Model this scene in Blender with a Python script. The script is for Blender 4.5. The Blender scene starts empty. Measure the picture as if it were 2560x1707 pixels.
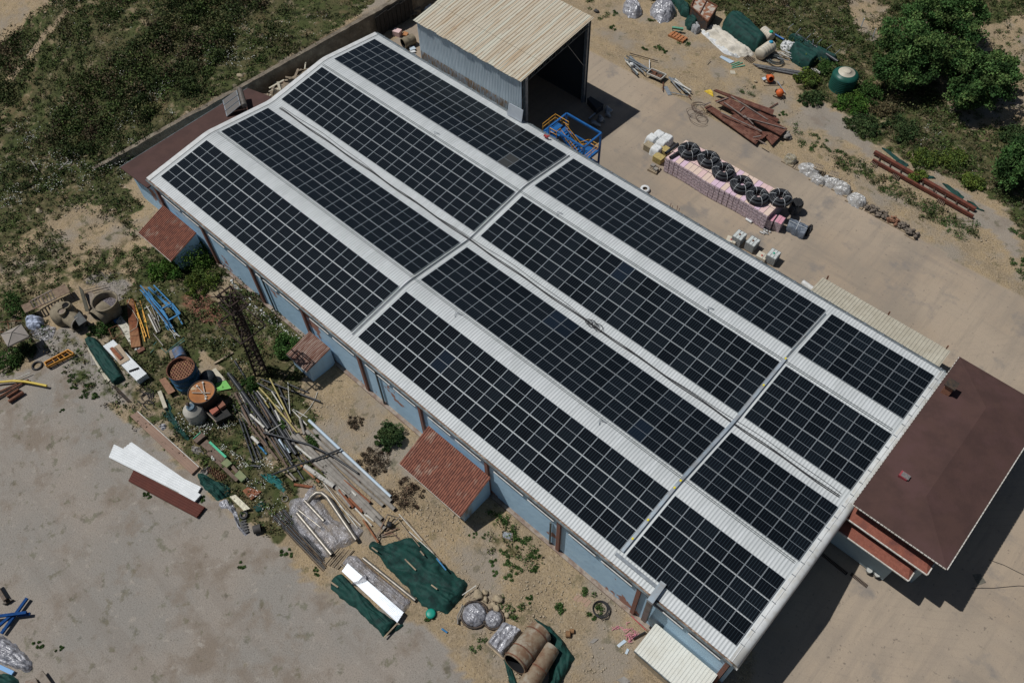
import bpy, bmesh, math, random
import numpy as np
from mathutils import Vector, Matrix, noise as mnoise
rnd = random.Random(7); nr = np.random.default_rng(7)
scene = bpy.context.scene
COL = scene.collection
# ---------------------------------------------------------------- camera, sky, sun, exposure
CAMC = np.array([78.01969, -23.77912, 74.79674])
CAMR = np.array([0.7405944, -0.5471465, 0.3900649, 0.6716645, 0.6197712, -0.4058947, -0.0196671, 0.5625961, 0.8264979]).reshape(3, 3)
FPX, PW, PH = 2099.171, 2560.0, 1707.0
cam = bpy.data.cameras.new("camera"); camo = bpy.data.objects.new("camera", cam); COL.objects.link(camo)
cam.sensor_width = 36.0; cam.lens = 36.0 * FPX / PW; cam.clip_end = 3000; cam.clip_start = 0.5
m4 = Matrix([list(CAMR[i]) + [float(CAMC[i])] for i in range(3)] + [[0, 0, 0, 1]])
camo.matrix_world = m4; scene.camera = camo
SUND = Vector((0.50, 0.24, -1.0)).normalized()
elev = math.asin(-SUND.z)
world = bpy.data.worlds.new("World"); scene.world = world; world.use_nodes = True
wn = world.node_tree.nodes; wl = world.node_tree.links
sky = wn.new('ShaderNodeTexSky'); sky.sky_type = 'NISHITA'; sky.sun_disc = False
sky.sun_elevation = elev; sky.sun_rotation = math.atan2(-SUND.x, -SUND.y)
bg = wn['Background']; bg.inputs[1].default_value = 0.05
wl.new(sky.outputs[0], bg.inputs[0])
sl = bpy.data.lights.new("sun", 'SUN'); sl.energy = 5.0; sl.angle = math.radians(0.5); sl.color = (1, .99, .975)
so = bpy.data.objects.new("sun", sl); COL.objects.link(so)
so.rotation_euler = SUND.to_track_quat('-Z', 'Y').to_euler()
scene.view_settings.view_transform = 'Standard'; scene.view_settings.look = 'None'
scene.view_settings.exposure = -0.56; scene.view_settings.gamma = 1.0
# ---------------------------------------------------------------- photograph crops -> points in the place
CR = {'S': (0, 0, 1), 'D': (0, 0, 1 / 1.0884), 'C1': (0, 0, 2.735), 'C2': (850, 0, 2.735), 'C3': (1700, 0, 2.735), 'C4': (0, 560, 2.735),
      'C5': (850, 560, 2.735), 'C6': (1700, 560, 2.735), 'C7': (0, 1130, 2.7174), 'C8': (850, 1130, 2.7174), 'C9': (1700, 1130, 2.7174),
      'Z1': (0, 680, 4.613), 'Z2': (200, 700, 5.228), 'Z3': (380, 860, 5.6), 'Z4': (520, 700, 5.227), 'Z5': (560, 900, 5.228),
      'Z6': (640, 1160, 5.228), 'Z7': (440, 1060, 5.6), 'Z8': (800, 1380, 6.03), 'Q1': (1620, 330, 5.6), 'Q2': (1540, 60, 7.838),
      'Q3': (1700, 20, 5.113), 'Q4': (300, 300, 3.734), 'Q5': (1280, 230, 7.84), 'Q6': (1800, 560, 11.76)}
def sm(a, b, x):
    t = np.clip((np.asarray(x, float) - a) / (b - a), 0, 1); return t * t * (3 - 2 * t)
def wallx(y): y = np.asarray(y, float); return -10.2 + 0.062 * y - .45 * np.clip(10.5 - y, 0, 14)
def gz(x, y):
    x = np.asarray(x, float); y = np.asarray(y, float)
    base = -1.0 * (1 - sm(2, 24, y))
    d = wallx(y) - x
    tap = np.clip((y + 2.2) / 12.5, 0, 1)
    hill = (3.5 - base) * sm(-0.05, 0.25, d) * tap
    hill = hill + tap * sm(3, 30, d) * 1.2
    return base + hill
def ray(c, u, v):
    ox, oy, s = CR[c]; u = ox + u / s; v = oy + v / s
    return CAMR @ np.array([(u - PW / 2) / FPX, -(v - PH / 2) / FPX, -1.0])
def P(c, u, v, z=None, h=0.0):
    """point seen at crop pixel: at absolute height z, or h above the ground"""
    d = ray(c, u, v)
    if z is not None:
        q = CAMC + (z - CAMC[2]) / d[2] * d; return Vector(q)
    zz = 0.0
    for _ in range(8):
        q = CAMC + (zz - CAMC[2]) / d[2] * d; zz = float(gz(q[0], q[1])) + h
    q = CAMC + (zz - CAMC[2]) / d[2] * d
    return Vector((q[0], q[1], zz))
def px(p, res=2560):
    q = (np.asarray(p, float) - CAMC) @ CAMR
    return np.stack([PW / 2 + FPX * q[..., 0] / -q[..., 2], PH / 2 - FPX * q[..., 1] / -q[..., 2]], -1)
# ---------------------------------------------------------------- materials
MATS = {}
def M(name, c1, c2=None, scale=2.0, rough=.7, metal=0.0, bump=0.0, stretch=None, lo=.4, hi=.6, detail=6, c3=None, scale3=.4, lo3=.5, hi3=.65, spec=.28, alpha=None, bscale=None, coat=0, attr=None):
    if name in MATS: return MATS[name]
    m = bpy.data.materials.new(name); m.use_nodes = True; nt = m.node_tree; N = nt.nodes; L = nt.links
    b = N['Principled BSDF']; b.inputs['Roughness'].default_value = rough; b.inputs['Metallic'].default_value = metal
    b.inputs['Specular IOR Level'].default_value = spec
    if coat: b.inputs['Coat Weight'].default_value = coat
    tc = N.new('ShaderNodeTexCoord'); mp = N.new('ShaderNodeMapping'); L.new(tc.outputs['Object'], mp.inputs[0])
    if stretch: mp.inputs['Scale'].default_value = stretch
    def nz(sc, lo_, hi_, det=detail):
        n = N.new('ShaderNodeTexNoise'); n.inputs['Scale'].default_value = sc; n.inputs['Detail'].default_value = det; n.inputs['Roughness'].default_value = .62
        L.new(mp.outputs[0], n.inputs['Vector'])
        r = N.new('ShaderNodeMapRange'); r.inputs['From Min'].default_value = lo_; r.inputs['From Max'].default_value = hi_
        L.new(n.outputs[0], r.inputs[0]); return r.outputs[0], n
    def mix(f, a, c):
        x = N.new('ShaderNodeMix'); x.data_type = 'RGBA'
        if hasattr(f, 'node'): L.new(f, x.inputs[0])
        else: x.inputs[0].default_value = f
        for s, v in ((6, a), (7, c)):
            if hasattr(v, 'node'): L.new(v, x.inputs[s])
            else: x.inputs[s].default_value = (*v, 1)
        return x.outputs[2]
    col = c1
    if c2 is not None: col = mix(nz(scale, lo, hi)[0], c1, c2)
    if c3 is not None: col = mix(nz(scale3, lo3, hi3)[0], col, c3)
    if attr is not None:
        at = N.new('ShaderNodeAttribute'); at.attribute_name = attr
        x = N.new('ShaderNodeMix'); x.data_type = 'RGBA'; x.blend_type = 'MULTIPLY'; x.inputs[0].default_value = 1
        if hasattr(col, 'node'): L.new(col, x.inputs[6])
        else: x.inputs[6].default_value = (*col, 1)
        L.new(at.outputs['Color'], x.inputs[7]); col = x.outputs[2]
    if hasattr(col, 'node'): L.new(col, b.inputs['Base Color'])
    else: b.inputs['Base Color'].default_value = (*col, 1)
    if bump:
        n = N.new('ShaderNodeTexNoise'); n.inputs['Scale'].default_value = bscale or scale * 3; n.inputs['Detail'].default_value = 5
        L.new(mp.outputs[0], n.inputs['Vector'])
        bp = N.new('ShaderNodeBump'); bp.inputs['Strength'].default_value = bump; bp.inputs['Distance'].default_value = .1
        L.new(n.outputs[0], bp.inputs['Height']); L.new(bp.outputs[0], b.inputs['Normal'])
    if alpha is not None: b.inputs['Alpha'].default_value = alpha
    MATS[name] = m; return m
# ---------------------------------------------------------------- mesh building
class MB:
    def __init__(s, M=None): s.v = []; s.f = []; s.m = []; s.M = M; s.sm = []
    def add(s, vs, fs, mi=0, smooth=False):
        o = len(s.v)
        for p in vs:
            p = Vector(p); s.v.append(s.M @ p if s.M else p)
        for f in fs: s.f.append(tuple(i + o for i in f)); s.m.append(mi); s.sm.append(smooth)
    def box(s, c, d, mi=0, rot=None, taper=1.0):
        x, y, z = d[0] / 2, d[1] / 2, d[2] / 2; t = taper
        vs = [(-x, -y, -z), (x, -y, -z), (x, y, -z), (-x, y, -z), (-x * t, -y * t, z), (x * t, -y * t, z), (x * t, y * t, z), (-x * t, y * t, z)]
        R = rot if rot is not None else Matrix.Identity(3)
        s.add([Vector(c) + R @ Vector(p) for p in vs], [(0, 3, 2, 1), (4, 5, 6, 7), (0, 1, 5, 4), (1, 2, 6, 5), (2, 3, 7, 6), (3, 0, 4, 7)], mi)
    def bar(s, a, b, w, h=None, mi=0):
        a = Vector(a); b = Vector(b); d = b - a; L = d.length
        if L < 1e-6: return
        h = h or w; R = d.to_track_quat('X', 'Z').to_matrix()
        s.box((a + b) / 2, (L, w, h), mi, R)
    def prism(s, poly, z0, z1, mi=0, mtop=None):
        n = len(poly); z0s = z0 if hasattr(z0, '__len__') else [z0] * n; z1s = z1 if hasattr(z1, '__len__') else [z1] * n
        area = sum(poly[i][0] * poly[(i + 1) % n][1] - poly[(i + 1) % n][0] * poly[i][1] for i in range(n))
        if area < 0: poly = poly[::-1]; z0s = z0s[::-1]; z1s = z1s[::-1]
        vs = [(p[0], p[1], z) for p, z in zip(poly, z0s)] + [(p[0], p[1], z) for p, z in zip(poly, z1s)]
        s.add(vs, [tuple(range(n))[::-1]] + [(i, (i + 1) % n, n + (i + 1) % n, n + i) for i in range(n)], mi)
        s.add(vs[n:], [tuple(range(n))], mi if mtop is None else mtop)
    def slab(s, quad, t, mi=0):
        """thin plate through 4 world points, thickness t downwards"""
        q = [Vector(p) for p in quad]; nrm = (q[1] - q[0]).cross(q[3] - q[0]).normalized()
        if nrm.z < 0: q = q[::-1]; nrm = -nrm
        b = [p - nrm * t for p in q]
        s.add(q + b, [(0, 1, 2, 3), (7, 6, 5, 4), (0, 4, 5, 1), (1, 5, 6, 2), (2, 6, 7, 3), (3, 7, 4, 0)], mi)
    def tube(s, path, r, n=8, mi=0, cap=True, smooth=True):
        path = [Vector(p) for p in path]; k = len(path); rs = r if hasattr(r, '__len__') else [r] * k
        vs = []; up = None
        for i, p in enumerate(path):
            t = (path[min(i + 1, k - 1)] - path[max(i - 1, 0)]).normalized()
            if up is None: up = Vector((0, 0, 1)) if abs(t.z) < .9 else Vector((1, 0, 0))
            a = t.cross(up).normalized(); up = a.cross(t).normalized()
            for j in range(n):
                th = 2 * math.pi * j / n; vs.append(p + (a * math.cos(th) + up * math.sin(th)) * rs[i])
        fs = [(i * n + j, (i + 1) * n + j, (i + 1) * n + (j + 1) % n, i * n + (j + 1) % n) for i in range(k - 1) for j in range(n)]
        s.add(vs, fs, mi, smooth)
        if cap: s.add(vs[:n] + vs[-n:], [tuple(range(n)), tuple(range(n, 2 * n))[::-1]], mi)
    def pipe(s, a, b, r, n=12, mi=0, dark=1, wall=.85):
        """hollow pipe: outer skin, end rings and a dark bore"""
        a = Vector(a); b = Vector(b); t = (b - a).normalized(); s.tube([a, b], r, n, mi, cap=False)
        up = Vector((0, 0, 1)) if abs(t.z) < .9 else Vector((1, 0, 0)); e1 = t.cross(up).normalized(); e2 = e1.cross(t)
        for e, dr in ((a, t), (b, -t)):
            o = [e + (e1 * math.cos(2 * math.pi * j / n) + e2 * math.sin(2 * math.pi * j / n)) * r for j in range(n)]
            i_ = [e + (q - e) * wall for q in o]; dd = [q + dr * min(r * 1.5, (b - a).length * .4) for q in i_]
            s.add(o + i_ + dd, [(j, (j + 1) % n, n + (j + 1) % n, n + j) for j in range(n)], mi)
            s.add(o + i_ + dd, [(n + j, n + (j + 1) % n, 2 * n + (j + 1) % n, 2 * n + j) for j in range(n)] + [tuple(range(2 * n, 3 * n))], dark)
    def lathe(s, c, prof, n=24, mi=0, axis=None, smooth=True, cap=False):
        """profile of (radius, height) round an axis through c"""
        R = axis.to_track_quat('Z', 'Y').to_matrix() if axis is not None else Matrix.Identity(3); c = Vector(c)
        vs = [c + R @ Vector((r * math.cos(2 * math.pi * j / n), r * math.sin(2 * math.pi * j / n), z)) for r, z in prof for j in range(n)]
        fs = [(i * n + j, i * n + (j + 1) % n, (i + 1) * n + (j + 1) % n, (i + 1) * n + j) for i in range(len(prof) - 1) for j in range(n)]
        if cap: fs.append(tuple(range((len(prof) - 1) * n, len(prof) * n))); 
        s.add(vs, fs, mi, smooth)
    def blob(s, c, r, mi=0, seed=0, rough=.25, n=10, k=7):
        c = Vector(c); vs = []; fs = []
        for i in range(k + 1):
            ph = math.pi * i / k
            for j in range(n):
                th = 2 * math.pi * j / n; d = Vector((math.sin(ph) * math.cos(th), math.sin(ph) * math.sin(th), math.cos(ph)))
                f = 1 + rough * mnoise.noise(d * 1.3 + Vector((seed * 7.1, seed * 3.3, 0)))*1.6
                vs.append(c + Vector((d.x * r[0], d.y * r[1], d.z * r[2])) * f)
        for i in range(k):
            for j in range(n): fs.append((i * n + j, (i + 1) * n + j, (i + 1) * n + (j + 1) % n, i * n + (j + 1) % n))
        s.add(vs, fs, mi, True)
    def drape(s, outline, spine, h, mi=0, p=3.0, wr=.06, seed=0, wsc=1.5, K=16, N=110, z0=None, ht=None):
        """sheet lying over a heap: outline on the ground, top along the spine"""
        o = [Vector((q[0], q[1])) for q in outline]; per = [(o[(i + 1) % len(o)] - o[i]).length for i in range(len(o))]; T = sum(per); pts = []
        for j in range(N):
            d = T * j / N; i = 0
            while d > per[i] and i < len(per) - 1: d -= per[i]; i += 1
            pts.append(o[i].lerp(o[(i + 1) % len(o)], min(1, d / max(per[i], 1e-6))))
        for _ in range(2): pts = [(pts[j - 1] + pts[j] * 2 + pts[(j + 1) % N]) / 4 for j in range(N)]
        a, b = Vector(spine[0][:2]), Vector(spine[1][:2]); ab = b - a; L2 = max(ab.length_squared, 1e-6)
        vs = []
        for i in range(K + 1):
            t = i / K
            for j in range(N):
                q = pts[j]; u = min(1, max(0, (q - a).dot(ab) / L2)); c = a + ab * u; w = q.lerp(c, t)
                hh = h if ht is None else h * ((1 - u) * ht[0] + u * ht[1])
                z = hh * (1 - (1 - t) ** p)
                n1 = mnoise.noise(Vector((w.x * wsc + seed * 9, w.y * wsc, seed))); n2 = mnoise.noise(Vector((w.x * wsc * 3 + seed * 5, w.y * wsc * 3, seed + 4)))
                ql = (w - a).dot(ab) / math.sqrt(L2); qt = (w - a).cross(ab) / math.sqrt(L2); n3 = mnoise.noise(Vector((ql * wsc * .3 + qt * .3 + seed, qt * wsc * 1.3, seed * 3.1))); n4 = mnoise.noise(Vector((ql * wsc * 1.6 - qt + seed * 2, qt * wsc * 3.2 + ql * wsc, 9 + seed)))
                cr = .5 - min(1, abs(n3) * 3.2) + .22 * (.5 - min(1, abs(n4) * 3))
                z += (n1 * wr * 1.3 + n2 * wr * .35 + cr * wr * 2.2) * min(1, t * 3)
                e = 1 + (.16 * n1 + .09 * n2 if i == 0 else .05 * n1 * (1 - t)); w2 = c + (w - c) * e
                g = float(gz(w2.x, w2.y)) if z0 is None else z0
                vs.append((w2.x, w2.y, g + max(0.01, z) - (.02 if i == 0 else 0)))
        fs = [(i * N + j, i * N + (j + 1) % N, (i + 1) * N + (j + 1) % N, (i + 1) * N + j) for i in range(K) for j in range(N)]
        s.add(vs, fs, mi, True)
    def corr(s, quad, pitch=.25, hgt=.04, th=0.0, mi=0, frac=.3, along=0):
        """ribbed sheet: quad a,b,c,d ; ribs run a->d, spaced along a->b"""
        a, b, c, d = [Vector(q) for q in quad]; L = ((b - a).length + (c - d).length) / 2; n = max(1, int(round(L / pitch)))
        nrm = (b - a).cross(d - a).normalized()
        if nrm.z < 0: nrm = -nrm
        us = []
        for i in range(n): us += [((i) / n, 0), ((i + .5 - frac / 2 - .08) / n, 0), ((i + .5 - frac / 2) / n, 1), ((i + .5 + frac / 2) / n, 1), ((i + .5 + frac / 2 + .08) / n, 0)]
        us.append((1, 0)); vs = []
        for u, k in us:
            o = nrm * hgt * k; vs += [a.lerp(b, u) + o, d.lerp(c, u) + o]
        fs = [(2 * i, 2 * i + 2, 2 * i + 3, 2 * i + 1) for i in range(len(us) - 1)]
        s.add(vs, fs, mi)
        if th: s.slab([a - nrm * .004, b - nrm * .004, c - nrm * .004, d - nrm * .004], th, mi)
    def build(s, name, mats, parent=None, local=False, smooth=None):
        me = bpy.data.meshes.new(name); off = Vector((0, 0, 0))
        if parent is not None and not local:
            r = parent
            while r is not None: off += Vector(r.location); r = r.parent
        me.from_pydata([tuple(v - off) for v in s.v], [], s.f)
        for m in (mats if isinstance(mats, (list, tuple)) else [mats]): me.materials.append(m)
        me.polygons.foreach_set('material_index', s.m); me.polygons.foreach_set('use_smooth', s.sm); me.update()
        o = bpy.data.objects.new(name, me); COL.objects.link(o)
        if parent is not None: o.parent = parent
        return o
def tag(o, label=None, cat=None, group=None, kind=None):
    if label: o['label'] = label
    if cat: o['category'] = cat
    if group: o['group'] = group
    if kind: o['kind'] = kind
    return o
def thing(name, label, cat, loc=(0, 0, 0), rot=None, group=None):
    o = bpy.data.objects.new(name, None); COL.objects.link(o); o.empty_display_size = .3
    o.location = loc
    if rot is not None: o.rotation_euler = rot
    return tag(o, label, cat, group)
def dup(root, loc, rot=None, label=None):
    def cp(o, par):
        c = o.copy(); COL.objects.link(c); c.parent = par
        for ch in list(kids.get(o.name, [])): cp(ch, c)
        return c
    kids = {}
    for o in root.children_recursive: kids.setdefault(o.parent.name, []).append(o)
    r = cp(root, None); r.location = loc
    if rot is not None: r.rotation_euler = rot
    if label: r['label'] = label
    return r
def one(name, label, cat, mb, mats, group=None, kind=None):
    return tag(mb.build(name, mats), label, cat, group, kind)
def npmesh(name, verts, faces, mats, tint=None, smooth=False):
    me = bpy.data.meshes.new(name); nv = len(verts); nf = len(faces); k = faces.shape[1]
    me.vertices.add(nv); me.vertices.foreach_set('co', verts.astype(np.float32).ravel())
    me.loops.add(nf * k); me.loops.foreach_set('vertex_index', faces.astype(np.int32).ravel())
    me.polygons.add(nf); me.polygons.foreach_set('loop_start', np.arange(0, nf * k, k, dtype=np.int32))
    me.polygons.foreach_set('loop_total', np.full(nf, k, np.int32))
    for m in (mats if isinstance(mats, (list, tuple)) else [mats]): me.materials.append(m)
    if smooth: me.polygons.foreach_set('use_smooth', np.ones(nf, bool))
    me.update(calc_edges=True)
    if tint is not None:
        a = me.attributes.new('tint', 'FLOAT_COLOR', 'POINT'); a.data.foreach_set('color', tint.astype(np.float32).ravel())
    o = bpy.data.objects.new(name, me); COL.objects.link(o); return o
# ---------------------------------------------------------------- ground
def vnoise(x, y, sc, seed=0, oct=3):
    g = np.random.default_rng(seed).random((128, 128)); out = 0; amp = 1; tot = 0
    for o in range(oct):
        X = np.asarray(x) / sc * 2 ** o + 1000 + 17 * o; Y = np.asarray(y) / sc * 2 ** o + 1000; i = np.floor(X).astype(int); j = np.floor(Y).astype(int)
        fx = X - i; fy = Y - j; fx = fx * fx * (3 - 2 * fx); fy = fy * fy * (3 - 2 * fy); i %= 128; j %= 128; i1 = (i + 1) % 128; j1 = (j + 1) % 128
        out = out + amp * ((g[i, j] * (1 - fx) + g[i1, j] * fx) * (1 - fy) + (g[i, j1] * (1 - fx) + g[i1, j1] * fx) * fy); tot += amp; amp *= .5
    return out / tot
def inpoly(x, y, poly):
    r = np.zeros(x.shape, bool); n = len(poly)
    for i in range(n):
        x0, y0 = poly[i][0], poly[i][1]; x1, y1 = poly[(i + 1) % n][0], poly[(i + 1) % n][1]
        if y0 == y1: continue
        c = ((y0 > y) != (y1 > y)) & (x < (x1 - x0) * (y - y0) / (y1 - y0) + x0); r ^= c
    return r
def zone(c, pts, z=None): return [P(c, u, v, z) for u, v in pts]
ROAD = zone('S', [(1300, 60), (1440, 85), (1471, 128), (1556, 172), (1708, 252), (1890, 360), (1960, 400), (2164, 515), (2300, 596), (2395, 651), (2560, 745), (2900, 930), (3300, 1900), (1870, 1900), (1900, 1500)]) + [Vector((60, 20, 0)), Vector((10, 20, 0)), Vector((1, 36, 0)), Vector((-5, 40, 0)), Vector((-6, 52, 0))]
YARD = zone('S', [(-400, 960), (0, 935), (110, 915), (180, 960), (240, 1000), (330, 1075), (440, 1160), (560, 1290), (640, 1330), (700, 1370), (770, 1440), (830, 1500), (980, 1510), (1100, 1600), (1180, 1720), (1180, 2300), (-900, 2300)])
YARD2 = zone('C4', [(560, 380), (640, 320), (800, 330), (900, 420), (950, 480), (870, 560), (800, 600), (700, 440), (600, 420)])
YARD3 = zone('S', [(60, 850), (180, 820), (260, 900), (330, 1010), (240, 1000), (180, 960), (110, 915)])
GRAV_R = zone('C3', [(820, 730), (960, 700), (1120, 790), (1350, 1000), (1300, 1090), (1080, 950), (900, 830)]) 
GRAV_R2 = zone('C3', [(1350, 1080), (1500, 1120), (2250, 1520), (2352, 1700), (2300, 1760), (2150, 1600), (1560, 1250)])
VEG = [(zone('S', [(0, 68), (120, 40), (230, 0), (300, -60), (1010, -70), (870, 58), (690, 158), (600, 215), (480, 270), (250, 400), (330, 440), (290, 470), (180, 460), (120, 440), (-150, 620), (-400, 500), (-300, 130)], 3.5), 1.0),
       (zone('S', [(200, -60), (300, -60), (230, 0), (60, 50)], 3.8), .5),
       (zone('S', [(-400, 480), (160, 440), (290, 470), (340, 560), (340, 620), (430, 680), (300, 700), (200, 720), (100, 760), (0, 820), (-400, 900)]), .62),
       (zone('S', [(360, 620), (560, 600), (760, 800), (800, 900), (760, 960), (800, 1080), (640, 1000), (500, 880), (480, 950), (620, 1110), (760, 1220), (700, 1360), (600, 1300), (520, 1200), (420, 1060), (300, 900), (240, 800), (330, 700)]), .95),
       (zone('S', [(-100, 760), (60, 740), (120, 850), (60, 930), (-100, 960)]), .7),
       (zone('S', [(100, 850), (200, 790), (330, 900), (420, 1050), (500, 1180), (430, 1130), (330, 1080), (220, 990)]), .35),
       (zone('S', [(1600, -60), (2560, -200), (3200, 0), (3000, 900), (2560, 600), (2440, 440), (2280, 350), (2160, 300), (2060, 230), (2000, 215), (1990, 160), (1900, 90), (1800, 30), (1660, 40)]), .95),
       (zone('C3', [(1100, 840), (1400, 700), (1700, 900), (2352, 1300), (2400, 1500), (1500, 1060), (1250, 960)]), .75),
       (zone('C3', [(800, 600), (1000, 560), (1350, 600), (1300, 800), (1180, 790), (1000, 690), (830, 690)]), .85),
       (zone('C3', [(1050, 1060), (1200, 1080), (1350, 1180), (1700, 1400), (2000, 1520), (2030, 1600), (1700, 1520), (1350, 1280), (1100, 1150)]), .5),
       (zone('Z5', [(-100, -150), (420, -100), (640, 180), (760, 700), (1050, 1000), (1300, 1300), (1500, 1568), (300, 1700), (-100, 600)]), .72), (zone('Z4', [(100, -50), (420, 30), (1150, 640), (1000, 1000), (760, 1250), (300, 1500), (-100, 900)]), .9),
       (zone('C8', [(1050, 430), (1120, 410), (1300, 600), (1420, 750), (1250, 800), (1000, 640)]), .3),
       (zone('C1', [(640, 300), (900, 240), (960, 420), (700, 470)], 3.5), .3)]
BARE = [zone('S', [(2290, 40), (2420, 60), (2560, 40), (2700, 120), (2560, 330), (2420, 330), (2350, 240), (2270, 120)], 0), zone('S', [(1500, -20), (1800, 40), (2000, 215), (1900, 250), (1700, 200), (1400, 60)], 0),
        zone('S', [(200, 510), (330, 560), (330, 620), (180, 640), (120, 560)]), zone('S', [(560, 760), (480, 720), (520, 680), (600, 700)]), zone('S', [(2150, -20), (2230, 20), (2190, 110), (2130, 60)], 0)]
RED = zone('C4', [(1250, 470), (1330, 450), (1430, 470), (1560, 640), (1560, 720), (1400, 680), (1270, 580)])
TRACKS = [(zone('S', [(170, 40), (180, 46), (60, 110), (-30, 150), (-30, 135), (60, 95)], 3.8)), zone('C3', [(1130, -30), (1190, -20), (1260, 120), (1330, 250), (1300, 260), (1180, 130)])]
fx_ = np.arange(-75, 115, .45); fy_ = np.arange(-60, 128, .45)
gx = np.concatenate([[-900, -450, -220, -130, -95], fx_, [125, 150, 220, 450, 900]]); gy = np.concatenate([[-900, -400, -200, -110, -80], fy_, [140, 170, 240, 450, 900]])
X, Y = np.meshgrid(gx, gy, indexing='ij'); x = X.ravel(); y = Y.ravel()
wx = x + 2.2 * (vnoise(x, y, 5, 1) - .5) + 1.2 * (vnoise(x, y, 1.2, 3) - .5); wy = y + 2.2 * (vnoise(x, y, 5, 2) - .5) + 1.2 * (vnoise(x, y, 1.2, 4) - .5)
def vegd(x, y, wx, wy):
    v = np.zeros(x.shape)
    for poly, d in VEG: v = np.where(inpoly(wx, wy, poly), np.maximum(v, d), v)
    for poly in BARE: v = np.where(inpoly(wx, wy, poly), v * .25, v)
    for poly in TRACKS: v = np.where(inpoly(x + .3 * (wx - x), y + .3 * (wy - y), poly), 0.0, v)
    return v
veg = vegd(x, y, wx, wy)
far = (x < -75) | (y > 128) | (y < -60); veg = np.where(far, .9, veg)
sx = x + .25 * (wx - x); sy = y + .25 * (wy - y)
road = inpoly(sx, sy, ROAD).astype(float)
grav = (inpoly(wx, wy, YARD) | inpoly(wx, wy, YARD2) | inpoly(wx, wy, YARD3)).astype(float); grav = np.maximum(grav, .8 * (inpoly(wx, wy, GRAV_R) | inpoly(wx, wy, GRAV_R2)))
red = inpoly(wx, wy, RED).astype(float)
inside = (x > 0) & (x < 78.5) & (y > -.5) & (y < 34); veg = np.where(inside, 0, veg)
z = gz(x, y)
rough = np.where(road > .5, 0.0, np.where(grav > .5, .05, .22))
z = z + rough * (vnoise(x, y, 2.2, 9) - .5) + (veg > .5) * (.9 * (vnoise(x, y, 4.5, 11) - .4)) * (z > 2) + (veg > .3) * .35 * (vnoise(x, y, 2.5, 12) - .5)
z = np.where(road > .5, gz(x, y), z)
z = np.where(inside, -.3 + gz(x, y) * .9, z)
nx, ny = len(gx), len(gy); idx = np.arange(nx * ny).reshape(nx, ny)
F = np.stack([idx[:-1, :-1], idx[1:, :-1], idx[1:, 1:], idx[:-1, 1:]], -1).reshape(-1, 4)
tint = np.stack([veg, grav, road, red], -1)
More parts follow.
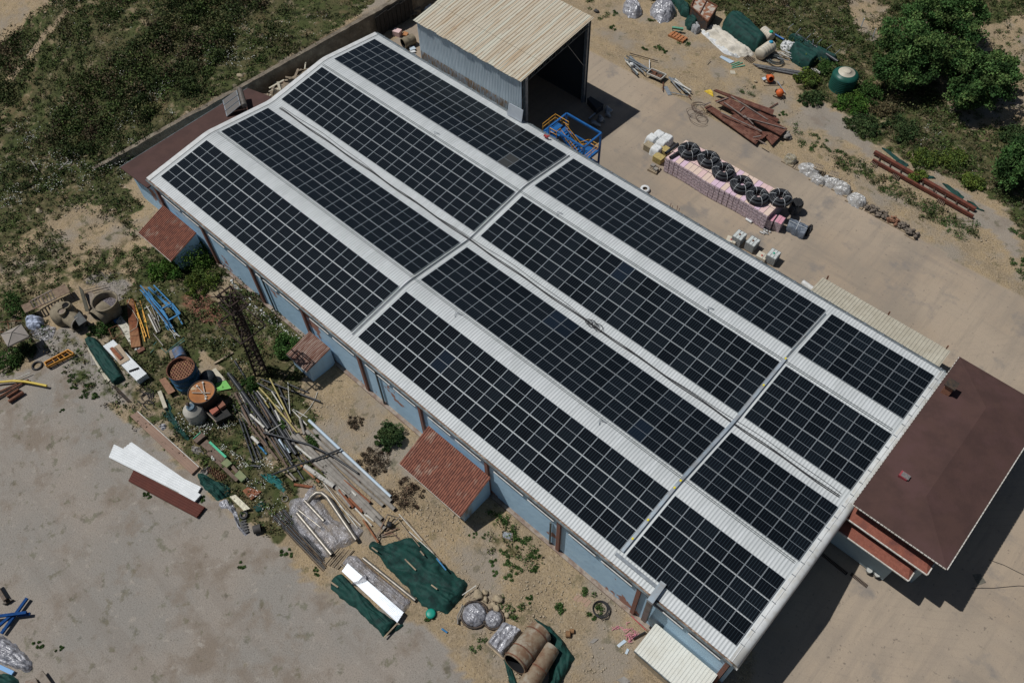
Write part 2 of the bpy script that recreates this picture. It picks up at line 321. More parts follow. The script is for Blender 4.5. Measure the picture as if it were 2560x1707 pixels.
def ground_mat():
    m = bpy.data.materials.new('ground'); m.use_nodes = True; nt = m.node_tree; N = nt.nodes; L = nt.links; b = N['Principled BSDF']; b.inputs['Roughness'].default_value = .95; b.inputs['Specular IOR Level'].default_value = .15
    tc = N.new('ShaderNodeTexCoord'); at = N.new('ShaderNodeAttribute'); at.attribute_name = 'tint'; sp = N.new('ShaderNodeSeparateColor'); L.new(at.outputs['Color'], sp.inputs[0])
    def nz(sc, lo, hi, det=6, ro=.6, st=None):
        n = N.new('ShaderNodeTexNoise'); n.inputs['Scale'].default_value = sc; n.inputs['Detail'].default_value = det; n.inputs['Roughness'].default_value = ro
        if st:
            mp = N.new('ShaderNodeMapping'); mp.inputs['Scale'].default_value = st[0]; mp.inputs['Rotation'].default_value = (0, 0, st[1]); L.new(tc.outputs['Object'], mp.inputs[0]); L.new(mp.outputs[0], n.inputs[0])
        else: L.new(tc.outputs['Object'], n.inputs['Vector'])
        r = N.new('ShaderNodeMapRange'); r.inputs[1].default_value = lo; r.inputs[2].default_value = hi; L.new(n.outputs[0], r.inputs[0]); return r.outputs[0]
    def mix(f, a, c, mode='MIX'):
        q = N.new('ShaderNodeMix'); q.data_type = 'RGBA'; q.blend_type = mode
        (L.new(f, q.inputs[0]) if hasattr(f, 'node') else setattr(q.inputs[0], 'default_value', f))
        for s_, v in ((6, a), (7, c)):
            (L.new(v, q.inputs[s_]) if hasattr(v, 'node') else setattr(q.inputs[s_], 'default_value', (*v, 1)))
        return q.outputs[2]
    def mul(a, b_): 
        q = N.new('ShaderNodeMath'); q.operation = 'MULTIPLY'
        for i, v in ((0, a), (1, b_)): (L.new(v, q.inputs[i]) if hasattr(v, 'node') else setattr(q.inputs[i], 'default_value', v))
        return q.outputs[0]
    dirt = mix(nz(.35, .4, .62), (.38, .285, .17), (.29, .225, .145)); dirt = mix(nz(3, .5, .68), dirt, (.41, .32, .215)); dirt = mix(nz(7, .56, .66, 3), dirt, (.145, .11, .075)); dirt = mix(nz(.15, .5, .62), dirt, (.3, .255, .2))
    grv = mix(nz(.11, .42, .6), (.30, .262, .22), (.265, .245, .215)); grv = mix(nz(.3, .52, .66), grv, (.225, .185, .145)); grv = mix(nz(1.1, .58, .7), grv, (.34, .305, .26)); grv = mix(nz(9, .45, .7, 3), grv, mix(.5, grv, (.12, .1, .085))); grv = mix(nz(.5, .57, .66, 4, .5, ((.06, 1.4, 1), .6)), grv, mix(.3, grv, (.2, .17, .14))); grv = mix(nz(6, .64, .68, 3), grv, (.15, .13, .11)); grv = mix(mul(mul(nz(.2, .58, .66), nz(.9, .45, .6)), .55), grv, (.16, .125, .09))
    rod = mix(nz(.1, .42, .6, 5), (.35, .275, .2), (.29, .24, .185)); rod = mix(mul(nz(.7, .5, .68, 6, .65, ((.12, 1.2, 1), .12)), .6), rod, (.225, .19, .155)); rod = mix(mul(nz(.06, .45, .6, 3), .7), rod, (.39, .315, .235)); rod = mix(mul(nz(.5, .5, .7, 5, .6, ((1.2, .07, 1), -.12)), .5), rod, (.235, .2, .165)); rod = mix(nz(1.4, .52, .8, 7, .6, ((1, .1, 1), .5)), rod, (.27, .225, .175)); rod = mix(nz(16, .5, .75, 2), rod, mix(.4, rod, (.15, .12, .09))); rod = mix(mul(nz(.25, .57, .68), .8), rod, (.2, .18, .16))
    wv = N.new('ShaderNodeTexWave'); wv.wave_type = 'RINGS'; wv.rings_direction = 'Z'; wv.inputs['Scale'].default_value = .42; wv.inputs['Distortion'].default_value = 2.2; wv.inputs['Detail'].default_value = 3; wv.inputs['Detail Scale'].default_value = .5
    wm = N.new('ShaderNodeMapping'); wm.inputs['Location'].default_value = (-52, -70, 0); L.new(tc.outputs['Object'], wm.inputs[0]); L.new(wm.outputs[0], wv.inputs[0]); wr_ = N.new('ShaderNodeMapRange'); wr_.inputs[1].default_value = .86; wr_.inputs[2].default_value = 1.0; L.new(wv.outputs[1], wr_.inputs[0])
    rod = mix(mul(mul(wr_.outputs[0], nz(.16, .47, .6)), .14), rod, (.2, .165, .135)); rod = mix(nz(2.6, .63, .7, 4), rod, (.2, .165, .13))
    vg = mix(nz(.22, .42, .58), (.068, .082, .028), (.1, .092, .042)); vg = mix(nz(1.2, .5, .62), vg, (.022, .027, .01)); vg = mix(nz(.5, .56, .66), vg, (.14, .11, .055))
    vf = N.new('ShaderNodeMath'); vf.operation = 'ADD'; L.new(sp.outputs[0], vf.inputs[0]); n1 = nz(.8, .35, .65); L.new(n1, vf.inputs[1])
    r = N.new('ShaderNodeMapRange'); r.inputs[1].default_value = .78; r.inputs[2].default_value = 1.3; L.new(vf.outputs[0], r.inputs[0])
    col = mix(sp.outputs[1], dirt, grv); col = mix(r.outputs[0], col, vg); col = mix(sp.outputs[2], col, rod); col = mix(mul(at.outputs['Alpha'], nz(1.5, .35, .6)), col, (.24, .105, .07))
    L.new(col, b.inputs['Base Color'])
    n = N.new('ShaderNodeTexNoise'); n.inputs['Scale'].default_value = 5; n.inputs['Detail'].default_value = 8; n.inputs['Roughness'].default_value = .7; L.new(tc.outputs['Object'], n.inputs[0])
    bp = N.new('ShaderNodeBump'); bp.inputs['Distance'].default_value = .2
    iv = N.new('ShaderNodeMapRange'); iv.inputs[3].default_value = .9; iv.inputs[4].default_value = .12; L.new(sp.outputs[2], iv.inputs[0]); iv2 = N.new('ShaderNodeMapRange'); iv2.inputs[3].default_value = 1; iv2.inputs[4].default_value = .45; L.new(sp.outputs[1], iv2.inputs[0])
    L.new(mul(iv.outputs[0], iv2.outputs[0]), bp.inputs['Strength']); L.new(n.outputs[0], bp.inputs['Height']); L.new(bp.outputs[0], b.inputs['Normal'])
    return m
gnd = npmesh('ground', np.stack([x, y, z], -1), F, ground_mat(), tint, True); tag(gnd, kind='structure')
# ---------------------------------------------------------------- warehouse
white_roof = M('white_sheet', (.53, .55, .545), (.47, .49, .485), .5, rough=.38, spec=.5, c3=(.58, .60, .60), scale3=3, lo3=.5, hi3=.7, stretch=(1, .15, 1))
blue_wall = M('blue_plaster', (.47, .67, .82), (.42, .61, .76), .6, rough=.9, c3=(.38, .2, .15), scale3=.3, lo3=.62, hi3=.64, bump=.3)
blue_dirty = M('blue_plaster_dirty', (.47, .66, .80), (.42, .58, .70), .6, rough=.9, c3=(.33, .27, .2), scale3=.35, lo3=.6, hi3=.72, bump=.3, stretch=(1, 1, .3))
redcol = M('red_concrete', (.27, .115, .08), (.2, .12, .1), 3, rough=.9)
brownbeam = M('brown_beam', (.22, .14, .095), (.13, .09, .065), 2, rough=.9, bump=.4, c3=(.34, .26, .2), scale3=1.2, lo3=.55, hi3=.62)
steel = M('galvanised_steel', (.34, .37, .39), (.24, .26, .28), 3, rough=.4, metal=.4)
gutterm = M('gutter_grey', (.16, .19, .2), (.09, .1, .1), 2, rough=.5, metal=.3)
black = M('black_plastic', (.018, .019, .021), (.03, .03, .032), 4, rough=.45)
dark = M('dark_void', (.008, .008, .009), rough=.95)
white = M('white_paint', (.62, .62, .6), (.5, .49, .46), 3, rough=.6)
yellow = M('yellow_plastic', (.75, .62, .03), rough=.5)
XA, XB, YM = -.95, 78.95, 16.7
def zr(y):
    t = YM - abs(y - YM)           # mirrored: 0 at eave side, YM at valley
    if t < 6.9: z_ = 6.33 + .12 * t
    elif t < 8.75:
        k = (t - 6.9) / 1.85; z_ = (1 - k) ** 2 * 7.158 + 2 * k * (1 - k) * 7.275 + k * k * 7.111
    elif t < 16.25: z_ = 7.111 - .122 * (t - 8.75)
    else: z_ = 6.196 - .04 * (t - 16.25)
    return z_
wh = thing('warehouse', 'long blue walled warehouse under a double ridged white ribbed metal roof', 'warehouse', (0, 0, 0))
ys = [-1.1, 3, 6.9, 7.2, 7.5, 7.8, 8.1, 8.4, 8.75, 12, 16.25, 16.45, YM]; ys = ys + [2 * YM - q for q in ys[-2::-1]]
pitch = .31; xs = []
xx = XA
while xx < XB: xs += [(xx, 0), (xx + .17, 0), (xx + .205, .045), (xx + .265, .045)]; xx += pitch
xs.append((XB, 0))
V = np.array([[a, yy, zr(yy) + k + .003 * math.sin(a * 2.1 + yy)] for a, k in xs for yy in ys]); ny_ = len(ys); idx = np.arange(len(xs) * ny_).reshape(len(xs), ny_)
Fr = np.stack([idx[:-1, :-1], idx[1:, :-1], idx[1:, 1:], idx[:-1, 1:]], -1).reshape(-1, 4)
ro = npmesh('roof', V, Fr, white_roof); ro.parent = wh
mb = MB()   # walls
mb.box((39, -.9, 2.4), (79.6, .3, 7.0), 0); mb.box((39, 34.35, 3), (79.6, .3, 6.1), 0)
for xw in (-.7, 78.95):
    top = [(yy, zr(yy) - .12) for yy in ys if -1 < yy < 34.4]
    poly = [(-.75, -1.2)] + [(-.75, 6.1)] + top + [(34.2, 6.1), (34.2, -.2)]
    vs = [(xw, a, c) for a, c in poly] + [(xw + .3, a, c) for a, c in poly]; n = len(poly)
    mb.add(vs, [tuple(range(n)), tuple(range(n, 2 * n))[::-1]] + [(i, (i + 1) % n, n + (i + 1) % n, n + i) for i in range(n)], 0)
wall = mb.build('wall', blue_wall, wh)
colx = [.2 + 8.72 * i for i in range(10)]
for cx in colx:
    mb = MB(); mb.box((cx, -1.17, 2.5), (.38, .26, 7.2)); mb.build('column', redcol, wh)
mb = MB(); mb.box((39, -1.14, 6.02), (79.9, .34, .26)); mb.box((39, -1.06, 5.75), (79.7, .12, .2)); mb.build('eave_beam', brownbeam, wh)
mb = MB(); mb.box((39, -1.36, 6.22), (80, .16, .14)); mb.build('gutter', gutterm, wh)
for i in range(9):
    for (a, b_) in ((1.0, 4.4), (5.1, 8.0)) if i % 2 == 0 else ((1.2, 4.0), (4.8, 7.9)):
        mb = MB(); x0 = colx[i] + a; x1 = colx[i] + b_
        mb.box(((x0 + x1) / 2, -1.07, 5.28), (x1 - x0, .03, .6), 1); wd = mb.build('window_strip', [white, dark], wh)
        mb = MB(); mb.box(((x0 + x1) / 2, -1.14, 4.95), (x1 - x0 + .2, .2, .1)); mb.build('sill', white, wd)
for px_ in (37.6, 60.3, 19.6):
    mb = MB(); mb.tube([(px_, -1.2, -1), (px_, -1.2, 4.2 if px_ > 60 else 5.6)], .1, 8, 0); mb.build('downpipe', gutterm, wh)
# right eave gutter with brackets
mb = MB(); mb.box((39, 34.62, 6.2), (80, .24, .16)); mb.box((39, 34.48, 6.3), (80, .05, .1), 1)
for i in range(40): mb.box((0.5 + i * 2.0, 34.6, 6.3), (.1, .34, .04), 1)
mb.build('gutter', [gutterm, steel], wh)
# verges: far flashing and the rounded near fascia
def strip(xa, xb, dz0, dz1, name, mats, steps=None):
    mb = MB(); Y_ = [-1.15] + [yy for yy in ys[1:-1]] + [34.55]
    prof = steps or [(xa, dz0), (xa, dz1), (xb, dz1), (xb, dz0)]
    n = len(prof); vs = [(a, yy, zr(max(-1.1, min(34.5, yy))) + dz) for yy in Y_ for a, dz in prof]
    mb.add(vs, [(i * n + j, i * n + j + 1, (i + 1) * n + j + 1, (i + 1) * n + j) for i in range(len(Y_) - 1) for j in range(n - 1)] + [tuple(range(n)), tuple(range((len(Y_) - 1) * n, len(Y_) * n))], 0, len(prof) > 5)
    return mb.build(name, mats, wh)
vergew = M('verge_white', (.6, .61, .6), (.52, .52, .5), 1.5, rough=.45)
fasc = M('fascia_stained', (.58, .59, .58), (.47, .46, .42), .8, rough=.5, c3=(.2, .17, .12), scale3=.7, lo3=.6, hi3=.8)
strip(0, 0, 0, 0, 'verge', vergew, [(-1.25, -.5), (-1.25, .06), (-1.1, .1), (-.6, .08), (-.55, .03)])
strip(0, 0, 0, 0, 'fascia', fasc, [(78.6, .03), (78.63, .1), (79.1, .1), (79.3, .02), (79.45, -.15), (79.5, -.4), (79.48, -.9), (79.3, -.9)])
strip(0, 0, 0, 0, 'verge_rib', vergew, [(78.78, .09), (78.79, .15), (78.86, .15), (78.87, .09)])
# end brackets along the near fascia
for s_ in range(24):
    yy = .4 + s_ * 1.42; mb = MB(); mb.box((78.72, yy, zr(yy) + .17), (.36, .05, .05)); mb.build('bracket', steel, wh)
# soil line / concrete plinth
mb = MB(); mb.box((39, -1.2, -.95), (79.5, .5, .25)); mb.build('plinth', M('plinth', (.32, .27, .22), (.2, .14, .11), 1.5, rough=.95, bump=.5), wh)
# ---------------------------------------------------------------- solar panels
framem = M('panel_frame', (.30, .33, .35), rough=.45, metal=.3)
def cellmat(name, c, r=.07):
    m = bpy.data.materials.new(name); m.use_nodes = True; nt = m.node_tree; N = nt.nodes; L = nt.links; b = N['Principled BSDF']
    b.inputs['Roughness'].default_value = r; b.inputs['Specular IOR Level'].default_value = .28
    tc = N.new('ShaderNodeTexCoord'); s = N.new('ShaderNodeSeparateXYZ'); L.new(tc.outputs['Object'], s.inputs[0])
    def lines(out, per, w):
        a = N.new('ShaderNodeMath'); a.operation = 'MULTIPLY'; a.inputs[1].default_value = 1 / per; L.new(out, a.inputs[0])
        f = N.new('ShaderNodeMath'); f.operation = 'FRACT'; L.new(a.outputs[0], f.inputs[0]); g = N.new('ShaderNodeMath'); g.operation = 'LESS_THAN'; g.inputs[1].default_value = w; L.new(f.outputs[0], g.inputs[0]); return g.outputs[0]
    mx = N.new('ShaderNodeMix'); mx.data_type = 'RGBA'; mx.inputs[6].default_value = (*c, 1); mx.inputs[7].default_value = (.022, .032, .04, 1)
    l1 = lines(s.outputs[0], .25, .14); L.new(l1, mx.inputs[0])
    oi = N.new('ShaderNodeObjectInfo'); mr = N.new('ShaderNodeMapRange'); mr.inputs[3].default_value = .75; mr.inputs[4].default_value = 1.35; L.new(oi.outputs['Random'], mr.inputs[0])
    mm = N.new('ShaderNodeMix'); mm.data_type = 'RGBA'; mm.blend_type = 'MULTIPLY'; mm.inputs[0].default_value = 1; L.new(mx.outputs[2], mm.inputs[6]); L.new(mr.outputs[0], mm.inputs[7])
    L.new(mm.outputs[2], b.inputs['Base Color'])
    return m
cellA = cellmat('solar_cells', (.0048, .0064, .0085)); cellB = cellmat('solar_cells_bluish', (.0065, .011, .019)); cellD = cellmat('solar_cells_dusty', (.05, .05, .048), .4)
PITX, PITY = 1.5665, 2.297; PW_, PH_ = PITX - .026, PITY - .06
def panel_frame():
    mb = MB(); t = .024
    for sx_ in (-1, 1): mb.box((sx_ * (PW_ / 2 - t / 2), 0, 0), (t, PH_, .035))
    for sy_ in (-1, 1): mb.box((0, sy_ * (PH_ / 2 - t / 2), 0), (PW_ - 2 * t, t, .035))
    mb.box((0, 0, 0), (PW_ - 2 * t, .03, .031)); return mb
def panel_glass():
    mb = MB(); t = .024
    for sy_ in (-1, 1): mb.box((0, sy_ * (PH_ / 4 - .008), -.004), (PW_ - 2 * t, PH_ / 2 - .051, .026))
    return mb
ORD = ['first', 'second', 'third', 'fourth', 'fifth', 'sixth', 'seventh', 'eighth', 'ninth', 'tenth', 'eleventh', 'twelfth', 'thirteenth', 'fourteenth', 'fifteenth', 'sixteenth', 'seventeenth', 'eighteenth', 'nineteenth', 'twentieth', 'last']
SL = 'slope above the blue wall', 'second slope from blue wall', 'third slope from blue wall', 'slope by the metal shed'
RW = [('eave', 'middle', 'ridge'), ('ridge', 'middle', 'valley'), ('valley', 'middle', 'ridge'), ('ridge', 'middle', 'eave')]
XF, XM, XN = 0.03, 33.92, 67.45
bands = [(0.0, 6.45, 6.85, 7.27), (8.84, 7.22, 15.69, 6.385), (2 * YM - 15.69, 6.385, 2 * YM - 8.84, 7.22), (2 * YM - 6.85, 7.27, 2 * YM - 0, 6.45)]
proto = None; GRP = 'solar panels on the warehouse roof'; odd = {(0, 'M', 1, 5), (1, 'M', 2, 8), (1, 'M', 2, 9), (2, 'M', 2, 9), (1, 'M', 0, 17)}; rest = MB(); restg = []
nind = 0
for bi, (ya, za, yb, zb) in enumerate(bands):
    tilt = math.atan2(zb - za, yb - ya); dy = (yb - ya) / 3; dz = (zb - za) / 3
    for blk, x0, nc, nm in (('N', XN, 7, 'end block'), ('M', XM, 21, 'middle block'), ('F', XF, 21, 'far block')):
        for r in range(3):
            for c in range(nc):
                cc = (x0 + PITX * (c + .5), ya + dy * (r + .5), za + dz * (r + .5))
                ind = blk == 'N' or (blk == 'M' and (bi < 3 or c >= 12)) or (blk == 'F' and bi == 3 and (r, c) == (0, 18))
                if not ind:
                    restg.append((cc, tilt)); continue
                nind += 1
                if blk == 'N': lab = 'black solar panel, %s, %s, %s row, %s from gable' % (nm, SL[bi], RW[bi][r], ORD[6 - c] if c < 6 else 'first')
                else: lab = 'black solar panel, %s, %s, %s row, %s from wide tray' % (nm, SL[bi], RW[bi][r], ORD[20 - c] if c > 0 else 'last')
                mt = cellA
                if (bi, blk, r, c) in odd: mt = cellB; lab = lab.replace('black', 'bluish')
                if blk == 'F': mt = cellD; lab = 'dusty grey solar panel beside the narrow cable tray on the metal shed slope'
                if proto is None:
                    proto = thing('solar_module', lab, 'solar panel', cc, (tilt, 0, 0), GRP); panel_frame().build('frame', framem, proto, True); panel_glass().build('glass', cellA, proto, True); protoB = {}
                else:
                    r_ = dup(proto, cc, (tilt, 0, 0), lab)
                    if mt is not cellA:
                        for ch in COL.objects:
                            if ch.parent == r_ and ch.name.startswith('glass'):
                                me = protoB.get(mt.name)
                                if me is None: me = ch.data.copy(); me.materials[0] = mt; protoB[mt.name] = me
                                ch.data = me
f0 = panel_frame(); g0 = panel_glass()
for cc, tilt in restg:
    rest.M = Matrix.Translation(cc) @ Matrix.Rotation(tilt, 4, 'X')
    o_ = len(rest.v)
    for src, mi in ((f0, 0), (g0, 1)): rest.add(src.v, src.f, mi)
def cells_world():
    return cellA
tag(rest.build('solar_module_rows', [framem, cellA]), 'black solar panels covering the far blocks of the white roof', 'solar panels', GRP, 'stuff')
# rails carrying cables, trays, loose cable
def mid(y): return zr(y)
def along(name, lab, cat, x0, x1, y, w, hh, mat, group=None, lift=.06):
    mb = MB(); k = max(2, int((x1 - x0) / 4)); mb.box(((x0 + x1) / 2, y, zr(y) + lift + hh / 2), (x1 - x0, w, hh)); return one(name, lab, cat, mb, mat, group)
for y, lab in ((8.52, 'thin cable rail along the ridge nearest the blue wall'), (24.88 - .0, 'thin cable rail along the ridge nearest the metal shed')):
    t = thing('cable_rail', lab, 'cable rail', (0, y, zr(y)))
    for dy_ in (-.05, .12):
        mb = MB(); mb.box((39, y + dy_, zr(y + dy_) + .09), (78.5, .035, .035)); mb.build('rail', gutterm, t)
def across(name, lab, x, y0, y1, w, hh, mats, lid=None, lift=.06):
    t = thing(name, lab, 'cable tray', (x, 0, 0)); mb = MB(); Y_ = [y0] + [q for q in ys if y0 < q < y1] + [y1]
    def lay(w0, w1, za, zb, mi):
        n = len(Y_); vs = []
        for yy in Y_:
            zz = zr(yy) + lift; vs += [(x + w0, yy, zz + za), (x + w1, yy, zz + za), (x + w1, yy, zz + zb), (x + w0, yy, zz + zb)]
        mb.add(vs, [(i * 4 + j, i * 4 + (j + 1) % 4, i * 4 + 4 + (j + 1) % 4, i * 4 + 4 + j) for i in range(n - 1) for j in range(4)] + [(3, 2, 1, 0), (n * 4 - 4, n * 4 - 3, n * 4 - 2, n * 4 - 1)], mi)
    if lid: lay(-w / 2, w / 2, 0, hh, 0)
    else:
        lay(-w / 2, -w / 2 + .03, 0, hh, 0); lay(w / 2 - .03, w / 2, 0, hh, 0); lay(-w / 2 + .03, w / 2 - .03, 0, .02, 1)
    mb.build('channel', mats, t); return t
galv = M('tray_lid', (.36, .43, .48), (.33, .34, .34), 1, rough=.35, metal=.3, c3=(.45, .5, .54), scale3=.3)
t = across('cable_tray', 'wide covered steel cable tray crossing the whole roof before the end blocks', 67.0, .1, 25.2, .3, .16, [galv], True)
mb = MB()
for yy in (1.5, 3.6, 7.3, 8.2, 21.5, 25.1): mb = MB(); mb.box((67.02, yy, zr(yy) + .24), (.16, .2, .05)); mb.build('marker', yellow, t)
t = across('cable_tray', 'narrow open cable tray between the far and middle panel blocks', 33.25, -.1, 33.5, .16, .08, [steel, gutterm])
t = across('cable_tray', 'slim steel tray beside the wide covered tray on the metal shed slope', 67.0, 25.4, 33.0, .14, .08, [galv, gutterm])
mb = MB(); mb.box((68.9, -.35, zr(-.35) + .12), (4.4, .3, .1)); one('cable_tray', 'flat steel tray running along the eave from the wide covered tray to the wall duct', 'cable tray', mb, steel)
t = thing('cable_duct', 'square galvanised duct bending over the eave and down the blue wall', 'duct', (71.3, -1.2, 6))
mb = MB(); mb.bar((71.2, .2, 6.62), (71.3, -1.75, 6.5), .55, .4); mb.build('elbow', galv, t); mb = MB(); mb.bar((71.3, -1.6, 6.4), (71.3, -1.45, .8), .5, .4); mb.build('chute', M('duct_dull', (.2, .2, .2), (.13, .12, .12), 1, rough=.4, metal=.5), t)
blackcable = M('black_cable', (.03, .03, .032), rough=.6)
def cable(name, lab, pts, r, mat=blackcable, group=None, cat='cable'):
    mb = MB(); mb.tube(pts, r, 6); return one(name, lab, cat, mb, mat, group)
for k, off in enumerate((0, .12, .3)):
    pts = [(1 + i * 1.1, YM - .1 + off + .05 * math.sin(i * .9 + k) + (.25 * math.sin(i * .22) if k == 2 else 0), zr(YM) + .1) for i in range(71)]
    cable('power_cable', ('thick black cable lying in the roof valley', 'twisted black cable beside the thick valley cable', 'thin wavy cable wandering down the roof valley')[k], pts, (.05, .04, .022)[k])
for k in range(4):
    a0 = P('C5', 1700 + k * 22, 665 + k * 14, 6.4); mb = MB(); R_ = .3 + .1 * (k % 2)
    mb.tube([(a0.x + R_ * math.cos(q * .5) * 1.2, a0.y + R_ * math.sin(q * .5), 6.36 + .02 * k) for q in range(14)], .035, 6)
    one('cable_coil', 'loose black cable coil on the roof valley', 'cable', mb, blackcable, 'cable coils in the roof valley')
for k, (c, u, v) in enumerate((('C2', 660, 920), ('C2', 1500, 1465), ('C5', 805, 620), ('C6', 205, 585), ('C5', 1790, 1355))):
    q = P(c, u, v, 7.2); mb = MB(); mb.tube([(q.x, q.y - .4, zr(q.y) + .15), (q.x - .3, q.y, zr(q.y) + .25), (q.x + .3, q.y + .2, zr(q.y) + .15)], .04, 6)
    one('lifeline_bracket', ('small steel bracket on the white ridge, far block', 'small steel bracket on the white ridge by the shed, middle block', 'small steel bracket on the ridge over the second slope', 'small steel bracket on the ridge before the canopy side', 'small steel bracket low on the blue wall side ridge')[k], 'bracket', mb, steel, 'ridge brackets')
# ---------------------------------------------------------------- retaining wall, outbuildings
V3 = lambda p, z: Vector((p[0], p[1], z))
stone = M('dark_stone', (.2, .165, .125), (.12, .1, .075), 1.6, rough=.95, bump=.9, bscale=4, c3=(.28, .24, .18), scale3=.8)
mb = MB(); Ys = np.arange(-2.4, 75, .6); rows = []
for i, yy in enumerate(Ys):
    h = float(gz(wallx(yy) - .5, yy)); g = float(gz(wallx(yy) + 1.5, yy)); top = max(h, g) + .18 + .12 * mnoise.noise(Vector((yy * .9, 3, 0)))
    w = .12 * mnoise.noise(Vector((yy * .8, 0, 7)))
    rows.append([(wallx(yy) + .42 + w, yy, g - .4), (wallx(yy) + .34 + w, yy, (g + top) / 2), (wallx(yy) + .3 + w, yy, top), (wallx(yy) - .25, yy, top + .05), (wallx(yy) - .3, yy, g - .4)])
vs = [tuple(map(float, q)) for r in rows for q in r]; n = len(rows)
mb.add(vs, [(i * 5 + j, i * 5 + j + 1, i * 5 + 6 + j, i * 5 + 5 + j) for i in range(n - 1) for j in range(4)] + [(4, 3, 2, 1, 0), tuple(range(n * 5 - 5, n * 5))])
one('retaining_wall', 'long dark rubble stone retaining wall holding back the overgrown hillside', 'wall', mb, stone)
mb = MB(); a = P('C2', 238, 115, 3.4); 
for k in range(9): yy = a.y + k * .75; mb.box((wallx(yy) + .62, yy + .37, 1.6 + .1 * (k % 3)), (.06, .7, 3.2))
one('board_fence', 'black board fence standing against the stone wall behind the metal shed', 'fence', mb, M('black_board', (.03, .028, .026), (.05, .045, .04), 3, rough=.8))
brown = M('brown_felt', (.078, .043, .036), (.064, .036, .031), .6, rough=.85, spec=.2, bump=.15, bscale=9, c3=(.085, .046, .042), scale3=.25)
def hiproof(name, x0, x1, y0, y1, ze, zt, mat, par, t=.15):
    mb = MB(); cx = (x0 + x1) / 2; r = (x1 - x0) / 2
    mb.add([(x0, y0, ze), (x1, y0, ze), (x1, y1, ze), (x0, y1, ze), (cx, y0 + r, zt), (cx, y1 - r, zt)], [(0, 1, 4), (1, 2, 5, 4), (2, 3, 5), (3, 0, 4, 5)])
    mb.add([(x0, y0, ze - t), (x1, y0, ze - t), (x1, y1, ze - t), (x0, y1, ze - t), (x0, y0, ze), (x1, y0, ze), (x1, y1, ze), (x0, y1, ze)], [(3, 2, 1, 0), (0, 1, 5, 4), (1, 2, 6, 5), (2, 3, 7, 6), (3, 0, 4, 7)])
    return mb.build(name, mat, par)
# far extension
ex = thing('extension_building', 'low extension with brown felt roof at the far gable beside the stone wall', 'building', (-4.5, 8, 0))
mb = MB(); mb.slab([(-7.4, -1.6, 4.35), (-1.25, -1.6, 5.0), (-1.25, 18.3, 5.2), (-7.2, 17.4, 4.5)], .14); mb.build('roof', brown, ex)
mb = MB(); mb.prism([(-6.9, -.9), (-1.25, -.9), (-1.25, 17.3), (-6.9, 16.8)], -1.3, [4.2, 4.75, 4.85, 4.3]); mb.build('wall', blue_wall, ex)
mb = MB(); mb.bar((-7.4, -1.66, 4.3), (-7.2, 17.4, 4.45), .08, .12); mb.build('gutter', gutterm, ex)
# solar water heater on it
t = thing('solar_water_heater', 'solar water heater with three tilted collectors and a tank on the brown roof', 'water heater', P('C1', 1600, 740, 4.7))
glassd = M('collector_glass', (.15, .135, .12), rough=.15, spec=.6)
A0, B0, C0, D0 = [P('C1', *q) for q in ((1520, 685, 6.0), (1550, 800, 4.95), (1645, 740, 4.95), (1625, 622, 6.0))]
A0, B0, C0, D0 = P('C1', 1520, 685, 4.95), P('C1', 1550, 800, 4.95), P('C1', 1645, 722, 6.1), P('C1', 1618, 615, 6.1)
for k in range(3):
    a = A0.lerp(B0, k / 3 + .02); b = A0.lerp(B0, (k + 1) / 3 - .02); c = D0.lerp(C0, (k + 1) / 3 - .02); d = D0.lerp(C0, k / 3 + .02)
    mb = MB(); mb.slab([a, b, c, d], .09, 1); q = [p_ + Vector((0, 0, .012)) for p_ in (a.lerp(c, .05), b.lerp(d, .05), c.lerp(a, .05), d.lerp(b, .05))]; mb.slab(q, .01, 0); mb.build('collector', [glassd, steel], t)
a = P('C1', 1640, 612, 6.2); b = P('C1', 1672, 725, 6.2); mb = MB(); mb.tube([a, b], .34, 14); mb.build('tank', M('tank_dull', (.2, .18, .16), (.14, .12, .1), 3, rough=.4, metal=.4), t)
mb = MB()
for q in (a, b, C0, D0): mb.bar(q, (q.x, q.y, 4.85), .06)
mb.bar(a + Vector((0, 0, -.4)), b + Vector((0, 0, -.4)), .06); mb.build('stand', M('dark_steel', (.05, .045, .04), (.1, .07, .05), 4, rough=.6, metal=.4), t)
darksteel = MATS['dark_steel']
# near brown building
nb = thing('office_building', 'office block with big brown felt roof and two tiled lower eaves', 'building', (83, 26, 0))
RZ = 7.35; a = P('C9', 1165, 350, RZ); b = P('C9', 1815, 790, RZ); c = P('C6', 1890, 900, RZ)
X0, X1, Y0, Y1 = 79.15, b.x, (a.y + b.y) / 2, c.y + .1
roofo = hiproof('roof', X0, X1, Y0, Y1, RZ, RZ + .75, brown, nb)
tri = M('white_trim', (.62, .6, .55), (.42, .38, .32), 5, rough=.7)
mb = MB()
for k in range(26):
    mb.bar((X0 + (X1 - X0) * k / 26, Y0 - .05, RZ - .05), (X0 + (X1 - X0) * (k + .86) / 26, Y0 - .05, RZ - .05), .08, .1)
for k in range(50):
    mb.bar((X1 + .05, Y0 + (Y1 - Y0) * k / 50, RZ - .05), (X1 + .05, Y0 + (Y1 - Y0) * (k + .9) / 50, RZ - .05), .08, .1)
for k in range(50): mb.bar((X0 + .02, Y0 + (Y1 - Y0) * k / 50, RZ + .03), (X0 + .02, Y0 + (Y1 - Y0) * (k + .7) / 50, RZ + .03), .05, .04)
mb.build('edge_trim', tri, roofo)
bw = M('office_wall', (.33, .42, .45), (.3, .38, .41), 1, rough=.9, bump=.2)
mb = MB(); mb.box(((X0 + X1 - .7) / 2 + .05, (Y0 + 1.2 + Y1 - .7) / 2, 3.5), (X1 - X0 - .8, Y1 - Y0 - 1.9, 7.4)); mb.build('wall', bw, nb)
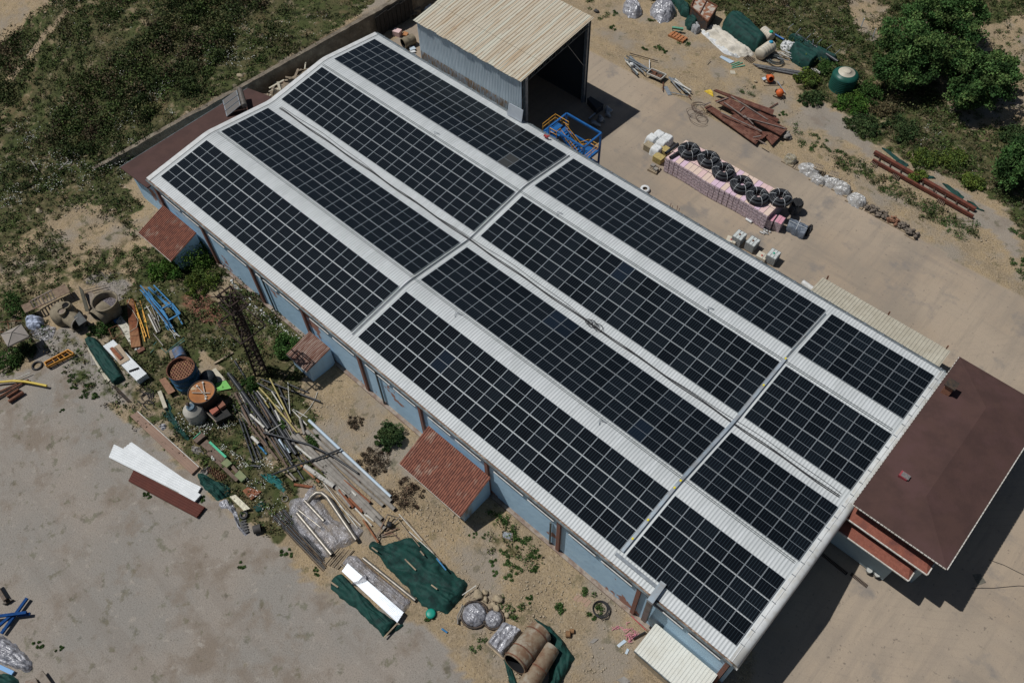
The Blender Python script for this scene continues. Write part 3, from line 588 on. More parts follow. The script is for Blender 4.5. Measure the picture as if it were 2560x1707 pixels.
tile = M('red_tile', (.20, .068, .045), (.25, .09, .06), 4, rough=.85, bump=.5, stretch=(1, 1, 1), c3=(.13, .05, .04), scale3=1)
mb = MB(); a = P('C9', 1130, 450, 5.6); b = P('C9', 1680, 825, 5.6); yo = (a.y + b.y) / 2; T2 = (b.x, yo)
t2 = MB(); t2.slab([(X0, yo, 5.6), (b.x, yo, 5.6), (b.x - .9, yo + 1.6, 6.15), (X0, yo + 1.6, 6.15)], .1)
t2.slab([(b.x, yo, 5.6), (b.x, Y1, 5.6), (b.x - .9, Y1, 6.15), (b.x - .9, yo + 1.6, 6.15)], .1); e2 = t2.build('tiled_eave', tile, nb)
m_ = MB(); m_.bar((X0, yo - .05, 5.56), (b.x + .05, yo - .05, 5.56), .1, .12); m_.bar((b.x + .05, yo, 5.56), (b.x + .05, Y1, 5.56), .1, .12); m_.build('gutter', tri, e2)
a = P('C9', 1195, 615, 4.2); b = P('C9', 1550, 870, 4.2); yo3 = (a.y + b.y) / 2
t3 = MB(); t3.slab([(X0, yo3, 4.2), (b.x, yo3, 4.2), (b.x - .8, yo3 + 1.7, 4.8), (X0, yo3 + 1.7, 4.8)], .1); t3.slab([(b.x, yo3, 4.2), (b.x, yo3 + 4, 4.2), (b.x - .8, yo3 + 4, 4.8), (b.x - .8, yo3 + 1.7, 4.8)], .1); e3 = t3.build('tiled_eave', tile, nb)
m_ = MB(); m_.bar((X0, yo3 - .05, 4.16), (b.x + .05, yo3 - .05, 4.16), .1, .12); m_.bar((b.x + .05, yo3, 4.16), (b.x + .05, yo3 + 4, 4.16), .1, .12); m_.build('gutter', tri, e3)
w0 = P('C9', 1380, 865, 0); mb = MB(); mb.box(((X0 + w0.x) / 2, (w0.y + Y0 + 2) / 2, 2.05), (w0.x - X0, Y0 + 2 - w0.y, 4.3)); mb.build('bay', bw, nb)
mb = MB(); ch = P('C6', 1840, 1120, 8.2); mb.box((ch.x, ch.y, 8.0), (.75, .75, 1.3), 0); cho = mb.build('chimney', M('chimney_brick', (.36, .17, .1), (.26, .12, .08), 6, rough=.9, bump=.5), nb)
mb = MB(); mb.box((ch.x, ch.y, 8.82), (1.0, 1.0, .12)); mb.build('cap', darksteel, cho)
hp = P('C9', 1525, 155, 8.0); mb = MB(); mb.box((hp.x, hp.y, 7.85), (.75, .6, .3)); ho = mb.build('roof_hatch', M('hatch_red', (.3, .06, .07), rough=.5), nb); mb = MB(); mb.box((hp.x + .12, hp.y, 8.02), (.7, .5, .04)); mb.build('lid', M('hatch_lid', (.12, .12, .12), (.2, .18, .17), 6, rough=.4), ho)
mb = MB(); g0 = P('C9', 2140, 580, 0)
# drains, buckets
for k, (c, u, v, L_, lab) in enumerate((('C9', 1215, 868, (1.7, .35), 'long slotted steel floor grate beside the office bay in the sun'), ('C9', 1050, 760, (2.6, .35), 'long slotted steel floor grate in the shadow of the warehouse gable'))):
    q = P(c, u, v); t = thing('floor_grate', lab, 'drain grate', q, (0, 0, -.05)); mb = MB(); mb.box((0, 0, .02), (L_[0], L_[1], .02)); mb.build('frame', dark, t, True); mb = MB(); n = int(L_[0] / .12)
    for i in range(n): mb.box((-L_[0] / 2 + .06 + i * .12, 0, .04), (.055, L_[1], .03))
    mb.build('grille', M('rusty_grate', (.16, .12, .09), rough=.8), t, True)
potm = M('bucket_white', (.5, .52, .5), rough=.5)
for k, (u, v, lab) in enumerate(((1268, 818, 'small white bucket between the other bucket and the office bay'), (1322, 845, 'white open bucket by the outer corner of the office bay'), (1222, 740, 'pale grey pot at the shadow edge by the office bay'))):
    q = P('C9', u, v); t = thing('bucket', lab, 'bucket', q, None, 'buckets by the office'); mb = MB(); mb.lathe((q.x, q.y, 0), [(.2, 0), (.27, .42), (.28, .42), (.24, .4), (.2, .1), (.0, .1)], 16); mb.build('pail', potm, t); mb = MB(); mb.lathe((q.x, q.y, 0), [(.23, .36), (0, .36)], 16); mb.build('contents', M('murk', (.1, .12, .1) if k else (.45, .45, .42), rough=.3), t)
q = [P('C9', *p_) for p_ in ((1985, 830), (2040, 825), (2080, 885), (2025, 903))]; mb = MB(); mb.slab([p_ + Vector((0, 0, .03)) for p_ in q], .03); one('manhole_cover', 'square dusty manhole cover half in the shade of the office roof', 'manhole cover', mb, M('cover', (.16, .15, .12), (.1, .09, .07), 5, rough=.8))
for pts, lab in (([(1980, 922), (2130, 922), (2200, 915), (2300, 906), (2500, 915)], 'black hose lying flat across the concrete below the manhole cover'), ([(2100, 730), (2200, 765), (2300, 815), (2480, 900)], 'thin black hose crossing the concrete above the manhole cover')):
    cable('hose', lab, [P('C9', u, v, h=.04) for u, v in pts], .025, blackcable)
# roof debris
q = P('C9', 1440, 318, 7.6); mb = MB(); mb.blob((q.x, q.y, 7.62), (.22, .18, .1), seed=3); one('rag', 'small dark rag lying on the brown office roof', 'rag', mb, darksteel)
# side canopy
can = thing('canopy', 'cream ribbed metal canopy on rusty posts along the warehouse side', 'canopy', (71, 38, 0))
a = P('C6', 975, 365, 3.0); b = P('C6', 1850, 870, 3.0); cream = M('cream_sheet', (.45, .415, .33), (.40, .365, .285), 1.2, rough=.55, c3=(.5, .47, .38), scale3=.5)
mb = MB(); mb.corr([(a.x, a.y, 3.0), (b.x, b.y, 3.0), (b.x, 34.85, 3.7), (a.x, 34.85, 3.7)], .36, .05, .02, 0, .25); mb.build('roof', cream, can)
rust = M('rust', (.17, .07, .04), (.1, .045, .03), 4, rough=.85, bump=.3, c3=(.24, .12, .07), scale3=1.5)
for u, v in ((1018, 352), (1438, 597), (1838, 828)):
    q = P('C6', u, v, 3.5); mb = MB(); mb.box((q.x, q.y - .1, 1.75), (.14, .14, 3.5)); mb.build('post', rust, can)
mb = MB(); mb.bar((a.x, a.y - .1, 2.9), (b.x, b.y - .1, 2.9), .1, .12); mb.build('beam', rust, can)
mb = MB(); q = P('C6', 875, 420, .6); mb.tube([(q.x - .7, q.y, .6), (q.x + .7, q.y - .15, .6)], .32, 12); one('barrel', 'white barrel lying beside the cream canopy', 'barrel', mb, white)
# ---------------------------------------------------------------- tall metal shed
hg = thing('metal_shed', 'tall open fronted metal shed with rusty cream ribbed roof', 'shed', (15, 41.5, 0))
ZL, ZR_ = 11.3, 12.7; FL = P('C2', 1250, 550, ZL); FRt = P('C2', 1738, 125, ZR_); BL = P('C2', 490, 145, ZL)
hx1 = (FL.x + FRt.x) / 2; hx0 = BL.x; hyL = 35.15; hyR = FRt.y
def shed_roof_mat():
    m = bpy.data.materials.new('shed_roof'); m.use_nodes = True; nt = m.node_tree; N = nt.nodes; L = nt.links; b = N['Principled BSDF']; b.inputs['Roughness'].default_value = .7
    tc = N.new('ShaderNodeTexCoord')
    def nz(st, lo, hi, det=4):
        mp = N.new('ShaderNodeMapping'); mp.inputs['Scale'].default_value = st; L.new(tc.outputs['Object'], mp.inputs[0]); n = N.new('ShaderNodeTexNoise'); n.inputs['Scale'].default_value = 1; n.inputs['Detail'].default_value = det; L.new(mp.outputs[0], n.inputs[0])
        r = N.new('ShaderNodeMapRange'); r.inputs[1].default_value = lo; r.inputs[2].default_value = hi; L.new(n.outputs[0], r.inputs[0]); return r.outputs[0]
    def mix(f, a, c):
        q = N.new('ShaderNodeMix'); q.data_type = 'RGBA'; L.new(f, q.inputs[0])
        for s_, v in ((6, a), (7, c)): (L.new(v, q.inputs[s_]) if hasattr(v, 'node') else setattr(q.inputs[s_], 'default_value', (*v, 1)))
        return q.outputs[2]
    c = mix(nz((.9, .05, 0), .45, .55, 2), (.50, .45, .35), (.45, .385, .285)); c = mix(nz((3.5, .12, 0), .5, .66), c, (.40, .30, .19)); c = mix(nz((9, .8, 0), .62, .72), c, (.24, .12, .06)); c = mix(nz((1.4, .1, 0), .56, .6, 2), c, (.5, .475, .38))
    L.new(c, b.inputs['Base Color']); return m
mb = MB(); ysp = hyL + (hyR - hyL) * .3; zsp = ZL + (ZR_ - ZL) * .3
for k in range(13):     # overlapping sheets, each slightly off the next
    xa_ = hx0 + (hx1 - hx0) * k / 13; xb_ = hx0 + (hx1 - hx0) * (k + 1) / 13; j = rnd.uniform(-.1, .12); 
    mb.corr([(xa_, hyL - .15 + j, ZL - .02), (xb_, hyL - .15 + j, ZL - .02), (xb_, ysp, zsp + .02), (xa_, ysp, zsp + .02)], .42, .05, .01, 0, .35)
    mb.corr([(xa_, ysp - .25, zsp + .04), (xb_, ysp - .25, zsp + .04), (xb_, hyR, ZR_ + .05), (xa_, hyR, ZR_ + .05)], .42, .05, .01, 0, .35)
mb.build('roof', shed_roof_mat(), hg)
shedw = M('shed_wall', (.7, .78, .82), (.58, .66, .7), 1.5, rough=.5, metal=.2, stretch=(3, 1, .15), c3=(.68, .74, .78), scale3=1)
mb = MB(); mb.corr([(hx0 + .3, 35.3, 3), (hx1 - .15, 35.3, 3), (hx1 - .15, 35.3, ZL - .1), (hx0 + .3, 35.3, ZL - .1)], .26, .05, 0, 0, .4)
w_ = mb.build('side_wall', shedw, hg)
mb = MB(); mb.corr([(hx0 + .3, 35.29, 5.6), (hx1 - .15, 35.29, 5.6), (hx1 - .15, 35.29, 6.9), (hx0 + .3, 35.29, 6.9)], .26, .055, 0, 0, .4); mb.build('rusty_foot', M('shed_rust', (.42, .28, .17), (.52, .56, .58), 2, rough=.7, stretch=(2.5, 1, .5), lo=.42, hi=.56), w_)
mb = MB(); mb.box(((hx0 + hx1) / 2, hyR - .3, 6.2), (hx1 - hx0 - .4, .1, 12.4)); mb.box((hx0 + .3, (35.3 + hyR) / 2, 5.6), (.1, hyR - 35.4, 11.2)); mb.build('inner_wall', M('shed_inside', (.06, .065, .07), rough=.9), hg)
for (cx_, cy_) in ((hx1 - .3, 36.3), (hx1 - .35, hyR - .45), (hx1 - 6, 35.6), (hx1 - 12, 35.6)):
    mb = MB(); zt_ = ZL + (ZR_ - ZL) * (cy_ - hyL) / (hyR - hyL) - .1; mb.box((cx_, cy_, zt_ / 2), (.08, .45, zt_)); mb.box((cx_ - .2, cy_ - .2, zt_ / 2), (.4, .05, zt_)); mb.box((cx_ - .2, cy_ + .2, zt_ / 2), (.4, .05, zt_)); mb.build('column', steel, hg)
for xx_ in (hx1 - .3, hx1 - 6):
    mb = MB(); n = 11; tb = [Vector((xx_, 36.2 + (hyR - 36.7) * k / n, ZL + (ZR_ - ZL) * (36.2 + (hyR - 36.7) * k / n - hyL) / (hyR - hyL) - .15)) for k in range(n + 1)]; bt = [q - Vector((0, 0, .85)) for q in tb]
    mb.bar(tb[0], tb[-1], .09, .09); mb.bar(bt[0], bt[-1], .09, .09)
    for k in range(n): mb.bar(tb[k], bt[k], .05); mb.bar(bt[k], tb[k + 1], .05)
    mb.build('truss', gutterm, hg)
mb = MB()
for zz in (6.6, 8.2, 10): mb.bar((hx1 - .2, 35.35, zz), (hx1 - .3, 36.2, zz + .5), .07)
mb.bar((hx1 - .5, 44, 11), (hx1 - .5, hyR - .5, 5.5), .05); mb.build('brace', steel, hg)
bq = [P('C2', *q) for q in ((1155, 705, 8.0), (1252, 757, 8.0), (1240, 838, 6.5), (1142, 785, 6.5))]
t = thing('white_board', 'white sandwich board leaning against the shed side wall on the roof edge', 'board', (22.5, 34.5, 6.4)); mb = MB(); mb.slab([P('C2', 1155, 705, 8.0), P('C2', 1252, 757, 8.0), P('C2', 1240, 838, 6.4), P('C2', 1142, 785, 6.4)], .07); mb.build('panel', M('board_grey', (.5, .54, .57), (.44, .48, .52), 1, rough=.5), t); q = P('C2', 1198, 738, 7.5); mb = MB(); mb.box((q.x, q.y - .06, q.z), (.18, .05, .18)); mb.build('fixing', darksteel, t)
# ---------------------------------------------------------------- stair tower
bluep = M('blue_paint', (.014, .09, .27), (.02, .12, .33), 2, rough=.4); yel = M('yellow_paint', (.72, .36, .04), (.6, .3, .05), 4, rough=.5)
st = thing('stair_tower', 'blue steel stair tower with yellow handrails beside the roof edge', 'stair tower', (31.4, 36.6, 0))
tx0, tx1, ty0, ty1, tz = 28.8, 34.05, 35.1, 38.25, 7.0
for (cx_, cy_) in ((tx0, ty0), (tx1, ty0), (tx0, ty1), (tx1, ty1)):
    mb = MB(); mb.box((cx_, cy_, tz / 2), (.2, .2, tz)); mb.build('post', bluep, st)
mb = MB()
for zz in (tz, 4.4, 2.2, .3):
    for a, b in (((tx0, ty0), (tx1, ty0)), ((tx1, ty0), (tx1, ty1)), ((tx1, ty1), (tx0, ty1)), ((tx0, ty1), (tx0, ty0))): mb.bar((a[0], a[1], zz), (b[0], b[1], zz), .2, .22)
mb.build('frame', bluep, st)
def deck(pts, z, t=.1): mb = MB(); mb.slab([(p_[0], p_[1], z) for p_ in pts], t); return mb.build('deck', bluep, st)
deck([(27.9, 34.9), (30.0, 34.9), (30.0, 37.2), (27.9, 37.2)], 6.05); deck([(32.6, 35.3), (34.0, 35.3), (34.0, 38.1), (32.6, 38.1)], 4.3); deck([(28.9, 35.3), (30.2, 35.3), (30.2, 38.1), (28.9, 38.1)], 2.2)
def flight(x0, z0, x1, z1, y0, y1, n=8):
    mb = MB(); mb.bar((x0, y0, z0), (x1, y0, z1), .06, .22); mb.bar((x0, y1, z0), (x1, y1, z1), .06, .22)
    for k in range(n): u = (k + .5) / n; mb.box((x0 + (x1 - x0) * u, (y0 + y1) / 2, z0 + (z1 - z0) * u), (.26, y1 - y0, .05))
    mb.build('stair_flight', bluep, st)
    for yy in (y0, y1):
        mb = MB(); mb.tube([(x0 - .1, yy, z0 + 1.0), (x1 + .1, yy, z1 + 1.0)], .04, 6); mb.tube([(x0, yy, z0 + .5), (x1, yy, z1 + .5)], .03, 6)
        for k in range(4): u = k / 3; mb.tube([(x0 + (x1 - x0) * u, yy, z0 + (z1 - z0) * u), (x0 + (x1 - x0) * u, yy, z0 + (z1 - z0) * u + 1)], .03, 6)
        mb.build('handrail', yel, st)
flight(30.0, 6.05, 32.6, 4.3, 35.7, 36.7); flight(32.6, 4.3, 30.2, 2.2, 37.0, 38.0)
def rail(pts):
    mb = MB()
    for dz in (1.05, .55): mb.tube([(p_[0], p_[1], p_[2] + dz) for p_ in pts], .04, 6)
    for p_ in pts: mb.tube([p_, (p_[0], p_[1], p_[2] + 1.05)], .035, 6)
    mb.build('guardrail', yel, st)
rail([(27.9, 34.95, 6.05), (27.9, 36.1, 6.05), (27.9, 37.2, 6.05), (29.0, 37.2, 6.05), (30.0, 37.2, 6.05)]); rail([(29.0, 34.95, 6.05), (30.0, 34.95, 6.05), (30.0, 35.7, 6.05)]); rail([(32.7, 38.05, 4.3), (33.3, 38.05, 4.3), (33.95, 38.05, 4.3), (33.95, 36.7, 4.3), (33.95, 35.4, 4.3)])
mb = MB(); q = P('Q5', 665, 885, 6.5); mb.box((q.x, q.y, 6.62), (.55, .25, .2)); mb.box((q.x + .3, q.y + .1, 6.75), (.2, .2, .15)); one('winch', 'small red winch sitting on the roof edge by the stair tower', 'winch', mb, M('winch_red', (.35, .05, .05), rough=.5))
# ---------------------------------------------------------------- lean-tos on the blue wall
def leanto(name, label, x0, x1, yo, zo, zi, mat, wmat, tiles=True, ov=.3, pit=.24, hg_=.07):
    t = thing(name, label, 'lean-to', ((x0 + x1) / 2, (yo - 1) / 2, -1)); mb = MB(); g = -1.1
    mb.corr([(x0, yo, zo), (x1, yo, zo), (x1, -1.32, zi), (x0, -1.32, zi)], pit, hg_, .07, 0, .4); mb.build('roof', mat, t)
    mb = MB(); mb.prism([(x0 + ov, yo + ov * 2.2), (x1 - ov, yo + ov * 2.2), (x1 - ov, -1.3), (x0 + ov, -1.3)], g, [zo + (zi - zo) * ov * 2.2 / (-1.3 - yo) - .09] * 2 + [zi - .15, zi - .15]); mb.build('wall', wmat, t)
    mb = MB(); mb.bar((x0, yo - .03, zo - .06), (x1, yo - .03, zo - .06), .06, .1); mb.build('eave_board', M('eave_pale', (.5, .47, .4), (.35, .3, .25), 3, rough=.8), t)
    return t
tiles = M('clay_tile', (.26, .105, .07), (.16, .068, .05), 3.2, rough=.9, bump=.9, bscale=5, c3=(.36, .28, .22), scale3=.9, lo3=.56, hi3=.74, stretch=(1, .5, 1))
a = P('C4', 945, 60, 1.6); b = P('C4', 1170, 255, 1.6); c = P('C4', 1320, 60, 2.9)
leanto('lean_to', 'lean-to with broken red tiled roof near the far end of the blue wall', a.x, b.x, (a.y + b.y) / 2, 1.6, 3.0, tiles, blue_dirty)
a = P('C8', 400, 80, 1.6); b = P('C8', 820, 440, 1.6)
l3 = leanto('lean_to', 'long lean-to with weathered red tiled roof on the middle of the blue wall', a.x, b.x, (a.y + b.y) / 2, 1.6, 3.4, tiles, blue_dirty)
a = P('C4', 1955, 890, 1.5); b = P('C4', 2100, 1010, 1.5)
leanto('lean_to', 'small blue lean-to with rusty corrugated roof', a.x, b.x, (a.y + b.y) / 2, 1.5, 2.1, M('rusty_sheet', (.2, .09, .06), (.36, .27, .22), 2.2, rough=.7, stretch=(3, .4, 1), c3=(.16, .07, .045), scale3=1), blue_dirty, ov=.15, pit=.2)
a = P('C8', 2000, 1345, 1.5); b = P('C8', 2140, 1150, 1.5)
t = thing('white_shed', 'low shed with white ribbed metal roof at the near end of the blue wall', 'shed', (75, -3, -1)); mb = MB(); ya = min(a.y, -4.1)
mb.corr([(a.x, ya, 1.4), (78.6, ya, 1.4), (78.6, -1.3, 1.75), (a.x, -1.3, 1.75)], .3, .04, .05, 0, .3); mb.build('roof', M('shed_white', (.62, .62, .56), (.56, .55, .48), .6, rough=.5), t)
mb = MB(); mb.prism([(a.x + .15, ya + .2), (78.4, ya + .2), (78.4, -1.4), (a.x + .15, -1.4)], -1.1, [1.28, 1.28, 1.6, 1.6]); mb.build('wall', M('shed_plaster', (.42, .35, .25), (.35, .29, .2), 2, rough=.9, bump=.3), t)
mb = MB(); mb.bar((a.x, ya - .04, 1.3), (78.6, ya - .04, 1.3), .08, .14); mb.build('gutter', gutterm, t)
# ---------------------------------------------------------------- materials for the yard goods
pipeblk = M('pipe_black', (.022, .024, .028), (.04, .042, .046), 3, rough=.38); pipegry = M('pipe_grey', (.27, .25, .22), (.21, .19, .165), 2, rough=.85, c3=(.33, .3, .26)); pipewht = M('pipe_white', (.58, .56, .5), (.45, .43, .38), 3, rough=.6)
pipeyel = M('pipe_yellow', (.42, .35, .13), (.33, .27, .11), 3, rough=.6); pipebrn = M('pipe_brown', (.17, .12, .09), (.12, .085, .065), 3, rough=.8); pipeblu = M('pipe_blue_white', (.42, .52, .6), (.5, .56, .6), 1, rough=.5)
rustor = M('rust_orange', (.26, .095, .045), (.17, .065, .035), 3, rough=.85, c3=(.34, .18, .09)); tang = M('beige_grp', (.25, .21, .145), (.17, .14, .095), 1.6, rough=.8, c3=(.13, .11, .08), scale3=.9, lo3=.56, hi3=.64)
gtarp = M('green_tarp', (.007, .040, .033), (.009, .055, .044), 2.5, rough=.75, bump=.12, bscale=5, c3=(.005, .024, .021), scale3=1.2); teal = M('teal_tarp', (.012, .10, .095), (.02, .14, .13), 2, rough=.6, bump=.4)
wood = M('weathered_wood', (.3, .24, .17), (.2, .155, .11), 3, rough=.9, c3=(.38, .3, .2)); bluesteel = M('blue_steel', (.022, .14, .3), (.035, .19, .38), 3, rough=.5); cremes = M('cream_plate', (.5, .46, .36), (.42, .38, .29), 2, rough=.7)
pink = M('pink_pack', (.55, .36, .33), (.52, .33, .38), .9, rough=.8, c3=(.58, .43, .28), scale3=.6, lo3=.52, hi3=.55); pinkside = M('pink_pack_side', (.66, .53, .56), (.36, .29, .32), 5, rough=.4, bump=.7, bscale=9, c3=(.75, .7, .72), scale3=7, lo3=.6, hi3=.68)
bagw = M('bag_white', (.66, .67, .66), (.56, .57, .56), 3, rough=.85, bump=.3); cloth = M('cloth_cream', (.6, .56, .48), (.52, .48, .4), 1.2, rough=.9, bump=.4, bscale=2); grn = M('green_paint', (.12, .33, .22), (.1, .28, .18), 3, rough=.6)
chrome = M('bright_sheet', (.82, .86, .9), (.7, .74, .78), 1.5, rough=.3, metal=.9); brass = M('steel_warm', (.3, .275, .235), (.2, .18, .155), 2, rough=.45, metal=.6); orange = M('orange_paint', (.62, .13, .03), (.5, .1, .03), 4, rough=.5); bucket = M('bucket_orange', (.6, .27, .03), (.45, .2, .03), 3, rough=.6)
gtank_m = M('tank_green', (.012, .075, .055), (.016, .09, .07), 2, rough=.4); ivory = M('tank_ivory', (.55, .5, .4), (.48, .43, .34), 1.4, rough=.5); grayrust = M('dull_plate', (.24, .2, .16), (.16, .13, .1), 2.5, rough=.7, c3=(.2, .1, .06)); dred = M('dark_red_sheet', (.10, .026, .016), (.085, .022, .014), 2, rough=.6, spec=.15)
wsheet = M('white_ribbed', (.66, .68, .68), (.6, .62, .62), 1, rough=.4); bsheet = M('brown_ribbed', (.26, .165, .115), (.22, .14, .1), 1, rough=.6); rocks = M('rock', (.38, .31, .21), (.3, .24, .16), 3, rough=.95, bump=.5); rockg = M('rock_grey', (.3, .28, .25), (.22, .2, .18), 3, rough=.95, bump=.5)
def wrapmat():
    m = bpy.data.materials.new('plastic_wrap'); m.use_nodes = True; nt = m.node_tree; N = nt.nodes; L = nt.links; b = N['Principled BSDF']; b.inputs['Base Color'].default_value = (.42, .41, .43, 1); b.inputs['Roughness'].default_value = .22; b.inputs['Specular IOR Level'].default_value = .8
    tc = N.new('ShaderNodeTexCoord'); n = N.new('ShaderNodeTexNoise'); n.inputs['Scale'].default_value = 2.6; n.inputs['Detail'].default_value = 6; n.inputs['Distortion'].default_value = 1.2; L.new(tc.outputs['Object'], n.inputs[0])
    bp = N.new('ShaderNodeBump'); bp.inputs['Strength'].default_value = 1; bp.inputs['Distance'].default_value = .25; L.new(n.outputs[0], bp.inputs['Height']); L.new(bp.outputs[0], b.inputs['Normal'])
    n2 = N.new('ShaderNodeTexNoise'); n2.inputs['Scale'].default_value = 1.3; L.new(tc.outputs['Object'], n2.inputs[0]); r = N.new('ShaderNodeMapRange'); r.inputs[1].default_value = .35; r.inputs[2].default_value = .65; r.inputs[3].default_value = .3; r.inputs[4].default_value = .75; L.new(n2.outputs[0], r.inputs[0]); L.new(r.outputs[0], b.inputs['Alpha']); return m
wrap = wrapmat(); wraps = M('wrap_silver', (.34, .34, .36), (.18, .18, .2), 3, rough=.25, bump=1, bscale=3, spec=.8, c3=(.6, .6, .62), scale3=4, lo3=.58, hi3=.64); wrapw = M('wrap_pale', (.42, .41, .39), (.28, .27, .25), 3, rough=.3, bump=1, bscale=3, spec=.8, c3=(.68, .68, .68), scale3=3, lo3=.58, hi3=.64)
def pipe(c, u0, v0, u1, v1, r, mat, label, h=0.0, group=None, name='pipe', n=12, solid=False, cat='pipe'):
    a = P(c, u0, v0, h=h + r); b = P(c, u1, v1, h=h + r); mb = MB()
    if solid: mb.tube([a, b], r, n)
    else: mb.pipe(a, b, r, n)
    return one(name, label, cat, mb, [mat, dark], group)
def path(c, pts, r, mat, label, h=0.0, name='pipe', cat='pipe', group=None, n=8):
    mb = MB(); mb.tube([P(c, q[0], q[1], h=(q[2] if len(q) > 2 else h) + r) for q in pts], r, n); return one(name, label, cat, mb, mat, group)
def plank(c, u0, v0, u1, v1, w, t, mat, label, h=0.0, name='plank', cat='plank', group=None, h2=None):
    a = P(c, u0, v0, h=h + t / 2); b = P(c, u1, v1, h=(h if h2 is None else h2) + t / 2); mb = MB(); mb.bar(a, b, w, t); return one(name, label, cat, mb, mat, group)
def heap(name, label, cat, c, outline, spine, h, mat, p=3, wr=.06, seed=0, wsc=1.5, parent=None, ht=None, group=None):
    o = [P(c, *q) for q in outline]; s_ = [P(c, *q) for q in spine]; mb = MB(); mb.drape([(q.x, q.y) for q in o], s_, h, 0, p, wr, seed, wsc, ht=ht)
    if parent is not None: return mb.build(name, mat, parent)
    return one(name, label, cat, mb, mat, group)
def sheet(name, label, cat, c, quad, h, mat, pitch=.2, hgt=.035, t=.02, group=None, h2=None, parent=None):
    q = [P(c, u, v, h=hh) for (u, v), hh in zip(quad, (h, h, h if h2 is None else h2, h if h2 is None else h2))]; mb = MB(); mb.corr(q, pitch, hgt, t, 0, .4)
    if parent is not None: return mb.build(name, mat, parent)
    return one(name, label, cat, mb, mat, group)
def slabt(name, label, cat, c, quad, h, t, mat, parent=None, group=None):
    q = [P(c, u, v, h=h) for u, v in quad]; mb = MB(); mb.slab(q, t)
    if parent is not None: return mb.build(name, mat, parent)
    return one(name, label, cat, mb, mat, group)
# ================================================================ the left yard
rp = random.Random(31)
for k in range(40):
    u = rp.uniform(130, 820); v = 380 + (u - 130) * .62 + rp.uniform(-150, 260); L_ = rp.uniform(180, 480); sl_ = rp.uniform(1.15, 1.75); r_ = rp.choice((.05, .06, .07, .09, .11)); q_ = rp.choice((0, 0, 0, 0, 1, 2, 3)); m_ = (pipeblk, pipegry, pipebrn, pipewht)[q_]
    mb = MB(); a = P('Z5', u, v, h=r_ + rp.uniform(0, .25)); b = P('Z5', u + L_ / sl_ * .85, v + L_, h=r_ + rp.uniform(0, .3)); mb.pipe(a, b, r_, 10); one('pipe', ('thin black pipe loose in the dense middle of the heap', 'thin grey pipe loose in the dense middle of the heap', 'thin brown pipe loose in the dense middle of the heap', 'thin white pipe loose in the dense middle of the heap')[q_], 'pipe', mb, [m_, dark], 'loose thin ' + ('black', 'grey', 'brown', 'white')[q_] + ' pipes in the heap')
PG = 'pipes heaped beside the blue wall'
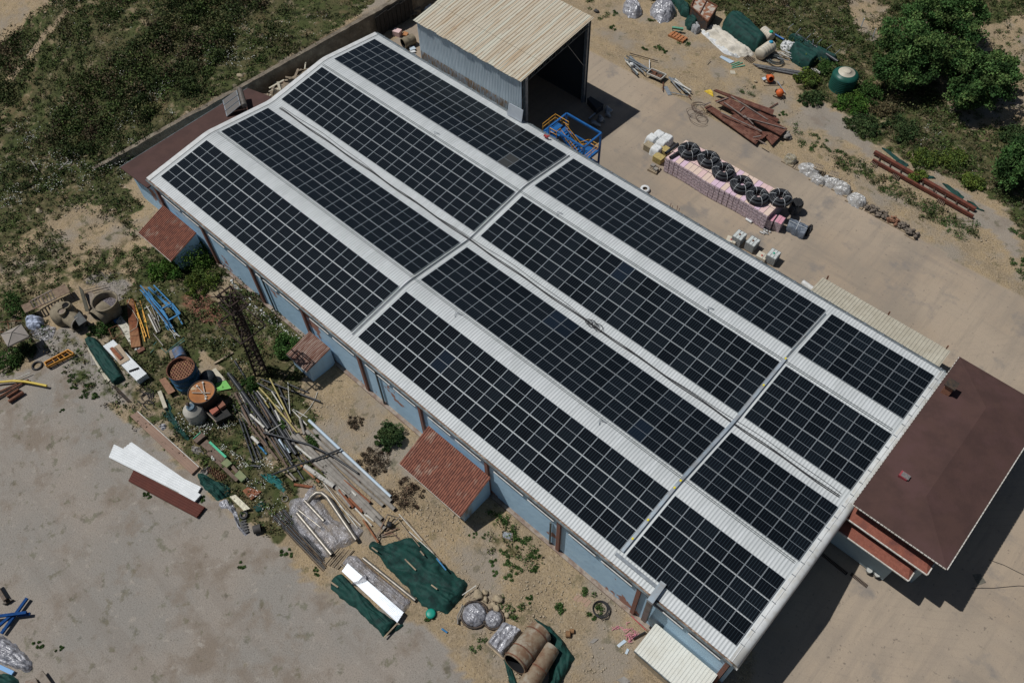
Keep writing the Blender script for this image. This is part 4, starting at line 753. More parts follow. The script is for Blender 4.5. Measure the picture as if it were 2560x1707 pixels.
for a in ((60, 175, 590, 900, .25, pipeblk, 'thickest black pipe, running down the heap from the grass by the green sheet', .1), (600, 905, 900, 1375, .17, pipeblk, 'black pipe between brown pipes and the grey pipes, low in the heap', .0),
          (420, 430, 945, 1235, .2, pipeblk, 'thick black pipe with open end beside the white pipe end', .15), (140, 10, 400, 420, .12, pipeblk, 'thin black pipe half buried in weeds at the top of the heap', .0), (115, 560, 162, 680, .12, pipeblk, 'very short black pipe at the left edge of the heap', .0),
          (200, 770, 390, 1330, .1, pipeblk, 'leftmost of two long glossy black pipes at the left of the heap', .1), (237, 760, 442, 1310, .1, pipeblk, 'right one of two long glossy black pipes at the left of the heap', .12), (420, 1135, 492, 1285, .11, pipeblk, 'short black pipe beside the two long glossy ones', .0),
          (145, 430, 350, 860, .13, pipebrn, 'upper brown pipe along the left of the heap', .2), (350, 850, 700, 1300, .12, pipebrn, 'lower brown pipe along the left of the heap', .15), (250, 770, 600, 1210, .08, pipebrn, 'thin brown pipe left of the lower brown pipe', .0), (170, 420, 470, 890, .07, pipebrn, 'thin dark brown pole right of the upper brown pipe', .1),
          (480, 860, 830, 1400, .1, pipebrn, 'long greyish brown pipe right of the brown pipes', .1), (345, 710, 530, 882, .12, pipewht, 'white tapered pipe lying on the black pipes', .35), (365, 1000, 455, 1092, .17, pipewht, 'short thick white pipe with black bore on the left side of the heap', .35),
          (720, 1040, 862, 1215, .16, pipeblu, 'blue and white plastic pipe piece in the middle of the heap', .0), (625, 410, 775, 645, .07, pipewht, 'thin white pipe between the two yellow pipes', .4), (435, 405, 552, 545, .05, pipewht, 'thin white tube at the top left of the yellow pipes', .3),
          (490, 250, 1262, 542, .09, pipeblk, 'long black pipe sticking out over the bare soil toward the rusty lean-to', .25), (842, 312, 1105, 425, .08, pipeblk, 'shorter black pipe above the long one sticking out over the soil', .1), (440, 300, 835, 520, .1, pipeblk, 'black pipe crossing the top of the heap', .1), (720, 360, 880, 720, .1, pipeblk, 'black pipe beneath the upright looking tan tube', .1),
          (640, 650, 905, 900, .07, pipeblk, 'first of the thin black pipes below the yellow pipes', .1), (660, 720, 900, 945, .07, pipeblk, 'second of the thin black pipes below the yellow pipes', .05), (590, 1010, 772, 1270, .09, pipeblk, 'black pipe with a shiny edge ending above the white flowers', .1), (480, 600, 800, 950, .07, pipeblk, 'thin black pipe just left of the longer yellow pipe', .05), (220, 640, 420, 960, .09, pipeblk, 'black pipe left of the brown pipes', .05), (430, 1080, 560, 1230, .1, bluesteel, 'short blue pipe among the black pipes', .0),
          (560, 490, 730, 630, .05, pipewht, 'thin pale tube crossing beneath the longer yellow pipe', .2), (835, 290, 862, 700, .045, pipewht, 'thin tan tube lying straight across the top of the heap', .4), (992, 765, 1052, 972, .13, pipegry, 'short grey pipe lying across the blue white pipe', .3),
          (890, 1080, 1130, 1235, .1, pipegry, 'grey pipe ending in the middle of the heap', .1), (940, 1120, 1155, 1295, .12, pipewht, 'clean white pipe beneath the crossing black pipe', .2), (1010, 1240, 1340, 1490, .08, pipebrn, 'dark brown pipe lying on the grey pipes', .3), (350, 1380, 480, 1390, .14, pipeblk, 'stubby black pipe below the glossy black pipes', .0), (940, 1400, 1040, 1560, .1, pipeblk, 'black pipe leading to the teal tarp', .0),
          (905, 640, 1090, 750, .05, pipewht, 'thin white rail at the edge of the bare soil', .2), (890, 650, 1085, 850, .07, pipewht, 'white rail right of the yellow pipes', .1), (570, 945, 755, 830, .04, pipewht, 'thin pale stick lying across the thick black pipes', .5)):
    pipe('Z5', *a[:6], a[6], h=a[7], group=PG)
path('Z5', [(600, 240), (700, 440), (790, 620), (840, 730), (880, 815)], .085, pipeyel, 'upper yellow pipe bending down the heap', .35, group=PG); path('Z5', [(460, 360), (590, 500), (700, 640), (830, 790), (950, 940), (990, 935)], .095, pipeyel, 'longer yellow pipe ending in an elbow', .3, group=PG)
path('Z5', [(430, 400), (520, 520), (590, 625)], .06, pipeyel, 'short thin yellow pipe left of the longer one', .2, group=PG); path('Z5', [(1222, 415), (1190, 510), (1130, 610), (1060, 690), (995, 752)], .035, pipewht, 'thin curved tan hose lying out over the bare soil', .1, group=PG)
path('Z5', [(515, 945), (800, 1015), (1120, 1105), (1400, 1240), (1750, 1475)], .1, pipeblk, 'long black pipe lying diagonally over the grey pipes', .5, group=PG); path('Z5', [(620, 1500), (880, 1400), (1200, 1290), (1530, 1160)], .1, pipeblk, 'black pipe lying crossways over everything', .6, group=PG)
mb = MB()
pipe('Z5', 1110, 785, 2180, 1785, .16, pipeblu, 'long pale blue pipe along the outer edge of the heap', h=.1, group=PG)
ZG = (((1175, 920), (1770, 490)), ((1080, 930), (1815, 595)), ((960, 980), (1560, 700)), ((900, 985), (1690, 850)))
for (s_, e_), lab in zip(ZG, ('grey concrete pipe beside the pale blue pipe', 'second grey concrete pipe from the pale blue pipe', 'third grey concrete pipe from the pale blue pipe', 'fourth grey concrete pipe from the pale blue pipe')):
    a = P('Z5', *s_, h=.17); b = P('Z6', *e_, h=.17); mb = MB(); mb.pipe(a + Vector((0, 0, .05)), b + Vector((0, 0, .05)), .22, 14); one('pipe', lab, 'pipe', mb, [pipegry, dark], PG)
for a in ((720, -60, 1235, 385, .2, pipegry, 'grey pipe with dark open end beside the wrapped white one', .1), (860, -60, 1650, 720, .2, pipegry, 'long grey pipe in the middle of the grey row', .05), (640, 25, 1020, 292, .24, M('lagging', (.55, .53, .48), (.42, .4, .36), 5, rough=.95, bump=.8), 'thick white lagged pipe with frayed end', .15), (1010, -60, 1590, 465, .08, rustor, 'thin brown rusty pipe between the grey pipes', .1),
          (1150, 210, 1495, 498, .1, rustor, 'bright rust red tube lying on the grey pipes', .25), (1085, 335, 1275, 565, .13, rustor, 'short thick rust red pipe', .2), (1215, 445, 1395, 625, .14, rustor, 'second short thick rust red pipe, with a white patch', .1), (1060, 370, 1425, 700, .07, pipewht, 'white square tube below the rust red pipes', .05), (1285, 560, 1515, 805, .08, pipewht, 'white square tube ending by the tripod frame', .1),
          (880, 240, 1330, 835, .05, pipewht, 'long thin tan pole beside the bent steel pipe', .15), (930, 270, 1380, 800, .04, pipebrn, 'thin brown pole beside the tan pole', .1), (970, 440, 1225, 765, .05, pipewht, 'thin white bar under the bent steel pipe', .05), (1400, 730, 1600, 1020, .1, rustor, 'orange rusty channel running under the big green tarp', .2), (1090, 540, 1370, 800, .05, pipewht, 'pale thin tube above the plastic sheet', .1), (1420, 650, 1545, 740, .12, pipewht, 'white pipe offcut near the tripod frame', .0), (860, 90, 930, 130, .09, pipeblk, 'black pipe stub on the grey pipes', .3), (350, 90, 490, 215, .1, wood, 'wooden post end by the teal tarp', .1), (410, 80, 525, 210, .09, pipegry, 'grey post end by the teal tarp', .1), (500, 265, 740, 300, .15, rustor, 'red brown pipe lying behind the plastic sheet', .0)):
    pipe('Z6', *a[:6], a[6], h=a[7], group=PG)
for k in range(7): plank('Z6', 905 + k * 26, 1300 + k * 11, 1090 + k * 30, 1090 + k * 4, .09, .06, wood, ['weathered slat at the left of the slat bundle', 'second weathered slat of the bundle', 'third weathered slat of the bundle', 'fourth weathered slat of the bundle', 'fifth weathered slat of the bundle', 'sixth weathered slat of the bundle', 'weathered slat at the right of the slat bundle'][k], .15 + .05 * (k % 2), 'slat_board', 'board', 'weathered slats')
path('Z6', [(680, 490, .2), (730, 420, .45), (790, 375, .6), (860, 375, .6), (930, 430, .6), (1180, 800, .45), (1310, 990, .3)], .2, brass, 'large shiny steel pipe bent back in a hairpin', 0, group=PG, n=14)
for a in ((540, 640, 990, 1185, .22, 'long steel duct under the clear plastic, on the left'), (640, 480, 890, 745, .2, 'steel duct under the clear plastic, upper one'), (505, 560, 850, 830, .14, 'slimmer steel duct under the clear plastic')): pipe('Z6', *a[:5], brass, a[5], h=.25, name='duct', cat='duct', group='steel ducts under clear plastic')
t = heap('plastic_sheet', 'crumpled clear plastic sheeting spread over steel ducts', 'plastic sheet', 'Z6', [(440, 480), (540, 430), (640, 440), (720, 280), (790, 270), (840, 480), (1050, 740), (1300, 800), (1440, 880), (1300, 1010), (1100, 1120), (930, 1240), (860, 1220), (480, 820), (430, 640)], [(600, 560), (1050, 1000)], .6, wrap, 3, .09, 5, 1.1)
for k, (du, L_, lab) in enumerate(((0, 1, 'long thick grey pipe running beside the rust red tubes'), (95, .9, 'thick grey pipe left of the middle of the grey row'), (-110, .85, 'thick grey pipe nearest the bent shiny pipe'), (215, 1, 'thick grey pipe right of the middle of the grey row'), (330, .95, 'thick grey pipe just inside the pale blue pipe row'))):
    a = P('Z6', 780 + du * .75, -140 + du * .2, h=.2); b = P('Z6', 1450 + du, 640 - du * .45, h=.2); mb = MB(); mb.pipe(a, a.lerp(b, L_), .19, 14); one('pipe', lab, 'pipe', mb, [pipegry, dark], PG)
for k in range(12):
    u = rp.uniform(700, 1500); v = rp.uniform(-120, 420) + (u - 900) * .35; r_ = rp.choice((.05, .07, .1, .12)); a = P('Z6', u - 250, v - 230, h=r_); b = P('Z6', u, v, h=r_ + rp.uniform(0, .3)); mb = MB(); mb.pipe(a, b, r_, 10); one('pipe', 'loose weathered pipe lying in the grey row of the heap', 'pipe', mb, [(pipegry, pipebrn, pipewht, rustor)[k % 4], dark], 'loose weathered pipes in the grey row')
for k in range(13):
    u = 205 + k * 14; v = 690 - k * 9; pipe('Z6', u, v, 880 + (k % 5) * 16 - k * 4, 1400 - k * 22, .045 + .012 * (k % 3), pipeblk if k % 3 else darksteel, 'dark steel bar in the bundle along the gravel edge', h=.04 * (k % 4), group='dark bars along the gravel', name='steel_bar', cat='bar', n=6, solid=True)
t = thing('tripod_stand', 'grey welded steel stand lying at the head of the big green tarp', 'stand', P('Z6', 1720, 650)); mb = MB()
for a, b in (((1720, 655, .9), (1570, 960, .1)), ((1720, 655, .9), (1860, 700, .3)), ((1570, 960, .1), (1860, 830, .2)), ((1700, 870, .1), (1880, 680, .5)), ((1640, 950, .1), (1790, 900, .4)), ((1790, 900, .4), (1880, 1000, .1))): mb.bar(P('Z6', a[0], a[1], h=a[2]), P('Z6', b[0], b[1], h=b[2]), .09)
mb.build('leg_frame', grayrust, t); mb = MB(); q = P('Z6', 1745, 790, h=.35); mb.blob(q, (.35, .3, .3), seed=4); mb.build('hub', black, t)
heap('tarp', 'biggest dark green tarp draped in folds over long goods', 'tarp', 'C8', [(180, 640), (230, 600), (300, 640), (460, 570), (560, 610), (640, 680), (740, 800), (870, 890), (840, 980), (790, 1030), (740, 1090), (650, 1090), (560, 1050), (440, 900), (330, 800), (260, 700)], [(300, 680), (740, 980)], .8, gtarp, 2.6, .16, 2, 1.0)
for k, a in enumerate(((250, 590, 320, 430), (400, 420, 560, 600), (430, 440, 700, 760), (830, 970, 925, 905), (380, 440, 540, 640), (470, 540, 650, 700))): plank('C8', *a, .07, .07, pipewht if k % 2 else wood, 'pale pole sticking out from the big green tarp', .35, 'pole', 'pole', 'poles under the big green tarp')
for k, (u0, v0, u1, v1) in enumerate(((215, 645, 255, 675), (440, 725, 515, 800), (545, 670, 570, 700), (655, 720, 720, 800), (620, 900, 660, 930))): plank('C8', u0, v0, u1, v1, .12, .04, wood if k != 3 else bluesteel, ['short batten at the head of the big green tarp', 'long batten weighing down the middle of the big green tarp', 'small batten near the upper edge of the big green tarp', 'blue rail lying on the right edge of the big green tarp', 'small batten low on the big green tarp'][k], .95, 'batten', 'batten')
heap('tarp', 'narrow green tarp beside the bright metal sheet', 'tarp', 'Z8', [(150, 440), (230, 340), (330, 320), (560, 560), (900, 880), (1170, 1060), (960, 1290), (850, 1160), (700, 1020), (560, 870), (380, 740), (180, 580)], [(350, 480), (980, 1080)], .5, gtarp, 4, .09, 8, 1.4)
plank('Z8', 965, 1285, 1170, 1065, .12, .1, wood, 'long batten along the end of the narrow green tarp', .35); plank('Z8', 165, 450, 270, 525, .14, .05, wood, 'short pale batten on the narrow green tarp', .5, 'batten', 'batten'); heap('tarp', 'small rag of green tarp past the bright metal sheet', 'tarp', 'Z8', [(1150, 1100), (1250, 1080), (1260, 1110), (1180, 1180), (1060, 1230), (1000, 1270)], [(1130, 1150), (1180, 1120)], .3, gtarp, 3, .06, 9)
heap('plastic_sheet', 'clear plastic wrapped round long rods beside the bright metal sheet', 'plastic sheet', 'Z8', [(300, 170), (440, 40), (580, 60), (700, 200), (1380, 740), (1340, 830), (1260, 930), (700, 430)], [(480, 180), (1220, 780)], .4, wrap, 4, .08, 11, 2.5)
for k in range(9): pipe('Z8', 300 + k * 32, 180 - k * 14, 1180 + k * 20, 850 - k * 14, .05, [brass, wood, pipebrn][k % 3], 'long thin rod wrapped in clear plastic', h=.1, group='wrapped rods', name='rod', cat='rod', n=6, solid=True)
sheet('metal_sheet', 'bright mirror like ribbed metal sheets glaring in the sun', 'metal sheets', 'Z8', [(330, 285), (415, 165), (1262, 905), (1165, 1058)], .6, chrome, .26, .03, .08)
t = heap('plastic_sheet', 'torn plastic lying across the bright metal sheets', 'plastic sheet', 'Z8', [(480, 500), (600, 460), (690, 350), (730, 380), (720, 480), (600, 530)], [(600, 480), (690, 430)], .75, wrap, 9, .05, 3)
pipe('Z8', 650, 90, 1440, 725, .17, brass, 'long straight shiny steel pipe beside the big green tarp', h=.05); mb = MB(); q = P('Z8', 1668, 920, h=.3); mb.lathe(q, [(.42, -.3), (.45, 0), (.3, .05), (0, .06)], 20); one('tub_cover', 'round green lid on the ground at the tip of the big tarp', 'lid', mb, M('lid_green', (.01, .25, .18), rough=.4))
mb = MB(); q0 = P('Z8', 1835, 1150, h=.1); q1 = P('Z8', 1920, 1210, h=.1); mb.tube([q0, q1], .09, 10); one('offcut', 'short light blue pipe offcut alone on the gravel', 'pipe', mb, bluesteel)
BL = ['largest boulder of the pile beside the green tarp', 'upper middle boulder of the pale pile', 'small boulder below the largest one', 'little round boulder in the middle of the pile', 'round pale boulder at the right of the pile', 'small boulder under the round pale one', 'lowest boulder near the wrapped goods', 'small boulder apart from the pile on the right', 'tiny boulder left of the wrapped ring', 'boulder between weeds above the wrapped goods']
for k, (u, v, r) in enumerate(((940, 967, .5), (985, 953, .32), (988, 1000, .3), (1044, 1000, .2), (1078, 996, .42), (1041, 1034, .28), (1062, 1060, .35), (1135, 1105, .28), (1152, 1085, .18), (1112, 1078, .16))):
    q = P('C8', u, v, h=r * .5); mb = MB(); mb.blob(q, (r, r * .85, r * .7), seed=k + 1, rough=.35); one('boulder', BL[k], 'boulder', mb, rocks, 'boulders by the green tarp')
# wrapped goods at the bottom
for (u, v, r, h, lab) in ((915, 1105, 1.15, .9, 'round bale of goods under grey plastic beside the boulders'), (1045, 1135, .85, .8, 'smaller round bale under grey plastic, next to the plastic wrapped crate')):
    q = P('C8', u, v); t = thing('wrapped_bale', lab, 'wrapped bale', q); mb = MB(); mb.drape([(q.x + r * math.cos(a_ * .4), q.y + r * math.sin(a_ * .4)) for a_ in range(16)], [(q.x - .2, q.y), (q.x + .2, q.y)], h, 0, 3, .1, 4, 2); mb.build('plastic_cover', wraps, t)
    mb = MB(); mb.tube([(q.x + (r + .05) * math.cos(a_ * .33), q.y + (r + .05) * math.sin(a_ * .33), q.z + .15) for a_ in range(20)], .1, 6); mb.build('hoop', darksteel, t)
for k in range(3): path('C8', [(848 - k * 8, 1040), (838 - k * 12, 1080), (825 - k * 14, 1115), (795 + k * 3, 1165)], .06, pipegry, ['inner grey hoop leaning by the round bale', 'middle grey hoop leaning by the round bale', 'outer grey hoop leaning by the round bale'][k], .1 + .1 * k, 'hoop_bar', 'hoop')
cq = [P('C8', *q) for q in ((1000, 1300), (1105, 1165), (1245, 1235), (1110, 1400))]; t = thing('wrapped_crate', 'box shaped load under shiny grey plastic beside the big rusty pipe', 'wrapped crate', P('C8', 1110, 1280)); mb = MB(); cm = sum(cq, Vector()) / 4
mb.drape([(q.x, q.y) for q in cq], [cq[0].lerp(cq[3], .5), cq[1].lerp(cq[2], .5)], 1.25, 0, 9, .08, 6, 2.5); mb.build('plastic_cover', wraps, t); mb = MB(); mb.prism([(cm.x + (q.x - cm.x) * 1.1, cm.y + (q.y - cm.y) * 1.1) for q in cq], float(gz(cm.x, cm.y)), float(gz(cm.x, cm.y)) + .15); mb.build('pallet', wood, t)
burnt = M('burnt_steel', (.24, .185, .125), (.17, .10, .06), 1.2, rough=.6, c3=(.3, .26, .2), scale3=.8, lo3=.5, hi3=.6, bump=.2)
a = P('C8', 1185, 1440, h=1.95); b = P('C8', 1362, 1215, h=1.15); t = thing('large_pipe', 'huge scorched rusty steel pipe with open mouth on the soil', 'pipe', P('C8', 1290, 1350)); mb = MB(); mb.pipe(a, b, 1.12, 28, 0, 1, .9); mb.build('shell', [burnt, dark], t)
d_ = (b - a).normalized()
for k in (.02, .3, .82): mb = MB(); mb.tube([a + d_ * (b - a).length * k, a + d_ * ((b - a).length * k + .12)], 1.17, 28, cap=False); mb.build('flange_ring', rust, t)
a = P('C8', 1255, 1620, h=1.5); b = P('C8', 1430, 1325, h=.9); t = thing('large_pipe', 'second huge rusty pipe, narrower, partly out of frame at the bottom', 'pipe', P('C8', 1350, 1480)); mb = MB(); mb.pipe(a, b, .85, 28, 0, 1, .9); mb.build('shell', [burnt, dark], t); mb = MB(); d_ = (b - a).normalized(); mb.tube([a + d_ * 2, a + d_ * 2.12], .9, 28, cap=False); mb.build('flange_ring', rust, t)
heap('tarp', 'green tarp tucked round the two huge rusty pipes', 'tarp', 'C8', [(1310, 1120), (1420, 1180), (1500, 1260), (1600, 1400), (1520, 1540), (1460, 1620), (1400, 1640), (1430, 1400), (1440, 1300), (1380, 1200)], [(1500, 1330), (1490, 1520)], .7, gtarp, 3, .1, 12, 1.2); heap('tarp', 'strip of green tarp under the mouth of the huge rusty pipe', 'tarp', 'C8', [(1110, 1400), (1140, 1385), (1200, 1560), (1260, 1640), (1180, 1660), (1150, 1560)], [(1150, 1470), (1190, 1580)], .25, gtarp, 3, .05, 13)
for k in range(4): pass
t = thing('hose_coil', 'coiled dark hose lying on weeds below the blue wall', 'hose', P('C8', 1768, 1062))
q = P('C8', 1768, 1062, h=.08); mb = MB()
for k in range(4): mb.tube([(q.x + (.62 + .06 * k) * math.cos(a_ * .3) + .04 * k, q.y + (.6 + .05 * k) * math.sin(a_ * .3), q.z + .04 * k) for a_ in range(22)], .035, 6)
mb.build('loops', blackcable, t); mb = MB(); mb.tube([P('C8', u, v, h=.05) for u, v in ((1815, 1020), (1838, 1080), (1825, 1130), (1790, 1140), (1745, 1115))], .03, 6); mb.build('loose_end', blackcable, t)
slabt('metal_grid', 'small grey ribbed metal panel with dark edge below the blue wall', 'metal panel', 'C8', [(1098, 530), (1175, 548), (1170, 602), (1105, 580)], .15, .06, grayrust)
sheet('ribbed_offcut', 'small ribbed steel offcut on top of the metal panel', 'metal sheet', 'C8', [(1102, 538), (1165, 552), (1162, 592), (1108, 575)], .2, steel, .2, .03, .01)
for k, (u, v, r, lab) in enumerate(((1535, 1235, .3, 'round log end lying on the bare soil'), (1560, 1215, .2, 'smaller log beside the round log end'))): 
    q = P('C8', u, v, h=.15); mb = MB(); mb.tube([q, q + Vector((.3, .25, .05))], r, 12); one('log', lab, 'log', mb, M('log_wood', (.24, .13, .06), (.18, .1, .05), 5, rough=.9))
pinkn = M('pink_net', (.62, .25, .3), (.5, .2, .25), 5, rough=.8); q = P('C8', 1955, 1215, h=.12); mb = MB()
for k in range(26): a_ = q + Vector((rnd.uniform(-.9, .9), rnd.uniform(-.5, .6), rnd.uniform(-.1, .15))); mb.tube([a_, a_ + Vector((rnd.uniform(-.35, .35), rnd.uniform(-.35, .35), .05)), a_ + Vector((rnd.uniform(-.5, .5), rnd.uniform(-.5, .5), 0))], .03, 5)
one('plastic_net', 'tangled pink plastic netting near the corner of the white shed', 'netting', mb, pinkn)
for c, q4, h, lab in (('C8', [(1880, 1310), (1930, 1270), (1948, 1285), (1895, 1325)], .08, 'pale blue board piece below the pink netting'), ('C8', [(1935, 1365), (1950, 1330), (1965, 1340), (1950, 1372)], .08, 'small pale blue board piece nearer the white shed'), ('C8', [(1695, 1290), (1725, 1265), (1755, 1268), (1720, 1298)], .1, 'flat grey stone slab on the bare soil'), ('C8', [(1880, 1545), (1930, 1520), (1975, 1555), (1930, 1580)], .1, 'broken concrete slab at the bottom of the bare soil')): slabt('board_piece' if 'blue' in lab else 'stone_slab', lab, 'board' if 'blue' in lab else 'stone', c, q4, h, .06, pipeblu if 'blue' in lab else rockg)
pipe('C8', 1990, 1265, 2075, 1220, .08, black, 'black pipe leaning against the corner of the white shed', h=.2, solid=True); plank('C8', 1980, 1112, 2080, 1208, .06, .05, M('red_trim', (.4, .04, .06), rough=.6), 'thin red rail at the foot of the blue wall', .6, 'rail_strip', 'rail')
for k in range(4): plank('C8', 1590 + k * 25, 1005 + k * 14, 1625 + k * 25, 965 + k * 14, .3, .03, M('brick_pink', (.33, .22, .16), rough=.95), 'flat brick paver half buried in the soil above the hose coil', 0, 'paver_block', 'paver', 'pavers above the hose coil')
# stack with ribbed sheets, boards, drums
t = thing('sheet_stack', 'stack of brown ribbed panels with a white edge on the gravel', 'panel stack', P('C4', 1100, 1440)); A_, B_, C_, D_ = P('C4', 890, 1312, h=.3), P('C4', 938, 1282, h=.3), P('C7', 1350, 103, h=.3), P('C7', 1302, 150, h=.3)
mb = MB(); mb.corr([A_, B_, C_, D_], .25, .02, .3); mb.build('panels', bsheet, t); mb = MB(); mb.bar(B_ + Vector((0, .04, .03)), C_ + Vector((0, .04, .03)), .07, .05); mb.build('edge_strip', pipewht, t)
sheet('metal_sheet', 'longest white ribbed roofing sheets lying on the gravel', 'metal sheets', 'D', [(250, 1050), (262, 1020), (462, 1118), (445, 1148)], .25, wsheet, .25, .05, .1); sheet('metal_sheet', 'second bundle of white ribbed sheets fanned out behind the longest', 'metal sheets', 'D', [(283, 1030), (302, 1015), (432, 1105), (420, 1112)], .15, wsheet, .25, .05, .06)
sheet('metal_sheet', 'short white flat sheet at the end of the white ribbed sheets', 'metal sheets', 'C7', [(1215, 277), (1258, 220), (1365, 288), (1322, 335)], .42, wsheet, .3, .02, .2); sheet('metal_sheet', 'glossy dark red ribbed sheets lying on the gravel', 'metal sheets', 'C7', [(872, 195), (908, 122), (1392, 372), (1335, 443)], .35, dred, .25, .05, .2)
t = thing('machine_bed', 'long rusty green and brown metal trough among white flowers', 'trough', P('Z7', 600, 450))
for q4, h, mt in (([(240, 215), (350, 110), (412, 160), (285, 265)], .5, pipebrn), ([(340, 290), (430, 215), (705, 470), (635, 530)], .35, pipebrn), ([(625, 545), (710, 475), (785, 545), (710, 605)], .5, M('green_khaki', (.22, .23, .12), (.16, .2, .1), 2, rough=.8)), ([(770, 605), (800, 570), (870, 650), (840, 690)], .3, pipebrn), ([(815, 715), (890, 640), (990, 735), (915, 805)], .5, MATS.get('green_khaki'))):
    slabt('tray', None, None, 'Z7', q4, h, .4 if h > .4 else .1, mt or MATS['green_khaki'], t)
mb = MB(); mb.bar(P('Z7', 470, 250, h=.45), P('Z7', 700, 465, h=.45), .22, .12); mb.build('green_edge', M('bright_green', (.05, .4, .22), rough=.5), t); mb = MB(); mb.bar(P('Z7', 440, 390, h=.2), P('Z7', 860, 790, h=.2), .35, .15); mb.build('side_rail', pipebrn, t); mb = MB(); mb.bar(P('Z7', 240, 205, h=.55), P('Z7', 345, 115, h=.55), .06, .08); mb.build('end_rail', MATS['bright_green'], t)
for k in range(6):
    q0 = P('Z7', 480 + k * 35, 640 + k * 24, h=.15); mb = MB(); mb.tube([(q0.x + .18 * math.cos(a_ * .9), q0.y + a_ * .03 - .3, q0.z + .18 * math.sin(a_ * .9) + .05) for a_ in range(24)], .035, 5); one('coil_spring', 'rusty coil spring in the row between the flowers and the green tarp', 'spring', mb, rust, 'rusty springs')
heap('tarp', 'crumpled dark green tarp at the gravel edge beside rusty springs', 'tarp', 'Z7', [(300, 700), (380, 680), (560, 800), (700, 830), (760, 900), (740, 1000), (650, 1060), (580, 1080), (430, 930), (340, 840)], [(420, 800), (650, 970)], .55, gtarp, 2.2, .16, 20, 1.8)
heap('rubble', 'small pile of pale rubble and scrap wood', 'rubble', 'Z7', [(330, 680), (400, 620), (470, 590), (500, 650), (420, 720)], [(390, 660), (450, 640)], .3, rockg, 2, .15, 21, 4)
sheet('metal_sheet', 'small bundle of shiny ribbed sheets beside the red plate', 'metal sheets', 'Z7', [(750, 1015), (830, 985), (1040, 1180), (950, 1210)], .3, M('zinc_warm', (.45, .43, .33), (.3, .28, .22), 3, rough=.3, metal=.5), .2, .05, .12); slabt('metal_plate', 'rust red metal plate lying in the white flowers', 'plate', 'Z7', [(930, 930), (1000, 880), (1200, 940), (1050, 1060)], .15, .03, rustor)
heap('tarp', 'teal tarp half under the crossing black pipe', 'tarp', 'Z7', [(1170, 700), (1300, 690), (1400, 720), (1490, 800), (1560, 950), (1520, 980), (1400, 890), (1290, 820)], [(1300, 740), (1450, 850)], .3, teal, 2.5, .08, 22, 1.8); heap('tarp', 'dark scrap of green tarp in the white flowers', 'tarp', 'Z7', [(1080, 1150), (1180, 1080), (1260, 1110), (1230, 1200), (1130, 1230)], [(1150, 1160), (1200, 1140)], .25, gtarp, 2, .08, 23)
q = P('Z7', 1525, 1042, h=.15); mb = MB(); mb.tube([(q.x + .3 * math.cos(a_ * .35), q.y + .3 * math.sin(a_ * .35), q.z) for a_ in range(19)], .04, 6); one('ring', 'pale ring lying in the grass beside the plastic sheet', 'ring', mb, pipegry)
heap('plastic_sheet', 'long twisted strip of shiny plastic trailing over the gravel', 'plastic sheet', 'Z7', [(600, 1090), (700, 1040), (800, 1130), (880, 1280), (900, 1440), (1040, 1540), (960, 1560), (860, 1450), (800, 1260), (720, 1180), (620, 1180)], [(720, 1110), (890, 1440)], .3, wraps, 2, .1, 24, 3)
t = thing('tyre', 'old black tyre with rim lying by the shiny plastic strip', 'tyre', P('Z7', 950, 1275)); q = P('Z7', 950, 1275, h=.12); mb = MB(); mb.lathe(q, [(.2, -.1), (.38, -.12), (.45, 0), (.38, .12), (.2, .1), (.2, -.1)], 20); mb.build('rubber', black, t); mb = MB(); mb.lathe(q, [(.2, 0), (.1, .03), (0, .03)], 16); mb.build('rim', grayrust, t)
t = thing('rubber_track', 'black rubber track lying below the tyre', 'track', P('Z7', 970, 1420)); 
for k in range(5): mb = MB(); mb.bar(P('Z7', 915 + k * 14, 1365 + k * 40, h=.15), P('Z7', 985 + k * 8, 1345 + k * 38, h=.15), .12, .12); mb.build('lug', black, t)
mb = MB(); mb.bar(P('Z7', 925, 1360, h=.08), P('Z7', 985, 1520, h=.08), .5, .08); mb.build('belt', black, t)
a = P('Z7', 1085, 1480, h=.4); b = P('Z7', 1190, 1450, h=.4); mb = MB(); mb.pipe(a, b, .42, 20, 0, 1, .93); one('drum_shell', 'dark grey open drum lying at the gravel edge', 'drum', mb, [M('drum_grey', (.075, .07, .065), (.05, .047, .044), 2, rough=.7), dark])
# drums and tanks
def vcyl(c, ctr, rx, toph, label, name, cat):
    q = P(c, *ctr, h=toph); return q
q = P('Z3', 400, 340, h=3.1); g = float(gz(q.x, q.y)); t = thing('blue_vat', 'tall blue ribbed steel vat showing a rusty tube sheet full of holes', 'vat', (q.x, q.y, g)); R_ = 1.42
mb = MB(); mb.lathe((q.x, q.y, g), [(R_, 0), (R_, .8), (R_ + .06, .82), (R_ + .06, .9), (R_, .92), (R_, 1.7), (R_ + .06, 1.72), (R_ + .06, 1.8), (R_, 1.82), (R_, 2.5), (R_ + .06, 2.52), (R_ + .06, 2.6), (R_, 2.62), (R_, 3.1)], 40); mb.build('shell', M('vat_blue', (.02, .075, .14), (.03, .1, .18), 2, rough=.5, c3=(.06, .05, .05), scale3=1.2, lo3=.6, hi3=.7), t)
mb = MB(); mb.lathe((q.x, q.y, g), [(R_, 3.1), (R_ + .05, 3.14), (R_ - .06, 3.14), (R_ - .08, 2.2)], 40); mb.build('rim', rust, t)
mb = MB(); mb.lathe((q.x, q.y, g), [(R_ - .06, 2.45), (0, 2.45)], 40, 0, None, False); mb.build('floor_plate', dark, t)
ts = MB(); tsm = M('tube_sheet', (.16, .065, .045), (.24, .13, .07), 4, rough=.9, c3=(.45, .3, .1), scale3=1.5, lo3=.66, hi3=.7); RR = R_ - .14
